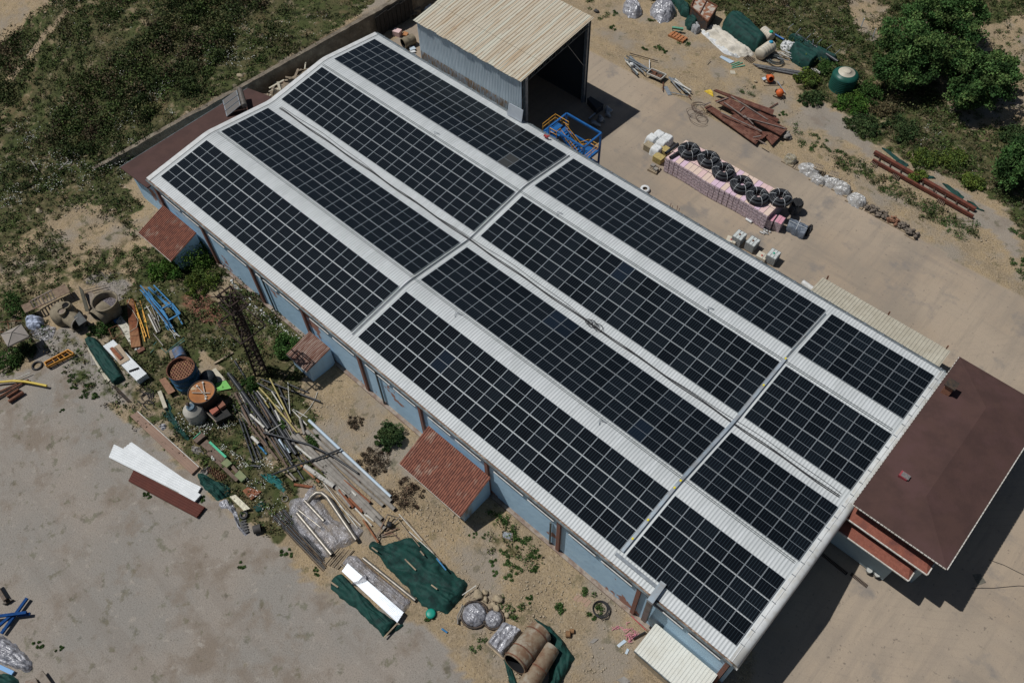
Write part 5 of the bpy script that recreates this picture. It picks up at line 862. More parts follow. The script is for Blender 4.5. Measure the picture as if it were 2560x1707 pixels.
# perforated plate: hexagon grid of holes
hs = .3; ctr = (q.x + .06, q.y)
for i in range(-5, 6):
    for j in range(-6, 7):
        hx = (i + .5 * (j % 2)) * hs; hy = j * hs * .866
        if hx * hx + hy * hy > (RR - .02) ** 2: continue
        n = 6; ro_ = hs * .577; rh = .095; vs = []
        for k in range(n): th = math.pi / 6 + k * math.pi / 3; vs.append((ctr[0] + hx + ro_ * math.cos(th), ctr[1] + hy + ro_ * math.sin(th), g + 2.75))
        for k in range(n): th = math.pi / 6 + k * math.pi / 3; vs.append((ctr[0] + hx + rh * math.cos(th), ctr[1] + hy + rh * math.sin(th), g + 2.75))
        for k in range(n): th = math.pi / 6 + k * math.pi / 3; vs.append((ctr[0] + hx + rh * math.cos(th), ctr[1] + hy + rh * math.sin(th), g + 2.5))
        ts.add(vs, [(k, (k + 1) % n, n + (k + 1) % n, n + k) for k in range(n)] + [(n + k, n + (k + 1) % n, 2 * n + (k + 1) % n, 2 * n + k) for k in range(n)])
ts.build('tube_sheet', tsm, t)
q = P('Z3', 690, 665, h=2.5); g = float(gz(q.x, q.y)); R_ = 1.38; t = thing('rusty_vat', 'dark vat with open top holding rusty orange residue and crossed braces', 'vat', (q.x, q.y, g))
mb = MB(); mb.lathe((q.x, q.y, g), [(R_ - .1, 0), (R_ - .1, 2.2), (R_ + .04, 2.3), (R_ + .04, 2.5), (R_ - .05, 2.5), (R_ - .08, 2.4)], 40); mb.build('shell', M('vat_dark', (.03, .03, .032), (.08, .05, .035), 2, rough=.7), t)
mb = MB(); mb.lathe((q.x, q.y, g), [(R_ - .06, 2.42), (.5, 2.33), (0, 2.3)], 40); mb.build('residue', M('residue', (.36, .14, .035), (.26, .1, .03), 1.4, rough=.6, c3=(.45, .35, .22), scale3=.7, lo3=.55, hi3=.62), t)
for a_, b_ in (((710, 540), (750, 770)), ((560, 680), (810, 685)), ((630, 590), (770, 740))): mb = MB(); mb.bar(P('Z3', *a_, z=g + 2.5), P('Z3', *b_, z=g + 2.5), .08); mb.build('brace', brass, t)
for u, v in ((712, 540), (752, 768), (632, 588)): mb = MB(); w_ = P('Z3', u, v, z=g + 2.55); mb.box(w_, (.18, .18, .12)); mb.build('bracket', pipewht, t)
q = P('Z3', 540, 880, h=2.2); g = float(gz(q.x, q.y)); t = thing('cone_top_tank', 'cream and grey cone topped tank beside the two vats', 'tank', (q.x, q.y, g)); mb = MB(); mb.lathe((q.x, q.y, g), [(.98, 0), (1.0, 1.6), (.95, 1.72), (.4, 2.05), (.38, 2.1)], 32); mb.build('shell', M('tank_cream', (.5, .47, .4), (.4, .38, .33), 1.2, rough=.5), t)
mb = MB(); mb.lathe((q.x, q.y, g), [(.4, 2.02), (.42, 2.3), (.3, 2.3), (.25, 2.1), (0, 2.1)], 20); mb.build('collar', M('collar_blue', (.1, .15, .19), rough=.5), t); mb = MB(); mb.blob((q.x - .45, q.y, g + 2.25), (.25, .2, .2), seed=8); mb.build('valve', darksteel, t)
t = thing('dark_skip', 'dark metal box carrying two red boxes beside the rusty vat', 'skip', P('Z3', 940, 1050)); cq = [P('Z3', *p_, h=1.0) for p_ in ((745, 935), (960, 790), (1110, 990), (900, 1090))]; mb = MB(); g = float(gz(cq[0].x, cq[0].y)); mb.prism([(p_.x, p_.y) for p_ in cq], g, g + 1.0); mb.build('box', M('skip_black', (.008, .009, .009), (.02, .018, .016), 3, rough=.7), t)
mb = MB(); mb.bar(cq[0] + Vector((0, 0, -.1)), cq[3] + Vector((0, 0, -.1)), .1, .3); mb.build('rail', grayrust, t)
for q4, lab, hh in (([(800, 930), (895, 865), (935, 915), (845, 985)], 'red box on the dark metal box, nearer the cream tank', 1.5), ([(905, 850), (985, 790), (1030, 845), (950, 900)], 'duller red box on the dark metal box, farther from the cream tank', 1.45)):
    qq = [P('Z3', *p_, h=hh) for p_ in q4]; mb = MB(); mb.slab(qq, .4); one('red_box', lab, 'box', mb, M('box_red', (.36, .12, .075), (.3, .1, .07), 4, rough=.8) if 'duller' not in lab else M('box_red_dull', (.24, .1, .06), (.2, .09, .06), 4, rough=.8))
q = P('Z3', 790, 470, h=.9); g = float(gz(q.x, q.y)); mb = MB(); mb.lathe((q.x, q.y, g), [(.75, 0), (.75, 1.3), (.2, 1.5), (0, 1.5)], 24); one('round_tank', 'dark round tank top between the blue vat and the pale sheet', 'tank', mb, M('tank_slate', (.035, .045, .05), (.02, .025, .03), 2, rough=.6))
slabt('painted_board', 'pale board with a bright green painted end on the grass', 'board', 'Z3', [(765, 405), (888, 332), (1030, 500), (880, 545)], .25, .05, cremes); slabt('painted_board', 'bright green ragged board end beside the dark shadow', 'board', 'Z3', [(882, 552), (1034, 506), (1112, 618), (920, 655)], .25, .05, M('lime_green', (.17, .47, .1), (.14, .4, .09), 4, rough=.6))
a = P('Z3', 360, 80, h=.6); b = P('Z3', 410, 200, h=.6); mb = MB(); mb.tube([a, b], .62, 20); one('blue_cylinder', 'blue rusty cylinder lying behind the blue vat', 'cylinder', mb, M('cyl_blue', (.08, .16, .3), (.12, .1, .09), 1.5, rough=.6)); a = P('Z3', 275, 100, h=.4); b = P('Z3', 310, 210, h=.4); mb = MB(); mb.bar(a, b, .5, .5); one('grey_casing', 'grey steel casing beside the blue rusty cylinder', 'casing', mb, grayrust)
slabt('brown_door', 'brown metal door lying next to the blue vat', 'door', 'Z3', [(100, 500), (185, 462), (325, 655), (228, 708)], .75, .06, M('door_brown', (.26, .14, .08), (.2, .1, .06), 3, rough=.7)); plank('Z3', 108, 665, 195, 900, .38, .3, cremes, 'thick cream beam standing beside the teal tarp', .25, 'beam_block', 'beam'); plank('Z3', 865, 275, 1135, 115, .22, .08, wood, 'old plank with a red end lying on the grass', .05)
heap('tarp', 'long dark teal tarp running down beside the white flowers', 'tarp', 'Z3', [(120, 640), (200, 720), (300, 900), (240, 1000), (480, 1240), (540, 1330), (480, 1350), (300, 1180), (120, 980), (190, 900)], [(220, 850), (440, 1240)], .25, teal if False else gtarp, 2.5, .1, 31, 2)
heap('plastic_sheet', 'lump of pale plastic between the brown panels and the teal tarp', 'plastic sheet', 'Z3', [(80, 1150), (160, 1110), (220, 1120), (200, 1190), (150, 1220)], [(130, 1160), (180, 1150)], .25, wraps, 2, .1, 32, 3); heap('rubble', 'pale rubble with sticks beside the green trough', 'rubble', 'Z3', [(520, 1460), (600, 1400), (700, 1450), (740, 1540), (600, 1560)], [(580, 1480), (680, 1500)], .25, rockg, 2, .12, 33, 4)
for k in range(10): 
    q = P('C4', 985 + rnd.uniform(-45, 45), 1200 + rnd.uniform(-55, 60), h=.1); mb = MB(); r_ = rnd.uniform(.35, .75); a0 = rnd.uniform(0, 6); mb.tube([(q.x + r_ * math.cos(a0 + j * .5), q.y + r_ * .8 * math.sin(a0 + j * .5), q.z + .1 * math.sin(j)) for j in range(9)], .045, 6); one('hose', 'dark hose loop in the tangle between the white panels and the brown stack', 'hose', mb, blackcable, 'tangled dark hoses')
# green covered stack and white stack
t = thing('covered_stack', 'long stack of panels under a tight green net cover', 'covered stack', P('Z2', 330, 1080)); oq = [(70, 800), (130, 760), (230, 775), (420, 1010), (600, 1300), (450, 1385), (300, 1200), (150, 960)]
heap('cover', None, None, 'Z2', oq, [(170, 850), (500, 1310)], .8, gtarp, 6, .07, 40, 1.6, parent=t); o_ = sheet('panels', None, None, 'Z2', [(85, 880), (150, 850), (420, 1290), (350, 1340)], .12, cremes, .2, .03, .1, parent=t)
sheet('metal_sheet', 'weathered grey ribbed sheet lying under the green covered stack', 'metal sheets', 'Z2', [(120, 930), (175, 900), (235, 1110), (150, 1110)], .08, pipegry, .2, .03, .03)
t = thing('sheet_stack', 'stack of white ribbed sheets with brown scrap on top, beside the green cover', 'panel stack', P('Z2', 590, 1060)); q4 = [P('Z2', *p_, h=.95) for p_ in ((300, 862), (435, 780), (872, 1222), (740, 1315))]; mb = MB(); mb.corr([q4[0], q4[1], q4[2], q4[3]], .2, .035, .8, 0, .4); mb.build('panels', wsheet, t)
o_ = slabt('brown_panel', None, None, 'Z2', [(395, 905), (510, 830), (650, 1035), (520, 1110)], 1.05, .06, M('beige_sheet', (.4, .31, .22), (.34, .26, .18), 3, rough=.7), t); mb = MB(); mb.bar(P('Z2', 640, 1195, h=1.0), P('Z2', 770, 1150, h=1.0), .26, .04); mb.build('gap', dark, t)
plank('Z2', 405, 885, 535, 1030, .35, .07, rustor, 'wider rust coloured plate on the white ribbed stack', 1.13, 'rusty_strip', 'strip'); plank('Z2', 455, 880, 560, 1010, .12, .06, pipebrn, 'thin brown strip on the white ribbed stack', 1.13, 'rusty_strip', 'strip')
for k in range(3): pipe('Z2', 415 + k * 22, 1380, 620 + k * 20, 1590, .045, darksteel, 'dark bar leaning out from the end of the green covered stack', h=.1, group='bars behind the green covered stack', name='steel_bar', cat='bar', n=6, solid=True)
t = thing('rusty_bundle', 'long bundle of orange rusty sheets bound with wire', 'sheet bundle', P('Z2', 690, 560)); mb = MB(); q4 = [P('Z2', *p_, h=.4) for p_ in ((608, 262), (697, 242), (795, 865), (668, 882))]; mb.corr(q4, .12, .05, .35, 0, .4); mb.build('sheets', rustor, t)
for k in range(3): mb = MB(); mb.tube([P('Z2', 625 + k * 18, 330 + k * 200, h=.47), P('Z2', 735 + k * 18, 340 + k * 190, h=.47)], .02, 5); mb.build('wire', rust, t)
path('Z2', [(650, 240), (620, 330), (690, 400), (760, 520), (740, 620), (660, 670), (560, 690)], .03, cremes, 'pale hose snaking over the rusty bundle', .45, 'hose', 'hose'); sheet('metal_sheet', 'cream ribbed sheets beside the rusty bundle', 'metal sheets', 'Z2', [(470, 545), (535, 465), (655, 620), (665, 850)], .2, M('cream_ribbed', (.55, .53, .45), (.48, .46, .38), 2, rough=.6), .2, .04, .12); sheet('metal_sheet', 'blue ribbed sheet in shade behind the big beige elbow', 'metal sheets', 'Z2', [(425, 520), (470, 430), (530, 470), (470, 570)], .15, bluesteel, .2, .04, .05)
slabt('brown_block', 'small brown metal box at the foot of the rusty bundle', 'box', 'Z2', [(735, 915), (830, 865), (850, 905), (765, 955)], .3, .3, M('brown_box', (.16, .07, .045), rough=.8)); slabt('foam_block', 'white foam block between the rusty bundle and the brown box', 'block', 'Z2', [(700, 895), (780, 868), (800, 885), (720, 920)], .2, .15, white)
def ladder(c, a0, a1, b0, b1, n, r, mat, label, h=.25, name='ladder', cat='ladder', group=None):
    t = thing(name, label, cat, P(c, *a0), None, group); A0 = P(c, *a0, h=h); A1 = P(c, *a1, h=h); B0 = P(c, *b0, h=h); B1 = P(c, *b1, h=h)
    for s_, e_ in ((A0, A1), (B0, B1)): mb = MB(); mb.bar(s_, e_, r * 2); mb.build('rail', mat, t)
    for k in range(n): u = (k + .5) / n; mb = MB(); mb.bar(A0.lerp(A1, u), B0.lerp(B1, u), r * 1.4); mb.build('rung', mat, t)
ladder('Z2', (700, 250), (850, 805), (730, 350), (870, 740), 8, .045, yel, 'yellow steel ladder frame beside the rusty bundle'); ladder('Z2', (785, 270), (870, 560), (830, 480), (910, 760), 5, .03, yel, 'thinner yellow ladder frame in the grass', .1)
GP = 'grey pipes beside the blue steel frames'
for k, a in enumerate(((895, 450, 1010, 690), (925, 440, 1040, 680), (870, 340, 985, 520), (935, 330, 1060, 660), (1010, 420, 1180, 640), (960, 700, 1090, 860), (840, 375, 910, 345))): pipe('Z2', *a, .09 if k < 2 else .06, pipegry if k % 2 else pipewht, ['thick grey pipe with rust at its end', 'thick grey pipe next to the rusty ended one', 'thin grey pipe above the thick ones', 'long grey pipe under the blue steel frames', 'pale pipe lying beneath the blue frames', 'thin greenish pipe below the blue frames', 'short grey pipe at the top of the grey pipes'][k], h=.1, group=GP)
t = thing('frame_bundle', 'bundle of bright blue steel frames and ladders', 'frame stack', P('Z2', 1060, 300))
for k, (a, b, h0) in enumerate((((790, 75), (1060, 360), .7), ((790, 130), (1060, 400), .5), ((805, 90), (1180, 560), .85), ((890, 100), (1290, 440), .9), ((965, 70), (1190, 300), 1.1), ((905, 95), (1160, 360), .9), ((830, 180), (1230, 660), .5), ((870, 240), (1080, 480), .35), ((1090, 400), (1240, 680), .5), ((1200, 330), (1340, 580), .6))): mb = MB(); mb.bar(P('Z2', *a, h=h0), P('Z2', *b, h=h0), .13, .14); mb.build('beam', bluesteel, t)
for k in range(9): a_ = rp.uniform(-30, 60); mb = MB(); mb.bar(P('Z2', 830 + a_ + k * 12, 120 + k * 20, h=.2 + .08 * k), P('Z2', 1060 + a_ + k * 16, 430 + k * 24, h=.25 + .08 * k), .07); mb.build('beam', bluesteel if k % 3 else darksteel, t)
for k in range(7): mb = MB(); mb.bar(P('Z2', 925 + k * 36, 140 + k * 33, h=.85), P('Z2', 975 + k * 34, 100 + k * 36, h=1.0), .07); mb.build('crossbar', bluesteel if k % 2 else darksteel, t)
t = thing('square_frame', 'square blue steel frame lying on top of the blue bundle', 'frame', P('Z2', 1190, 420)); sq = [P('Z2', *p_, h=1.3) for p_ in ((1062, 380), (1205, 308), (1308, 440), (1155, 528))]
for k in range(4): mb = MB(); mb.bar(sq[k], sq[(k + 1) % 4], .16, .14); mb.build('side', bluesteel, t)
for k in range(14):
    u, v = rnd.uniform(1010, 1230), 0; v = 420 + (u - 1010) * 1.0 + rnd.uniform(-20, 110); a = P('Z2', u, v, h=rnd.uniform(.2, .6)); b = P('Z2', u + rnd.uniform(20, 90), v + rnd.uniform(20, 90), h=rnd.uniform(.2, .7)); mb = MB(); mb.bar(a, b, .06, .06)
    one('scaffold_tube', 'short steel tube jumbled under the square blue frame', 'tube', mb, [steel, bluesteel, pipewht][k % 3], 'short tubes under the blue frame')
for k, (a, b) in enumerate((((1130, 940), (1360, 755)), ((1150, 945), (1375, 785)), ((1060, 885), (1130, 955)), ((960, 850), (1000, 805)), ((920, 950), (965, 905)), ((1200, 910), (1355, 890)))): plank('Z2', *a, *b, .05, .05, M('green_dull', (.05, .17, .15), rough=.6), 'thin dull green steel bar lying in the grass by the blue vat', .3, 'steel_bar', 'bar', 'dull green bars')
t = thing('angle_frame', 'small rusty angle iron frame standing in the grass', 'frame', P('Z2', 460, 690)); fq = [(375, 640), (490, 590), (555, 690), (430, 775)]
for k in range(4): mb = MB(); mb.bar(P('Z2', *fq[k], h=.5), P('Z2', *fq[(k + 1) % 4], h=.5), .06); mb.bar(P('Z2', *fq[k], h=.5), P('Z2', *fq[k], h=0), .06); mb.build('side', rust, t)
# beige duct pieces
t = thing('steel_rack', 'rusty steel rack with slatted middle standing in weeds', 'rack', P('Z1', 520, 300)); h1 = 1.25
for q4 in ([(240, 385), (340, 345), (385, 425), (290, 472)], [(600, 205), (745, 138), (812, 228), (650, 300)]): slabt('end_plate', None, None, 'Z1', q4, h1, .06, M('plate_brown', (.21, .15, .1), (.15, .1, .07), 3, rough=.8), t)
for a, b in (((335, 345), (605, 205)), ((385, 425), (650, 300))): mb = MB(); mb.bar(P('Z1', *a, h=h1), P('Z1', *b, h=h1), .16, .1); mb.build('rail', grayrust, t)
for k in range(7): mb = MB(); u = (k + .5) / 7; a = P('Z1', 335, 345, h=h1).lerp(P('Z1', 605, 205, h=h1), u); b = P('Z1', 385, 425, h=h1).lerp(P('Z1', 650, 300, h=h1), u); mb.bar(a, b, .14, .12); mb.build('slat', darksteel, t)
for q in ((255, 390), (800, 230), (740, 150), (300, 465)): mb = MB(); a = P('Z1', *q, h=h1); mb.bar(a, (a.x, a.y, float(gz(a.x, a.y))), .08); mb.build('leg', darksteel, t)
q = P('Z1', 715, 455, h=1.1); g = float(gz(q.x, q.y)); t = thing('duct_tank', 'beige fibreglass duct tank with two round ports', 'tank', (q.x, q.y, g)); mb = MB(); mb.lathe((q.x, q.y, g), [(1.35, 0), (1.38, .6), (1.3, 1.2), (1.0, 1.65), (.4, 1.85), (0, 1.88)], 36); mb.build('body', tang, t)
e = P('Z1', 915, 600, h=.85); mb = MB(); mb.pipe(Vector((q.x, q.y, g + .85)), e, .85, 24, 0, 1, .93); mb.build('neck', tang, t); d_ = (e - Vector((q.x, q.y, g + .85))).normalized(); mb = MB(); mb.tube([e - d_ * .1, e], .93, 24, cap=False); mb.build('flange', pipegry, t)
for u, v, m_ in ((755, 380, dark), (705, 450, grayrust)):
    w_ = P('Z1', u, v, h=2.1); mb = MB(); mb.lathe((w_.x, w_.y, w_.z - .5), [(.42, 0), (.42, .4), (.5, .42), (.5, .5), (.38, .5), (.38, .3)], 24); po = mb.build('port', tang, t); mb = MB(); mb.lathe((w_.x, w_.y, w_.z - .2), [(.38, .1), (0, .1)], 20, smooth=False); mb.build('opening', m_, po)
w_ = P('Z1', 905, 500, h=1.75); mb = MB(); mb.slab([P('Z1', *p_, h=1.72) for p_ in ((850, 520), (915, 455), (1000, 560), (910, 620))], .05); mb.build('patch_plate', M('slate_plate', (.07, .075, .07), (.05, .05, .05), 3, rough=.5, c3=(.5, .52, .52), scale3=4, lo3=.66, hi3=.7), t)
q = P('Z1', 1205, 335, h=2.3); g = float(gz(q.x, q.y)); t = thing('duct_elbow', 'big beige duct elbow with open round mouth full of debris', 'duct elbow', (q.x, q.y, g)); mb = MB(); mb.lathe((q.x, q.y, g), [(1.1, .1), (1.18, 1.2), (1.3, 2.05), (1.42, 2.25), (1.45, 2.35), (1.3, 2.35), (1.25, 2.1), (1.05, 1.3)], 40); mb.build('body', tang, t)
mb = MB(); mb.lathe((q.x, q.y, g), [(1.1, 1.5), (.5, 1.7), (0, 1.6)], 24); mb.build('debris', M('debris', (.25, .22, .23), (.06, .05, .06), 6, rough=.6, bump=1), t)
e = P('Z1', 1120, 540, h=1.0); mb = MB(); mb.pipe(Vector((q.x, q.y, g + 1.0)), e, 1.1, 30, 0, 1, .93); mb.build('side_branch', tang, t)
t = thing('fan_plate', 'tall dark plate with a flange standing between the duct tank and elbow', 'plate', P('Z1', 960, 330)); mb = MB(); mb.slab([P('Z1', 905, 160, h=1.6), P('Z1', 955, 210, h=1.6), P('Z1', 1025, 450, h=.6), P('Z1', 985, 455, h=.4)], .08); mb.build('plate', M('plate_olive', (.1, .095, .07), (.07, .065, .05), 2, rough=.7), t); mb = MB(); mb.slab([P('Z1', 975, 250, h=.9), P('Z1', 1060, 225, h=.9), P('Z1', 1100, 290, h=.9), P('Z1', 1030, 400, h=.5)], .08); mb.build('flange', grayrust, t)
for k, a in enumerate(((970, 215, 1230, 150), (975, 240, 1240, 175))): pipe('Z1', *a, .05, grayrust, ['upper dark rail lying on the gravel by the duct elbow', 'lower dark rail lying on the gravel by the duct elbow'][k], h=.3, name='rail_bar', cat='rail', n=6, solid=True)
t = thing('sack', 'white blue bulk sack slumped on dark plastic', 'sack', P('Z1', 410, 600)); heap('bag', None, None, 'Z1', [(300, 620), (340, 540), (420, 500), (500, 530), (520, 600), (480, 650), (400, 670), (330, 660)], [(370, 590), (450, 580)], 1.0, M('sack_blue', (.45, .5, .62), (.38, .42, .52), 2, rough=.6, bump=.6), 2.2, .12, 50, 2, parent=t); heap('plastic_sheet', 'dark crumpled plastic spread beside the bulk sack', 'plastic sheet', 'Z1', [(330, 690), (440, 650), (560, 610), (650, 640), (600, 760), (520, 800), (420, 770)], [(430, 710), (570, 690)], .25, wrap, 2, .1, 51, 3)
t = thing('gazebo', 'square beige canopy on four thin posts', 'gazebo', P('Z1', 170, 740)); hz = 2.5; cq = [P('Z1', *p_, h=hz) for p_ in ((5, 718), (242, 598), (338, 738), (88, 860))]; ap = sum(cq, Vector()) / 4 + Vector((0, 0, .55)); mb = MB(); mb.add(cq + [ap], [(0, 1, 4), (1, 2, 4), (2, 3, 4), (3, 0, 4)]); mb.add([p_ - Vector((0, 0, .2)) for p_ in cq] + cq, [(0, 1, 5, 4), (1, 2, 6, 5), (2, 3, 7, 6), (3, 0, 4, 7)]); mb.build('canopy', M('canopy_beige', (.3, .265, .235), (.27, .24, .21), 2, rough=.9), t)
for p_ in cq: mb = MB(); mb.bar(p_, (p_.x, p_.y, float(gz(p_.x, p_.y))), .06); mb.build('post', darksteel, t)
for p_ in cq: mb = MB(); mb.bar(p_ + Vector((0, 0, .02)), ap + Vector((0, 0, .02)), .05, .02); mb.build('seam', MATS['drum_grey'], t)
t = thing('bucket_scoop', 'orange digger bucket lying on its back on the gravel', 'digger bucket', P('Z1', 680, 1000)); A_, B_, C_, D_ = [P('Z1', *p_, h=.45) for p_ in ((520, 1050), (790, 905), (858, 945), (545, 1095))]
mb = MB(); mb.bar(A_, B_, .12, .4); mb.bar(D_, C_, .08, .3); mb.bar(B_, C_, .1, .5); mb.bar(A_, D_, .1, .5); mb.build('shell', bucket, t); mb = MB(); mb.slab([p_ - Vector((0, 0, .3)) for p_ in (A_, B_, C_, D_)], .05); mb.build('inside', M('bucket_dark', (.1, .06, .03), rough=.8), t)
for u in (.3, .5, .68, .9): mb = MB(); mb.bar(A_.lerp(B_, u), D_.lerp(C_, u), .06, .2); mb.build('rib', bucket, t)
q = P('Z1', 430, 1080, h=.05); mb = MB(); mb.lathe(q, [(.45, -.1), (.62, 0), (.55, .14), (.42, .1), (.42, -.1)], 20); one('tyre', 'old tyre half sunk in weeds by the gazebo shadow', 'tyre', mb, black)
path('Z1', [(-300, 1330), (-100, 1285), (0, 1268), (150, 1255), (280, 1262), (400, 1283), (540, 1312)], .13, M('hose_yellow', (.62, .47, .08), (.55, .4, .07), 2, rough=.5), 'thick yellow hose curving in from the left edge', .3, 'hose', 'hose', n=12)
for k, a in enumerate(((100, 1495, 270, 1385, .2), (80, 1440, 220, 1350, .15), (-60, 1470, 330, 1240, .12), (-60, 1400, 200, 1290, .1))): pipe('Z1', *a[:4], a[4], rust, ['thick dark rusty pipe lowest of the rusty pipes', 'short rusty pipe above the thick one', 'long rusty pipe under the yellow hose', 'thin rusty pipe at the left edge under the hose'][k], h=.1, group='rusty pipes at the left edge')
pipe('Z1', 150, 1247, 348, 1160, .05, pipewht, 'pale thin pole lying above the yellow hose', h=.3, solid=True, name='pole', cat='pole')
for k, a in enumerate(((0, 985, 130, 925), (0, 1035, 110, 1000), (0, 1150, 115, 1085), (-30, 700, 40, 690), (90, 590, 105, 660), (0, 578, 250, 560))): plank('Z1', *a, .18 if k in (0, 2) else .07, .08, wood if k < 3 else rust, ['grey plank near the gazebo post at the left edge', 'thin plank below the grey plank', 'wide old plank above the yellow hose', 'short rusty bar behind the gazebo', 'rusty upright bar behind the gazebo', 'long thin rusty rail behind the gazebo'][k], .3)
# lattice mast
t = thing('lattice_mast', 'tall black lattice mast with antenna brackets beside the blue wall', 'mast', P('Z4', 690, 1200)); bx = P('Z4', 700, 1200); HT = 12.2; tp = Vector((bx.x - .5, bx.y + .7, bx.z + HT)); mastm = M('mast_rust', (.018, .014, .012), (.045, .026, .02), 2, rough=.8)
legs = []
for k in range(3):
    th = k * 2.094 + .5; A_ = bx + Vector((.75 * math.cos(th), .75 * math.sin(th), 0)); B_ = tp + Vector((.42 * math.cos(th), .42 * math.sin(th), 0)); legs.append((A_, B_)); mb = MB(); mb.bar(A_, B_, .16); mb.build('leg', mastm, t)
mb = MB(); n = 15
for k in range(n):
    for j in range(3): A_, B_ = legs[j]; C_, D_ = legs[(j + 1) % 3]; mb.bar(A_.lerp(B_, k / n), C_.lerp(D_, k / n), .08); mb.bar(A_.lerp(B_, k / n), C_.lerp(D_, (k + 1) / n), .07)
mb.build('lattice', mastm, t)
for hh, r_ in ((HT, 1.0), (HT - 1.1, 1.15), (HT - 4.2, 1.9)):
    u = hh / HT; c_ = bx.lerp(tp, u); cn = [c_ + Vector((sx_ * r_, sy_ * r_ * .8, 0)) for sx_, sy_ in ((-1, -1), (1, -1), (1, 1), (-1, 1))]
    mb = MB()
    for k in range(4): mb.bar(cn[k], cn[(k + 1) % 4], .12)
    mb.bar(cn[0], cn[2], .06); mb.bar(cn[1], cn[3], .06); mb.build('platform_frame', mastm, t)
for k in range(10):
    c_ = tp + Vector((rnd.uniform(-1, 1), rnd.uniform(-1, 1), rnd.uniform(-1.2, .3))); mb = MB(); mb.bar(c_, c_ + Vector((rnd.uniform(-.2, .2), rnd.uniform(-.2, .2), .9)), .07); mb.box(c_ + Vector((.1, 0, .3)), (.14, .14, .3)); mb.build('antenna_bracket', mastm, t)
mb = MB(); mb.bar(tp + Vector((-2.2, .4, -3.9)), tp + Vector((2.2, .6, -4.2)), .08); mb.build('arm', mastm, t); mb = MB(); mb.bar(tp + Vector((-1.6, -1.2, -.3)), tp + Vector((1.8, 1.4, .1)), .08); mb.build('arm', mastm, t)
# bottom left corner
t = thing('blue_trestle', 'blue steel trestle beams crossed on the gravel at the left edge', 'trestle', P('C7', 60, 1110))
for a, b, h0 in (((-60, 1120), (180, 1088), .7), ((10, 1232), (185, 990), .4), ((-20, 1190), (90, 1095), .55), ((120, 1105), (205, 1098), .4)): mb = MB(); mb.bar(P('C7', *a, h=h0), P('C7', *b, h=h0), .26, .2); mb.build('beam', M('trestle_blue', (.008, .045, .15), (.012, .06, .2), 3, rough=.8, spec=.1), t)
t = thing('dark_stand', 'black steel stand cut off by the left edge', 'stand', P('C7', 20, 980)); mb = MB(); mb.bar(P('C7', -30, 900, h=.6), P('C7', 35, 1005, h=.6), .3, .25); mb.build('arm', darksteel, t); mb = MB(); mb.slab([P('C7', *p_, h=.3) for p_ in ((15, 1030), (45, 990), (90, 998), (30, 1032))], .25); mb.build('foot_plate', darksteel, t)
heap('plastic_sheet', 'grey plastic covered heap at the bottom left corner', 'plastic sheet', 'C7', [(-80, 1250), (20, 1240), (110, 1310), (220, 1420), (225, 1480), (180, 1495), (120, 1470), (20, 1440), (-80, 1400)], [(-20, 1320), (150, 1430)], .7, wraps, 2.5, .12, 60, 2)
plank('C7', -60, 1430, 90, 1500, .35, .2, M('light_blue', (.12, .3, .55), rough=.5), 'light blue beam below the plastic heap at the left edge', .15, 'blue_beam', 'beam'); t = thing('timber_stack', 'grey brown timber leaning together at the bottom edge', 'timber', P('C7', 260, 1540)); 
for q4, h in (([(170, 1555), (240, 1530), (290, 1640), (180, 1640)], .4), ([(245, 1520), (285, 1480), (370, 1600), (330, 1640)], .6)): slabt('board', None, None, 'C7', q4, h, .2, grayrust, t)
heap('tarp', 'scrap of dark green tarp at the bottom left corner', 'tarp', 'C7', [(-60, 1510), (60, 1500), (130, 1540), (150, 1620), (-60, 1640)], [(0, 1560), (80, 1580)], .3, gtarp, 2, .1, 61)
# ================================================================ the right yard
def ibc(cap, lab, loc, rz, tilt=None):
    t = thing('container_tank', lab, 'liquid tank', loc, (tilt or 0, 0, rz), 'caged liquid tanks'); mb = MB(); mb.box((0, 0, .66), (.98, 1.14, .96), 0, None, .97); mb.box((0, 0, 1.15), (.9, .34, .05), 0); mb.build('bottle', M('ibc_white', (.55, .58, .55), (.48, .5, .48), 2, rough=.45), t, True)
    mb = MB()
    for z in (.2, .42, .65, .88, 1.1):
        for a, b in (((-.51, -.6), (.51, -.6)), ((.51, -.6), (.51, .6)), ((.51, .6), (-.51, .6)), ((-.51, .6), (-.51, -.6))): mb.bar((a[0], a[1], z), (b[0], b[1], z), .025)
    for k in range(6):
        for y in (-.6, .6): mb.bar((-.51 + k * .204, y, .15), (-.51 + k * .204, y, 1.12), .022)
        for x_ in (-.51, .51): mb.bar((x_, -.6 + k * .24, .15), (x_, -.6 + k * .24, 1.12), .022)
    for x_ in (-.17, .17): mb.bar((x_, -.6, 1.17), (x_, .6, 1.17), .03)
    mb.build('cage', steel, t, True); mb = MB(); mb.lathe((0, 0, 1.17), [(.11, 0), (.11, .06), (0, .06)], 16); mb.build('cap', cap, t, True); mb = MB(); mb.box((0, 0, .07), (1.0, 1.2, .14)); mb.build('pallet', wood, t, True); return t
capg = M('cap_green', (.02, .35, .22), rough=.5)
for (u, v, cap, lab, rz) in ((580, 335, rust, 'white caged tank with dark cap, leftmost of the three', .02), (968, 515, rust, 'white caged tank with dark cap, middle of the three', .0), (1580, 885, capg, 'white caged tank with a green cap', .05)):
    q = P('Q6', u, v, 1.2); ibc(cap, lab, (q.x, q.y, 0), rz).scale = (1.13, 1.13, 1.13)
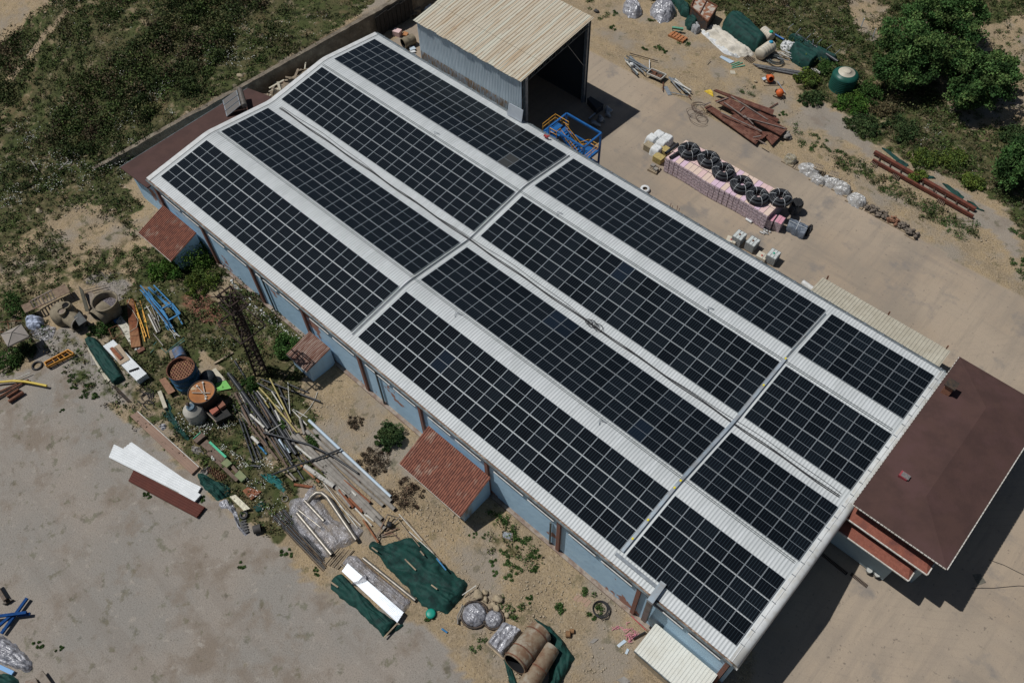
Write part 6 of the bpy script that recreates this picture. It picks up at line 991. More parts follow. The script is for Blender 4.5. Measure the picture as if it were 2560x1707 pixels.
for (u, v, lab, rz) in ((330, 480, 'cream tank on its side with red cap, half hidden by the roof edge', .3), (1230, 950, 'cream tank on its side between the dark capped and green capped tanks', .1)):
    q = P('Q6', u, v, .5); t = thing('fallen_tank', lab, 'liquid tank', (q.x, q.y, 0), (0, 0, rz)); mb = MB(); mb.box((0, 0, .35), (1.25, 1.0, .66), 0, None, .9); mb.build('bottle', ivory, t, True); mb = MB(); mb.box((.2, 0, .69), (.03, .95, .04)); mb.lathe((0, -.05, .68), [(.12, 0), (.12, .05), (0, .05)], 14, 1); mb.build('cap', [steel, M('cap_red', (.4, .08, .06), rough=.6)], t, True)
# pink insulation stack
pinkA = M('pack_top_pink', (.66, .47, .45), rough=.7); pinkB = M('pack_top_peach', (.66, .51, .42), rough=.7); pinkC = M('pack_top_lilac', (.63, .46, .55), rough=.7)
x0_, x1_ = 39.6, 54.2; packs = []
GI = 'packs of insulation boards in the long pink stack'
ROWN = ('wall side', 'middle', 'road side')
nx_ = 22
for k in range(nx_):
    for r, (ya, yb, ht) in enumerate(((44.4, 45.75, 2.25), (45.75, 47.15, 2.3), (47.15, 48.65, 2.2))):
        xa = x0_ + (x1_ - x0_) * k / nx_; xb = x0_ + (x1_ - x0_) * (k + 1) / nx_
        if r == 2 and 4 < k < 9 and False: continue
        j = rnd.uniform(-.04, .04); yy0 = ya + (.1 * math.sin(k * .5) if r == 0 else 0)
        mb = MB(); mb.box(((xa + xb) / 2, (yy0 + yb) / 2, (ht + j) / 2), (xb - xa - .025, yb - yy0 - .03, ht + j), 1); zt = ht + j; mb.box(((xa + xb) / 2, (yy0 + yb) / 2, zt + .01), (xb - xa - .05, yb - yy0 - .05, .02), 0)
        if r == 0:
            for q in range(5): mb.box(((xa + xb) / 2 + rnd.uniform(-.02, .02), yy0 - .01, .25 + q * .44), (xb - xa - .06, .05, .32), 1)
        one('insulation_pack', 'pink wrapped pack of boards, %s row of the long stack' % ROWN[r], 'board pack', mb, [[pinkA, pinkB, pinkA, pinkC, pinkB][rnd.randrange(5)], pinkside], ROWN[r] + ' row of pink board packs')
for (u0, v0, h, lab, dx) in ((1730, 1190, 1.5, 'bright pink board pack against the near end of the long stack', 0), (1850, 1230, 1.4, 'bright pink board pack standing apart at the near end', .0)):
    q = P('Q1', u0, v0, h); mb = MB(); R_ = Matrix.Rotation(.12, 3, 'Z'); mb.box((q.x, q.y, h / 2), (.85, 1.25, h), 1, R_); mb.box((q.x - .2, q.y, h + .02), (.38, 1.2, .06), 0, R_); mb.box((q.x + .22, q.y, h + .02), (.38, 1.2, .06), 0, R_); one('insulation_pack', lab, 'board pack', mb, [M('pack_hot_pink', (.58, .28, .34), rough=.6), pinkside])
t = thing('wrap_litter', 'torn silvery wrap on the ground at the stack corner', 'plastic wrap', P('Q1', 1640, 1400)); mb = MB(); q = P('Q1', 1640, 1400, .1)
for k in range(12): mb.blob(q + Vector((rnd.uniform(-.5, .5), rnd.uniform(-.4, .4), 0)), (.2, .15, .08), seed=k, rough=.6, n=6, k=4)
mb.build('scraps', wrapw, t)
q0 = P('Q1', 1370, 1215, .15); q1 = P('Q1', 1450, 1265, .15); mb = MB(); mb.tube([q0, q1], .14, 12); one('film_roll', 'white roll of film lying beside the pink stack', 'roll', mb, bagw)
for k in range(2): pipe('Q1', 250 + k * 60, 300 + k * 60, 420 + k * 50, 170 + k * 90, .2, pipeblk, ['black tube lying at the end of the pink stack, outer one', 'black tube lying at the end of the pink stack, inner one'][k], h=2.3)
CC = [((575, 265), 'black pipe coil farthest from the camera, beside the white bags'), ((848, 385), 'second black pipe coil from the white bags'), ((1055, 555), 'third black pipe coil from the white bags'), ((1310, 735), 'fourth black pipe coil from the white bags'), ((1535, 900), 'fifth black pipe coil, touching the last one'), ((1852, 925), 'last black pipe coil, beside the black tube bundle')]
straps = M('strap_white', (.6, .62, .62), rough=.6)
for (u, v), lab in CC:
    q = P('Q1', u, v, 2.65); t = thing('pipe_coil', lab, 'pipe coil', (q.x, q.y, 2.34), None, 'black pipe coils on the pink stack')
    for ring, (R_, z) in enumerate(((.64, .15), (.92, .15), (1.2, .15), (.72, .42), (1.0, .42), (1.24, .4), (.7, .69), (.97, .69))):
        mb = MB(); mb.tube([(q.x + R_ * math.cos(a_ * 2 * math.pi / 28), q.y + R_ * math.sin(a_ * 2 * math.pi / 28), 2.34 + z + .01 * math.sin(a_)) for a_ in range(29)], .15, 8, cap=False); mb.build('turn', pipeblk, t)
    for k in range(6):
        th = k * 1.047 + .4; c_, s__ = math.cos(th), math.sin(th); mb = MB(); mb.tube([(q.x + r_ * c_, q.y + r_ * s__, z_) for r_, z_ in ((.46, 2.36), (.48, 3.07), (.64, 3.22), (1.02, 3.22), (1.28, 3.02), (1.4, 2.77), (1.38, 2.4))], .022, 5); mb.build('strap', straps, t)
# white big bags
GB = 'white bulk bags by the pink stack'
for (u, v, lab) in (((160, 25, 'white bulk bag farthest back, touching the road')), (270, 75, 'white bulk bag beside the pink stack, upper'), (60, 75, 'white bulk bag at the left behind the yellow bales'), (195, 140, 'white bulk bag in the middle of the group'), (120, 225, 'white bulk bag in front, nearest the warehouse')):
    q = P('Q1', u, v, .95); mb = MB(); mb.drape([(q.x + .72 * a, q.y + .72 * b) for a, b in ((-1, -1), (1, -1), (1, 1), (-1, 1))], [(q.x - .2, q.y), (q.x + .2, q.y)], 1.15, 0, 7, .04, int(u), 3, 8, 32, z0=0); one('bulk_bag', lab, 'bulk bag', mb, bagw, GB)
for (u, v, lab) in ((20, 210, 'straw coloured slatted bale at the left of the white bags'), (230, 260, 'yellow bale between the white bag and the pink stack'), (150, 370, 'yellow bale in front of the pink stack corner')):
    q = P('Q1', u, v, .5); mb = MB()
    for k in range(6): mb.box((q.x, q.y, .08 + k * .15), (1.15 + .12 * (k % 2), 1.0, .1))
    one('bale', lab, 'bale', mb, M('straw', (.36, .3, .2), (.26, .21, .14), 5, rough=.9) if 'straw' in lab else M('yellow_sack', (.46, .35, .13), (.33, .26, .11), 4, rough=.7, bump=.5))
def pallet(c, u, v, w, d, rz, lab, mat, z=0, h=.14, group=None, name='wooden_pallet'):
    q = P(c, u, v, h=h); t = thing(name, lab, 'pallet', (q.x, q.y, q.z - h), (0, 0, rz), group); mb = MB()
    for k in range(5): mb.box((-w / 2 + w * (k + .5) / 5, 0, h - .02), (w / 7, d, .03))
    mb.build('deck', mat, t, True); mb = MB()
    for k in (-1, 0, 1): mb.box((0, k * (d / 2 - .05), (h - .03) / 2), (w, .09, h - .04))
    mb.build('runner', mat, t, True); return t
pallet('Q1', 90, 510, 1.3, 1.2, .1, 'grey wooden pallet with blocks in front of the pink stack', wood, h=.3)
for k, (u, v) in enumerate(((70, 470), (110, 520))): q = P('Q1', u, v, h=.4); mb = MB(); mb.box(q, (.5, .45, .25)); one('concrete_block', ['concrete block on the grey pallet, farther one', 'concrete block on the grey pallet, nearer one'][k], 'block', mb, pipegry)
mb = MB(); q = P('Q1', 2095, 985, 1.5); t = thing('tube_bundle', 'upright bundle of short black tubes wrapped in film', 'tube bundle', (q.x, q.y, 0)); mb.lathe((q.x, q.y, 0), [(.72, 0), (.76, .7), (.74, 1.4)], 24); mb.build('film', M('film_dark', (.06, .065, .07), (.16, .17, .18), 4, rough=.25, bump=.8), t)
mb = MB()
for i in range(-4, 5):
    for j in range(-4, 5):
        a_, b_ = (i + .5 * (j % 2)) * .17, j * .15
        if a_ * a_ + b_ * b_ < .46: mb.lathe((q.x + a_, q.y + b_, 1.1), [(.08, 0), (.08, .5), (.06, .5), (.06, .1)], 8)
mb.build('tube_ends', black, t)
t = thing('wrapped_box', 'dark blue grey wrapped box with white straps at the end of the stack', 'wrapped box', P('Q1', 2110, 1330)); cq = [P('Q1', *p_, z=.95) for p_ in ((1945, 1310), (2005, 1175), (2265, 1280), (2190, 1440))]; cm = sum(cq, Vector()) / 4; mb = MB(); mb.drape([(p_.x, p_.y) for p_ in cq], [cq[0].lerp(cq[1], .5), cq[2].lerp(cq[3], .5)], .95, 0, 6, .05, 70, 2.5, z0=0); mb.build('cover', M('wrap_blue', (.09, .11, .14), (.14, .16, .19), 3, rough=.3, bump=.7, c3=(.35, .37, .4), scale3=5, lo3=.64, hi3=.7), t)
mb = MB(); mb.bar(cq[0].lerp(cq[1], .5) + Vector((0, 0, .05)), cq[3].lerp(cq[2], .5) + Vector((0, 0, .05)), .04, .04); mb.bar(cq[0].lerp(cq[3], .5) + Vector((0, 0, .05)), cq[1].lerp(cq[2], .5) + Vector((0, 0, .05)), .04, .04); mb.build('strap', straps, t)
heap('net_roll', 'black rumpled net behind the wrapped box', 'net', 'Q1', [(2230, 1320), (2310, 1300), (2310, 1370), (2220, 1470), (2170, 1450)], [(2250, 1340), (2230, 1420)], .4, black, 2, .1, 71, 3)
# rusty starter bars near roof edge
for k, (u, v) in enumerate(((322, 1005), (345, 1040), (415, 1040), (438, 1080))): q = P('Q1', u, v, 1.0); mb = MB(); mb.tube([(q.x, q.y, 0), (q.x, q.y, 1.1)], .03, 6); one('rebar', 'thin rusty bar standing upright on the concrete near the roof edge', 'rebar', mb, rust, 'upright rusty bars')
q = P('C2', 2085, 1295, .2); mb = MB(); mb.lathe((q.x, q.y, .05), [(.3, .3), (.55, .35), (.6, .2), (.6, 0)], 20); one('hose_reel', 'pale ring half hidden behind the roof edge', 'ring', mb, bagw)
# pallets row across the road
G7 = 'plastic wrapped pallets across the road'
for k, (u, v, r1, r2, h, lab) in enumerate(((885, 1150, 1.5, 1.0, .9, 'plastic wrapped pallet at the left end of the wrapped row'), (950, 1215, 1.1, .8, .7, 'plastic wrapped pallet with slats showing, second in the wrapped row'), (1040, 1235, 1.3, .9, .8, 'wrapped pallet with slats on top in the middle of the row'), (1115, 1280, 1.2, 1.0, 1.0, 'tall wrapped pallet with a dark cap, fourth in the row'), (1215, 1360, 1.3, 1.0, .9, 'plastic wrapped pallet at the right end of the wrapped row'))):
    q = P('C3', u, v, .5); mb = MB(); t = thing('wrapped_pallet', lab, 'wrapped pallet', (q.x, q.y, 0), None, G7); mb.drape([(q.x + r1 * math.cos(a_ * .524), q.y + r2 * math.sin(a_ * .524)) for a_ in range(12)], [(q.x - .4, q.y), (q.x + .4, q.y)], h, 0, 3, .12, 80 + k, 2, z0=0); mb.build('plastic_cover', wrapw, t); mb = MB(); mb.box((q.x, q.y, .08), (r1 * 1.7, r2 * 1.6, .14)); mb.build('pallet', wood, t)
for k, (u, v, lab) in enumerate(((935, 1175, 'slatted pallet lying on the second wrapped pallet'), (1040, 1225, 'slatted pallet lying on the middle wrapped pallet'))): pallet('C3', u, v, 1.1, 1.0, .2, lab, wood, h=.14).location.z += .85
t = thing('stone_pallet', 'pallet of pale stones under clear film, apart from the wrapped row', 'stone pallet', P('C3', 757, 1085)); q = P('C3', 757, 1085, .5); mb = MB(); mb.drape([(q.x + .85 * math.cos(a_ * .524), q.y + .8 * math.sin(a_ * .524)) for a_ in range(12)], [(q.x - .3, q.y), (q.x + .3, q.y)], .9, 0, 4, .12, 90, 3, z0=0); mb.build('stones', M('stone_film', (.33, .29, .2), (.24, .2, .14), 4, rough=.5, bump=.8, c3=(.45, .43, .37), scale3=4), t); mb = MB(); mb.box((q.x, q.y, .08), (1.6, 1.5, .16)); mb.build('pallet', wood, t)
pallet('C3', 815, 1145, 1.2, 1.0, .1, 'empty pallet lying flat at the left of the wrapped row', wood)
for k, (c, u, v, lab, m_) in enumerate((('C3', 1312, 1430, 'pallet of dark rubble stones nearest the wrapped row', None), ('C3', 1382, 1470, 'second pallet of dark rubble stones', None), ('C3', 1457, 1510, 'pallet of reddish stones', 1), ('C3', 1530, 1548, 'fourth pallet of dark stones', None), ('C6', 1590, 65, 'last pallet of dark stones at the road edge', None))):
    q = P(c, u, v, .3); t = thing('stone_pallet', lab, 'stone pallet', (q.x, q.y, 0), None, 'pallets of stones along the road'); sm_ = M('stone_red', (.3, .15, .09), (.2, .11, .07), 5, rough=.9) if m_ else M('stone_brown', (.2, .165, .13), (.12, .1, .08), 5, rough=.95)
    mb = MB()
    for j in range(22): mb.blob((q.x + rnd.uniform(-.6, .6), q.y + rnd.uniform(-.45, .45), .2 + .4 * rnd.random()), (.22, .17, .12), seed=j + k * 30, rough=.5, n=6, k=4)
    mb.build('stones', sm_, t); mb = MB(); mb.box((q.x, q.y, .07), (1.3, 1.1, .13)); mb.build('pallet', wood, t)
# rusty rails with slats
for lab, a, b, h in (('long rusty red beam beside the green net strips', (1330, 1040), (2020, 1432), .4), ('long rusty red beam nearer the road, with slats', (1318, 1095), (2005, 1482), .35)):
    A_, B_ = P('C3', *a, h=h), P('C3', *b, h=h); t = thing('rusty_beam', lab, 'beam', A_); mb = MB(); mb.bar(A_, B_, .42 if 'green' in lab else .26, .4); mb.build('web', M('beam_red', (.16, .05, .03), (.1, .035, .025), 2, rough=.8), t)
for k in range(9): 
    u = .06 + k * .11; a = P('C3', 1318, 1095, h=.3).lerp(P('C3', 2005, 1482, h=.3), u); b = P('C3', 1330, 1040, h=.3).lerp(P('C3', 2020, 1432, h=.3), u); mb = MB(); mb.bar(a, b, .12, .1); one('cross_batten', 'short dark cross piece lying between the two rusty red beams', 'cross piece', mb, darksteel, 'cross pieces between the rusty beams')
for k, (u, v) in enumerate(((1335, 1108), (1480, 1200), (1722, 1305), (1790, 1368))): 
    q = P('C3', u, v, h=.35); t = thing('slatted_crate', ['small slatted rack at the far end of the rusty beams', 'small slatted rack beside the nearer rusty beam', 'small slatted rack in the middle of the rusty beams', 'small slatted rack near the lower end of the rusty beams'][k], 'rack', q)
    for j in range(5): mb = MB(); mb.box((q.x - .4 + .2 * j, q.y, q.z - .1), (.08, .9, .12)); mb.build('slat', pipebrn, t)
for k, ol in enumerate(([(1375, 1015), (1410, 1020), (1560, 1130), (1550, 1145), (1480, 1110)], [(1640, 1190), (1700, 1195), (1750, 1225), (1700, 1225)], [(1790, 1255), (1830, 1265), (1940, 1350), (1930, 1365), (1850, 1315)], [(1960, 1375), (2010, 1395), (2080, 1450), (2020, 1430)])): heap('net_strip', ['strip of green net at the far end of the rusty beams', 'small strip of green net in the middle of the rusty beams', 'long strip of green net beside the rusty beam', 'strip of green net at the lower end of the rusty beams'][k], 'net', 'C3', ol, [ol[0], ol[2]], .2, gtarp, 2, .06, 95 + k)
# rust sheet pile
GR = 'rusty sheets in the big pile'; rsheet = M('rust_sheet', (.15, .06, .04), (.1, .042, .03), 2, rough=.75, c3=(.2, .1, .07), scale3=1.2); rgrey = M('rust_grey', (.24, .2, .18), (.17, .13, .11), 2, rough=.8)
RS = ((( 228, 620), (250, 612), (645, 752), (635, 785), .9, 'rusty sheet at the back of the big pile'), ((240, 690), (330, 665), (735, 880), (690, 925), 1.0, 'widest rusty sheet across the top of the big pile'), ((170, 735), (205, 718), (555, 935), (520, 985), .55, 'long rusty sheet at the front of the big pile'), ((275, 690), (300, 680), (560, 905), (535, 925), .75, 'narrow rusty sheet in the middle of the big pile'), ((560, 900), (610, 905), (690, 930), (630, 990), .5, 'short rusty sheet at the near end of the big pile'), ((520, 770), (560, 760), (680, 815), (665, 835), .5, 'short rusty sheet at the back right of the big pile'), ((330, 800), (380, 780), (600, 920), (550, 960), .65, 'rusty sheet showing between the long ones'))
for a, b, c_, d_, h, lab in RS:
    q4 = [P('C3', *p_, h=h) for p_ in (a, b, c_, d_)]; mb = MB(); mb.corr(q4, .3, .06, .12, 0, .4); one('rusty_sheet', lab, 'rusty sheet', mb, rsheet, GR)
for k, a in enumerate(((300, 700, 440, 800), (350, 660, 600, 820), (410, 760, 440, 730), (280, 770, 560, 900), (440, 790, 500, 850), (250, 700, 330, 670), (500, 940, 555, 930), (540, 960, 590, 990), (210, 700, 160, 720), (430, 800, 720, 880), (610, 740, 670, 705))): plank('C3', *a, .12, .1, rgrey if k != 10 else rsheet, ['grey rail across the upper left of the rusty pile', 'long grey rail over the back of the rusty pile', 'short grey rail on top of the rusty pile', 'long grey rail down the front of the rusty pile', 'short rail near the middle of the rusty pile', 'short grey rail at the far end of the rusty pile', 'stub of rail at the near end of the rusty pile', 'second stub of rail at the near end of the pile', 'rail sticking out of the far end of the pile', 'grey rail along the right of the rusty pile', 'separate rusty beam behind the pile'][k], 1.1 if k != 10 else .1, 'rail_bar', 'rail')
mb = MB(); q = P('C3', 735, 930, h=.3); 
for j in range(10): mb.blob(q + Vector((rnd.uniform(-.6, .6), rnd.uniform(-.5, .5), rnd.uniform(-.2, .3))), (.35, .3, .2), seed=j + 300, rough=.6, n=7, k=5)
one('rubble', 'clump of broken grey masonry at the near end of the rusty pile', 'rubble', mb, rockg)
for k in range(9):
    q = P('C3', 120 + rnd.uniform(-35, 45), 775 + rnd.uniform(-40, 50), h=.15); r_ = rnd.uniform(.7, 1.4); a0 = rnd.uniform(0, 6); mb = MB(); mb.tube([(q.x + r_ * math.cos(a0 + j * .45), q.y + r_ * .75 * math.sin(a0 + j * .45), q.z + .15 + .1 * math.sin(j)) for j in range(13)], .03, 5); one('wire_loop', 'loop of rusty wire in the tangle at the far end of the rusty pile', 'wire', mb, pipebrn, 'tangled rusty wire')
heap('yellow_bag', 'yellow bag scraps beside the rusty pile', 'bag', 'C3', [(165, 625), (210, 612), (225, 630), (230, 665), (205, 650)], [(190, 630), (215, 645)], .2, M('yellow_bag', (.6, .42, .04), rough=.6), 2, .06, 110, 3)
# scrap heaps
SG = ((('Q2'), (180, 640), (560, 930), 15, steel, 'grey galvanised bar in the scrap heap farthest from the rusty pile', 'bars in the far scrap heap', 120), (('Q2'), (1050, 1040), (1380, 1330), 12, steel, 'grey galvanised bar in the scrap heap nearest the rusty pile', 'bars in the near scrap heap', 110))
for c, a, b, n, m_, lab, g_, w_ in SG:
    for k in range(n):
        u0 = a[0] + rnd.uniform(-20, w_); v0 = a[1] + rnd.uniform(-10, w_) - 10; du = (b[0] - a[0]) * rnd.uniform(.6, 1.05); dv = (b[1] - a[1]) * rnd.uniform(.6, 1.05); A_ = P(c, u0, v0, h=rnd.uniform(.1, .7)); B_ = P(c, u0 + du, v0 + dv, h=rnd.uniform(.1, .7)); mb = MB(); mb.bar(A_, B_, rnd.uniform(.08, .2), .06); one('scrap_bar', lab, 'scrap bar', mb, [steel, gutterm, pipewht, steel][k % 4], g_)
t = thing('scrap_trough', 'white metal tray full of brown scrap between the two scrap heaps', 'tray', P('Q2', 790, 1000)); q4 = [P('Q2', *p_, h=.7) for p_ in ((600, 970), (700, 885), (985, 1000), (880, 1090))]
mb = MB()
for k in range(4): mb.bar(q4[k], q4[(k + 1) % 4], .1, .25)
mb.build('rim', pipewht, t); mb = MB(); mb.slab([p_ - Vector((0, 0, .12)) for p_ in q4], .05); mb.build('base', darksteel, t); mb = MB()
for j in range(20): p_ = q4[0].lerp(q4[1], rnd.random()).lerp(q4[3].lerp(q4[2], rnd.random()), rnd.uniform(.1, .9)); mb.blob(p_, (.25, .12, .08), seed=j + 50, rough=.6, n=6, k=4)
mb.build('scrap', rust, t)
for q in q4: mb = MB(); mb.bar(q, (q.x, q.y, 0), .05); mb.build('leg', darksteel, t)
slabt('grey_board', 'grey board leaning low by the road edge under the scrap', 'board', 'Q2', [(930, 1230), (1000, 1215), (1100, 1385), (1020, 1395)], .1, .05, steel); mb = MB(); mb.blob(P('Q2', 310, 795, h=.8), (.32, .25, .25), seed=9); one('white_sack', 'small pale sack lying on the far scrap heap', 'sack', mb, bagw)
for k, a in enumerate(((270, 575, 820, 730), (1060, 1340, 1410, 1410), (1420, 1410, 1465, 1460), (655, 710, 655, 880), (915, 1310, 925, 1120), (290, 900, 420, 1010), (1780, 770, 1850, 695))): plank('Q2', *a, .1, .07, [darksteel, steel, rust, bagw, rust, pipebrn, wood][k], ['long dark bar behind the far scrap heap', 'light bar along the road below the near scrap heap', 'thin rusty bar at the end of the near scrap heap', 'pale stick standing beside the scrap tray', 'rusty stick leaning in front of the scrap tray', 'brown wire bar in front of the far scrap heap', 'lone wooden stick on the sand'][k], .25, 'loose_bar', 'bar')
# crates green and orange
pallet('Q2', 1215, 240, 2.6, 1.2, 0, 'orange sided wooden pallet below the green trestle', M('crate_orange', (.42, .17, .07), (.35, .14, .06), 3, rough=.7), h=.3); t = thing('green_trestle', 'pale green steel trestle behind the orange pallet', 'trestle', P('Q2', 1200, 110)); mb = MB(); mb.bar(P('Q2', 1100, 75, h=.6), P('Q2', 1320, 105, h=.6), .35, .25); mb.build('beam', grn, t)
for a, b in (((1095, 110), (1170, 180)), ((1315, 125), (1180, 180))): mb = MB(); mb.bar(P('Q2', *a, h=.5), P('Q2', *b, h=.1), .07); mb.build('leg', MATS['green_dull'], t)
# wrapped mounds
for k, (ol, sp, h, lab) in enumerate((([(1940, 20), (1990, 0), (2050, 40), (2070, 100), (2030, 130), (1970, 120), (1930, 90)], [(1980, 50), (2020, 80)], 1.3, 'silvery plastic wrapped mound, left of the pair'), ([(2120, 60), (2200, 0), (2270, 20), (2300, 90), (2260, 150), (2190, 160), (2120, 110)], [(2180, 70), (2240, 90)], 1.6, 'larger silvery plastic wrapped mound, right of the pair'))): heap('wrapped_mound', lab, 'wrapped mound', 'C2', ol, sp, h, wraps, 2.4, .2, 120 + k, 1.6)
heap('tarp', 'long narrow dark green tarp leading up from the silvery mounds', 'tarp', 'C2', [(2230, -30), (2290, -40), (2400, 60), (2380, 120), (2320, 80)], [(2270, -10), (2360, 70)], .9, gtarp, 3, .1, 125)
t = thing('steel_container', 'rusty white open steel container standing among green tarps', 'container', P('C3', 160, 90)); q4 = [P('C3', *p_, h=1.9) for p_ in ((75, 45), (110, -40), (255, 45), (190, 150))]; g = 0.0
mb = MB()
for k in range(4): A_, B_ = q4[k], q4[(k + 1) % 4]; mb.add([(A_.x, A_.y, g), (B_.x, B_.y, g), tuple(B_), tuple(A_)], [(0, 1, 2, 3)])
rw = M('container_rusty', (.42, .38, .32), (.25, .11, .06), 1.3, rough=.7, lo=.46, hi=.54); mb.build('sides', M('container_dark', (.05, .05, .05), (.1, .06, .04), 2, rough=.8), t); mb = MB(); mb.slab([p_ - Vector((0, 0, .15)) for p_ in q4], .05); mb.build('top_sheet', rw, t)
for k in range(4): mb = MB(); mb.bar(q4[k], q4[(k + 1) % 4], .12, .2); mb.build('edge_rail', rust, t)
mb = MB(); mb.bar(q4[0].lerp(q4[3], .5), q4[1].lerp(q4[2], .5), .1, .1); mb.build('divider', rust, t)
for k, (ol, sp, h, lab) in enumerate((([(-20, 30), (20, 30), (75, 100), (60, 130), (0, 110)], [(10, 60), (50, 110)], 1.1, 'dark green tarp bundle left of the rusty container'), ([(35, 140), (90, 120), (125, 150), (110, 210), (60, 215), (35, 180)], [(65, 160), (90, 180)], 1.2, 'round dark green tarp bundle behind the pale cloth'), ([(120, 150), (160, 130), (200, 160), (195, 200), (150, 200)], [(145, 160), (175, 180)], 1.0, 'dark green tarp bundle right below the rusty container'))): heap('tarp', lab, 'tarp', 'C3', ol, sp, h, gtarp, 2.2, .12, 130 + k)
heap('tarp', 'large smooth dark green cover over a long load', 'tarp', 'C3', [(285, 165), (330, 115), (420, 120), (500, 190), (600, 290), (570, 330), (520, 370), (430, 330), (340, 260), (290, 220)], [(370, 180), (520, 310)], 1.9, gtarp, 3.5, .07, 140, .8, ht=(1, .85))
heap('cloth', 'cream cloth sheet sagging over goods in front of the green cover', 'cloth', 'C3', [(140, 205), (200, 190), (270, 185), (300, 220), (400, 290), (510, 370), (500, 390), (430, 395), (330, 375), (240, 310), (180, 250)], [(220, 220), (440, 360)], .8, cloth, 2.4, .16, 141, 1.2); heap('cloth', 'white crumpled cloth tail along the cream sheet', 'cloth', 'C3', [(140, 195), (190, 220), (280, 330), (350, 380), (420, 385), (400, 402), (300, 370), (200, 280), (150, 235)], [(190, 250), (360, 385)], .35, bagw, 2, .12, 142, 2)
heap('cloth', 'grey patterned cushion shaped bundle at the head of the cream cloth', 'bundle', 'C3', [(70, 200), (95, 170), (130, 180), (140, 215), (110, 240), (80, 225)], [(95, 200), (115, 215)], .9, M('bundle_grey', (.36, .36, .36), (.2, .2, .2), 6, rough=.7, bump=.5), 4, .06, 143, 2)
def htank(a, b, r, lab, capm, pc=.8):
    t = thing('plastic_tank', lab, 'water tank', (a + b) / 2); d_ = (b - a).normalized(); L_ = (b - a).length; mb = MB(); prof = [(0, 0), (r * .75, .03), (r * .97, .18)]
    for k in range(5): z = .25 + (L_ - .5) * k / 5; prof += [(r, z), (r, z + (L_ - .5) / 5 * .7), (r * .95, z + (L_ - .5) / 5 * .8), (r * .95, z + (L_ - .5) / 5 * .95)]
    prof += [(r * .97, L_ - .18), (r * .75, L_ - .03), (0, L_)]; mb.lathe(a, prof, 24, 0, d_); mb.build('shell', ivory, t); mb = MB(); c_ = a + d_ * L_ * pc; mb.lathe((c_.x, c_.y, c_.z + r * .95), [(.28, 0), (.28, .12), (.2, .16), (0, .16)], 16); mb.build('lid', capm, t)
    mb = MB(); mb.bar(a + d_ * .3 + Vector((0, 0, r)), c_ + Vector((0, 0, r)), .04, .03); mb.build('seam', straps, t)
htank(P('Q3', 1010, 600, h=.85), P('Q3', 1180, 480, h=.85), .85, 'ivory plastic tank with blue lid in front of the green cover', M('lid_blue', (.03, .25, .4), rough=.5)); htank(P('Q3', 1050, 285, h=.75), P('Q3', 1175, 385, h=.75), .72, 'ivory plastic tank with green lid behind the green cover', capg)
heap('tarp', 'green net cover sloping over stacked pipes, near the round tank', 'tarp', 'Q3', [(1400, 540), (1470, 490), (1620, 570), (1750, 650), (1750, 700), (1620, 810), (1500, 760), (1410, 670)], [(1460, 580), (1670, 720)], 1.4, gtarp, 5, .06, 150, 1); heap('tarp', 'long dark green net stretched behind the pipe stack', 'tarp', 'Q3', [(1370, 380), (1450, 360), (1560, 440), (1900, 600), (2020, 680), (1990, 710), (1850, 690), (1700, 650), (1500, 480)], [(1450, 420), (1930, 670)], .9, gtarp, 3, .1, 151, 1)
pipe('Q3', 1500, 345, 2020, 690, .22, pipeblk, 'thick black pipe lying behind the long green net', h=.5); pipe('Q3', 1215, 340, 1330, 405, .12, bluep, 'blue pipe left of the long green net', h=.2)
for k, (a, b) in enumerate((((1390, 255), (1450, 205)), ((1480, 330), (1545, 262)), ((1620, 390), (1675, 335)), ((1760, 450), (1815, 400)), ((1880, 525), (1940, 480)), ((1985, 590), (2045, 535)), ((1700, 450), (1702, 405)))): mb = MB(); A_, B_ = P('Q3', *a, h=1.2), P('Q3', *b, h=1.3); mb.bar(A_, B_, .06); mb.bar(A_, (A_.x, A_.y, 0), .06); one('net_post', 'thin steel post holding the long green net', 'post', mb, steel, 'posts along the long green net')
heap('cloth', 'white rumpled sheet over the pipe stack end', 'cloth', 'Q3', [(1280, 470), (1340, 435), (1480, 470), (1440, 550), (1360, 550), (1290, 520)], [(1330, 490), (1420, 510)], .7, bagw, 2, .16, 152, 3)
for k in range(12): a = (1230 + rnd.uniform(0, 150), 520 + rnd.uniform(0, 130)); pipe('Q3', a[0], a[1], a[0] + rnd.uniform(80, 150), a[1] + rnd.uniform(20, 70), .05, pipewht if k % 2 else steel, 'pale pipe end sticking out under the green net cover', h=rnd.uniform(.1, .6), group='pipe ends by the green net cover', n=6, solid=True)
for k in range(6): a = (1690 + rnd.uniform(-20, 60), 740 + rnd.uniform(0, 60)); pipe('Q3', a[0], a[1], a[0] + 60, a[1] + 45, .06, pipewht, 'white pipe end poking out toward the round green tank', h=rnd.uniform(.1, .5), group='white pipe ends', n=6, solid=True)
for k in range(6):
    q = P('Q3', 1210 + rnd.uniform(-20, 30), 660 + rnd.uniform(-20, 20), h=.15 + .05 * k); mb = MB(); r_ = .75 + .1 * k; mb.tube([(q.x + r_ * math.cos(j * .33), q.y + r_ * .8 * math.sin(j * .33), q.z) for j in range(20)], .05, 6); one('hose', 'grey hose loop in the coil below the ivory tank', 'hose', mb, M('hose_grey', (.07, .08, .08), rough=.6), 'grey hose coil')
for k in range(7): pipe('Q3', 930 + k * 12, 715 + k * 8, 1590 - k * 10, 820 + k * 9, .07, M('channel_grey', (.12, .12, .12), (.2, .2, .2), 3, rough=.5, metal=.3), 'long grey steel channel in the bundle above the orange mixers', h=.08 * (k % 3), group='grey steel channels', name='steel_channel', cat='channel', n=6, solid=True)
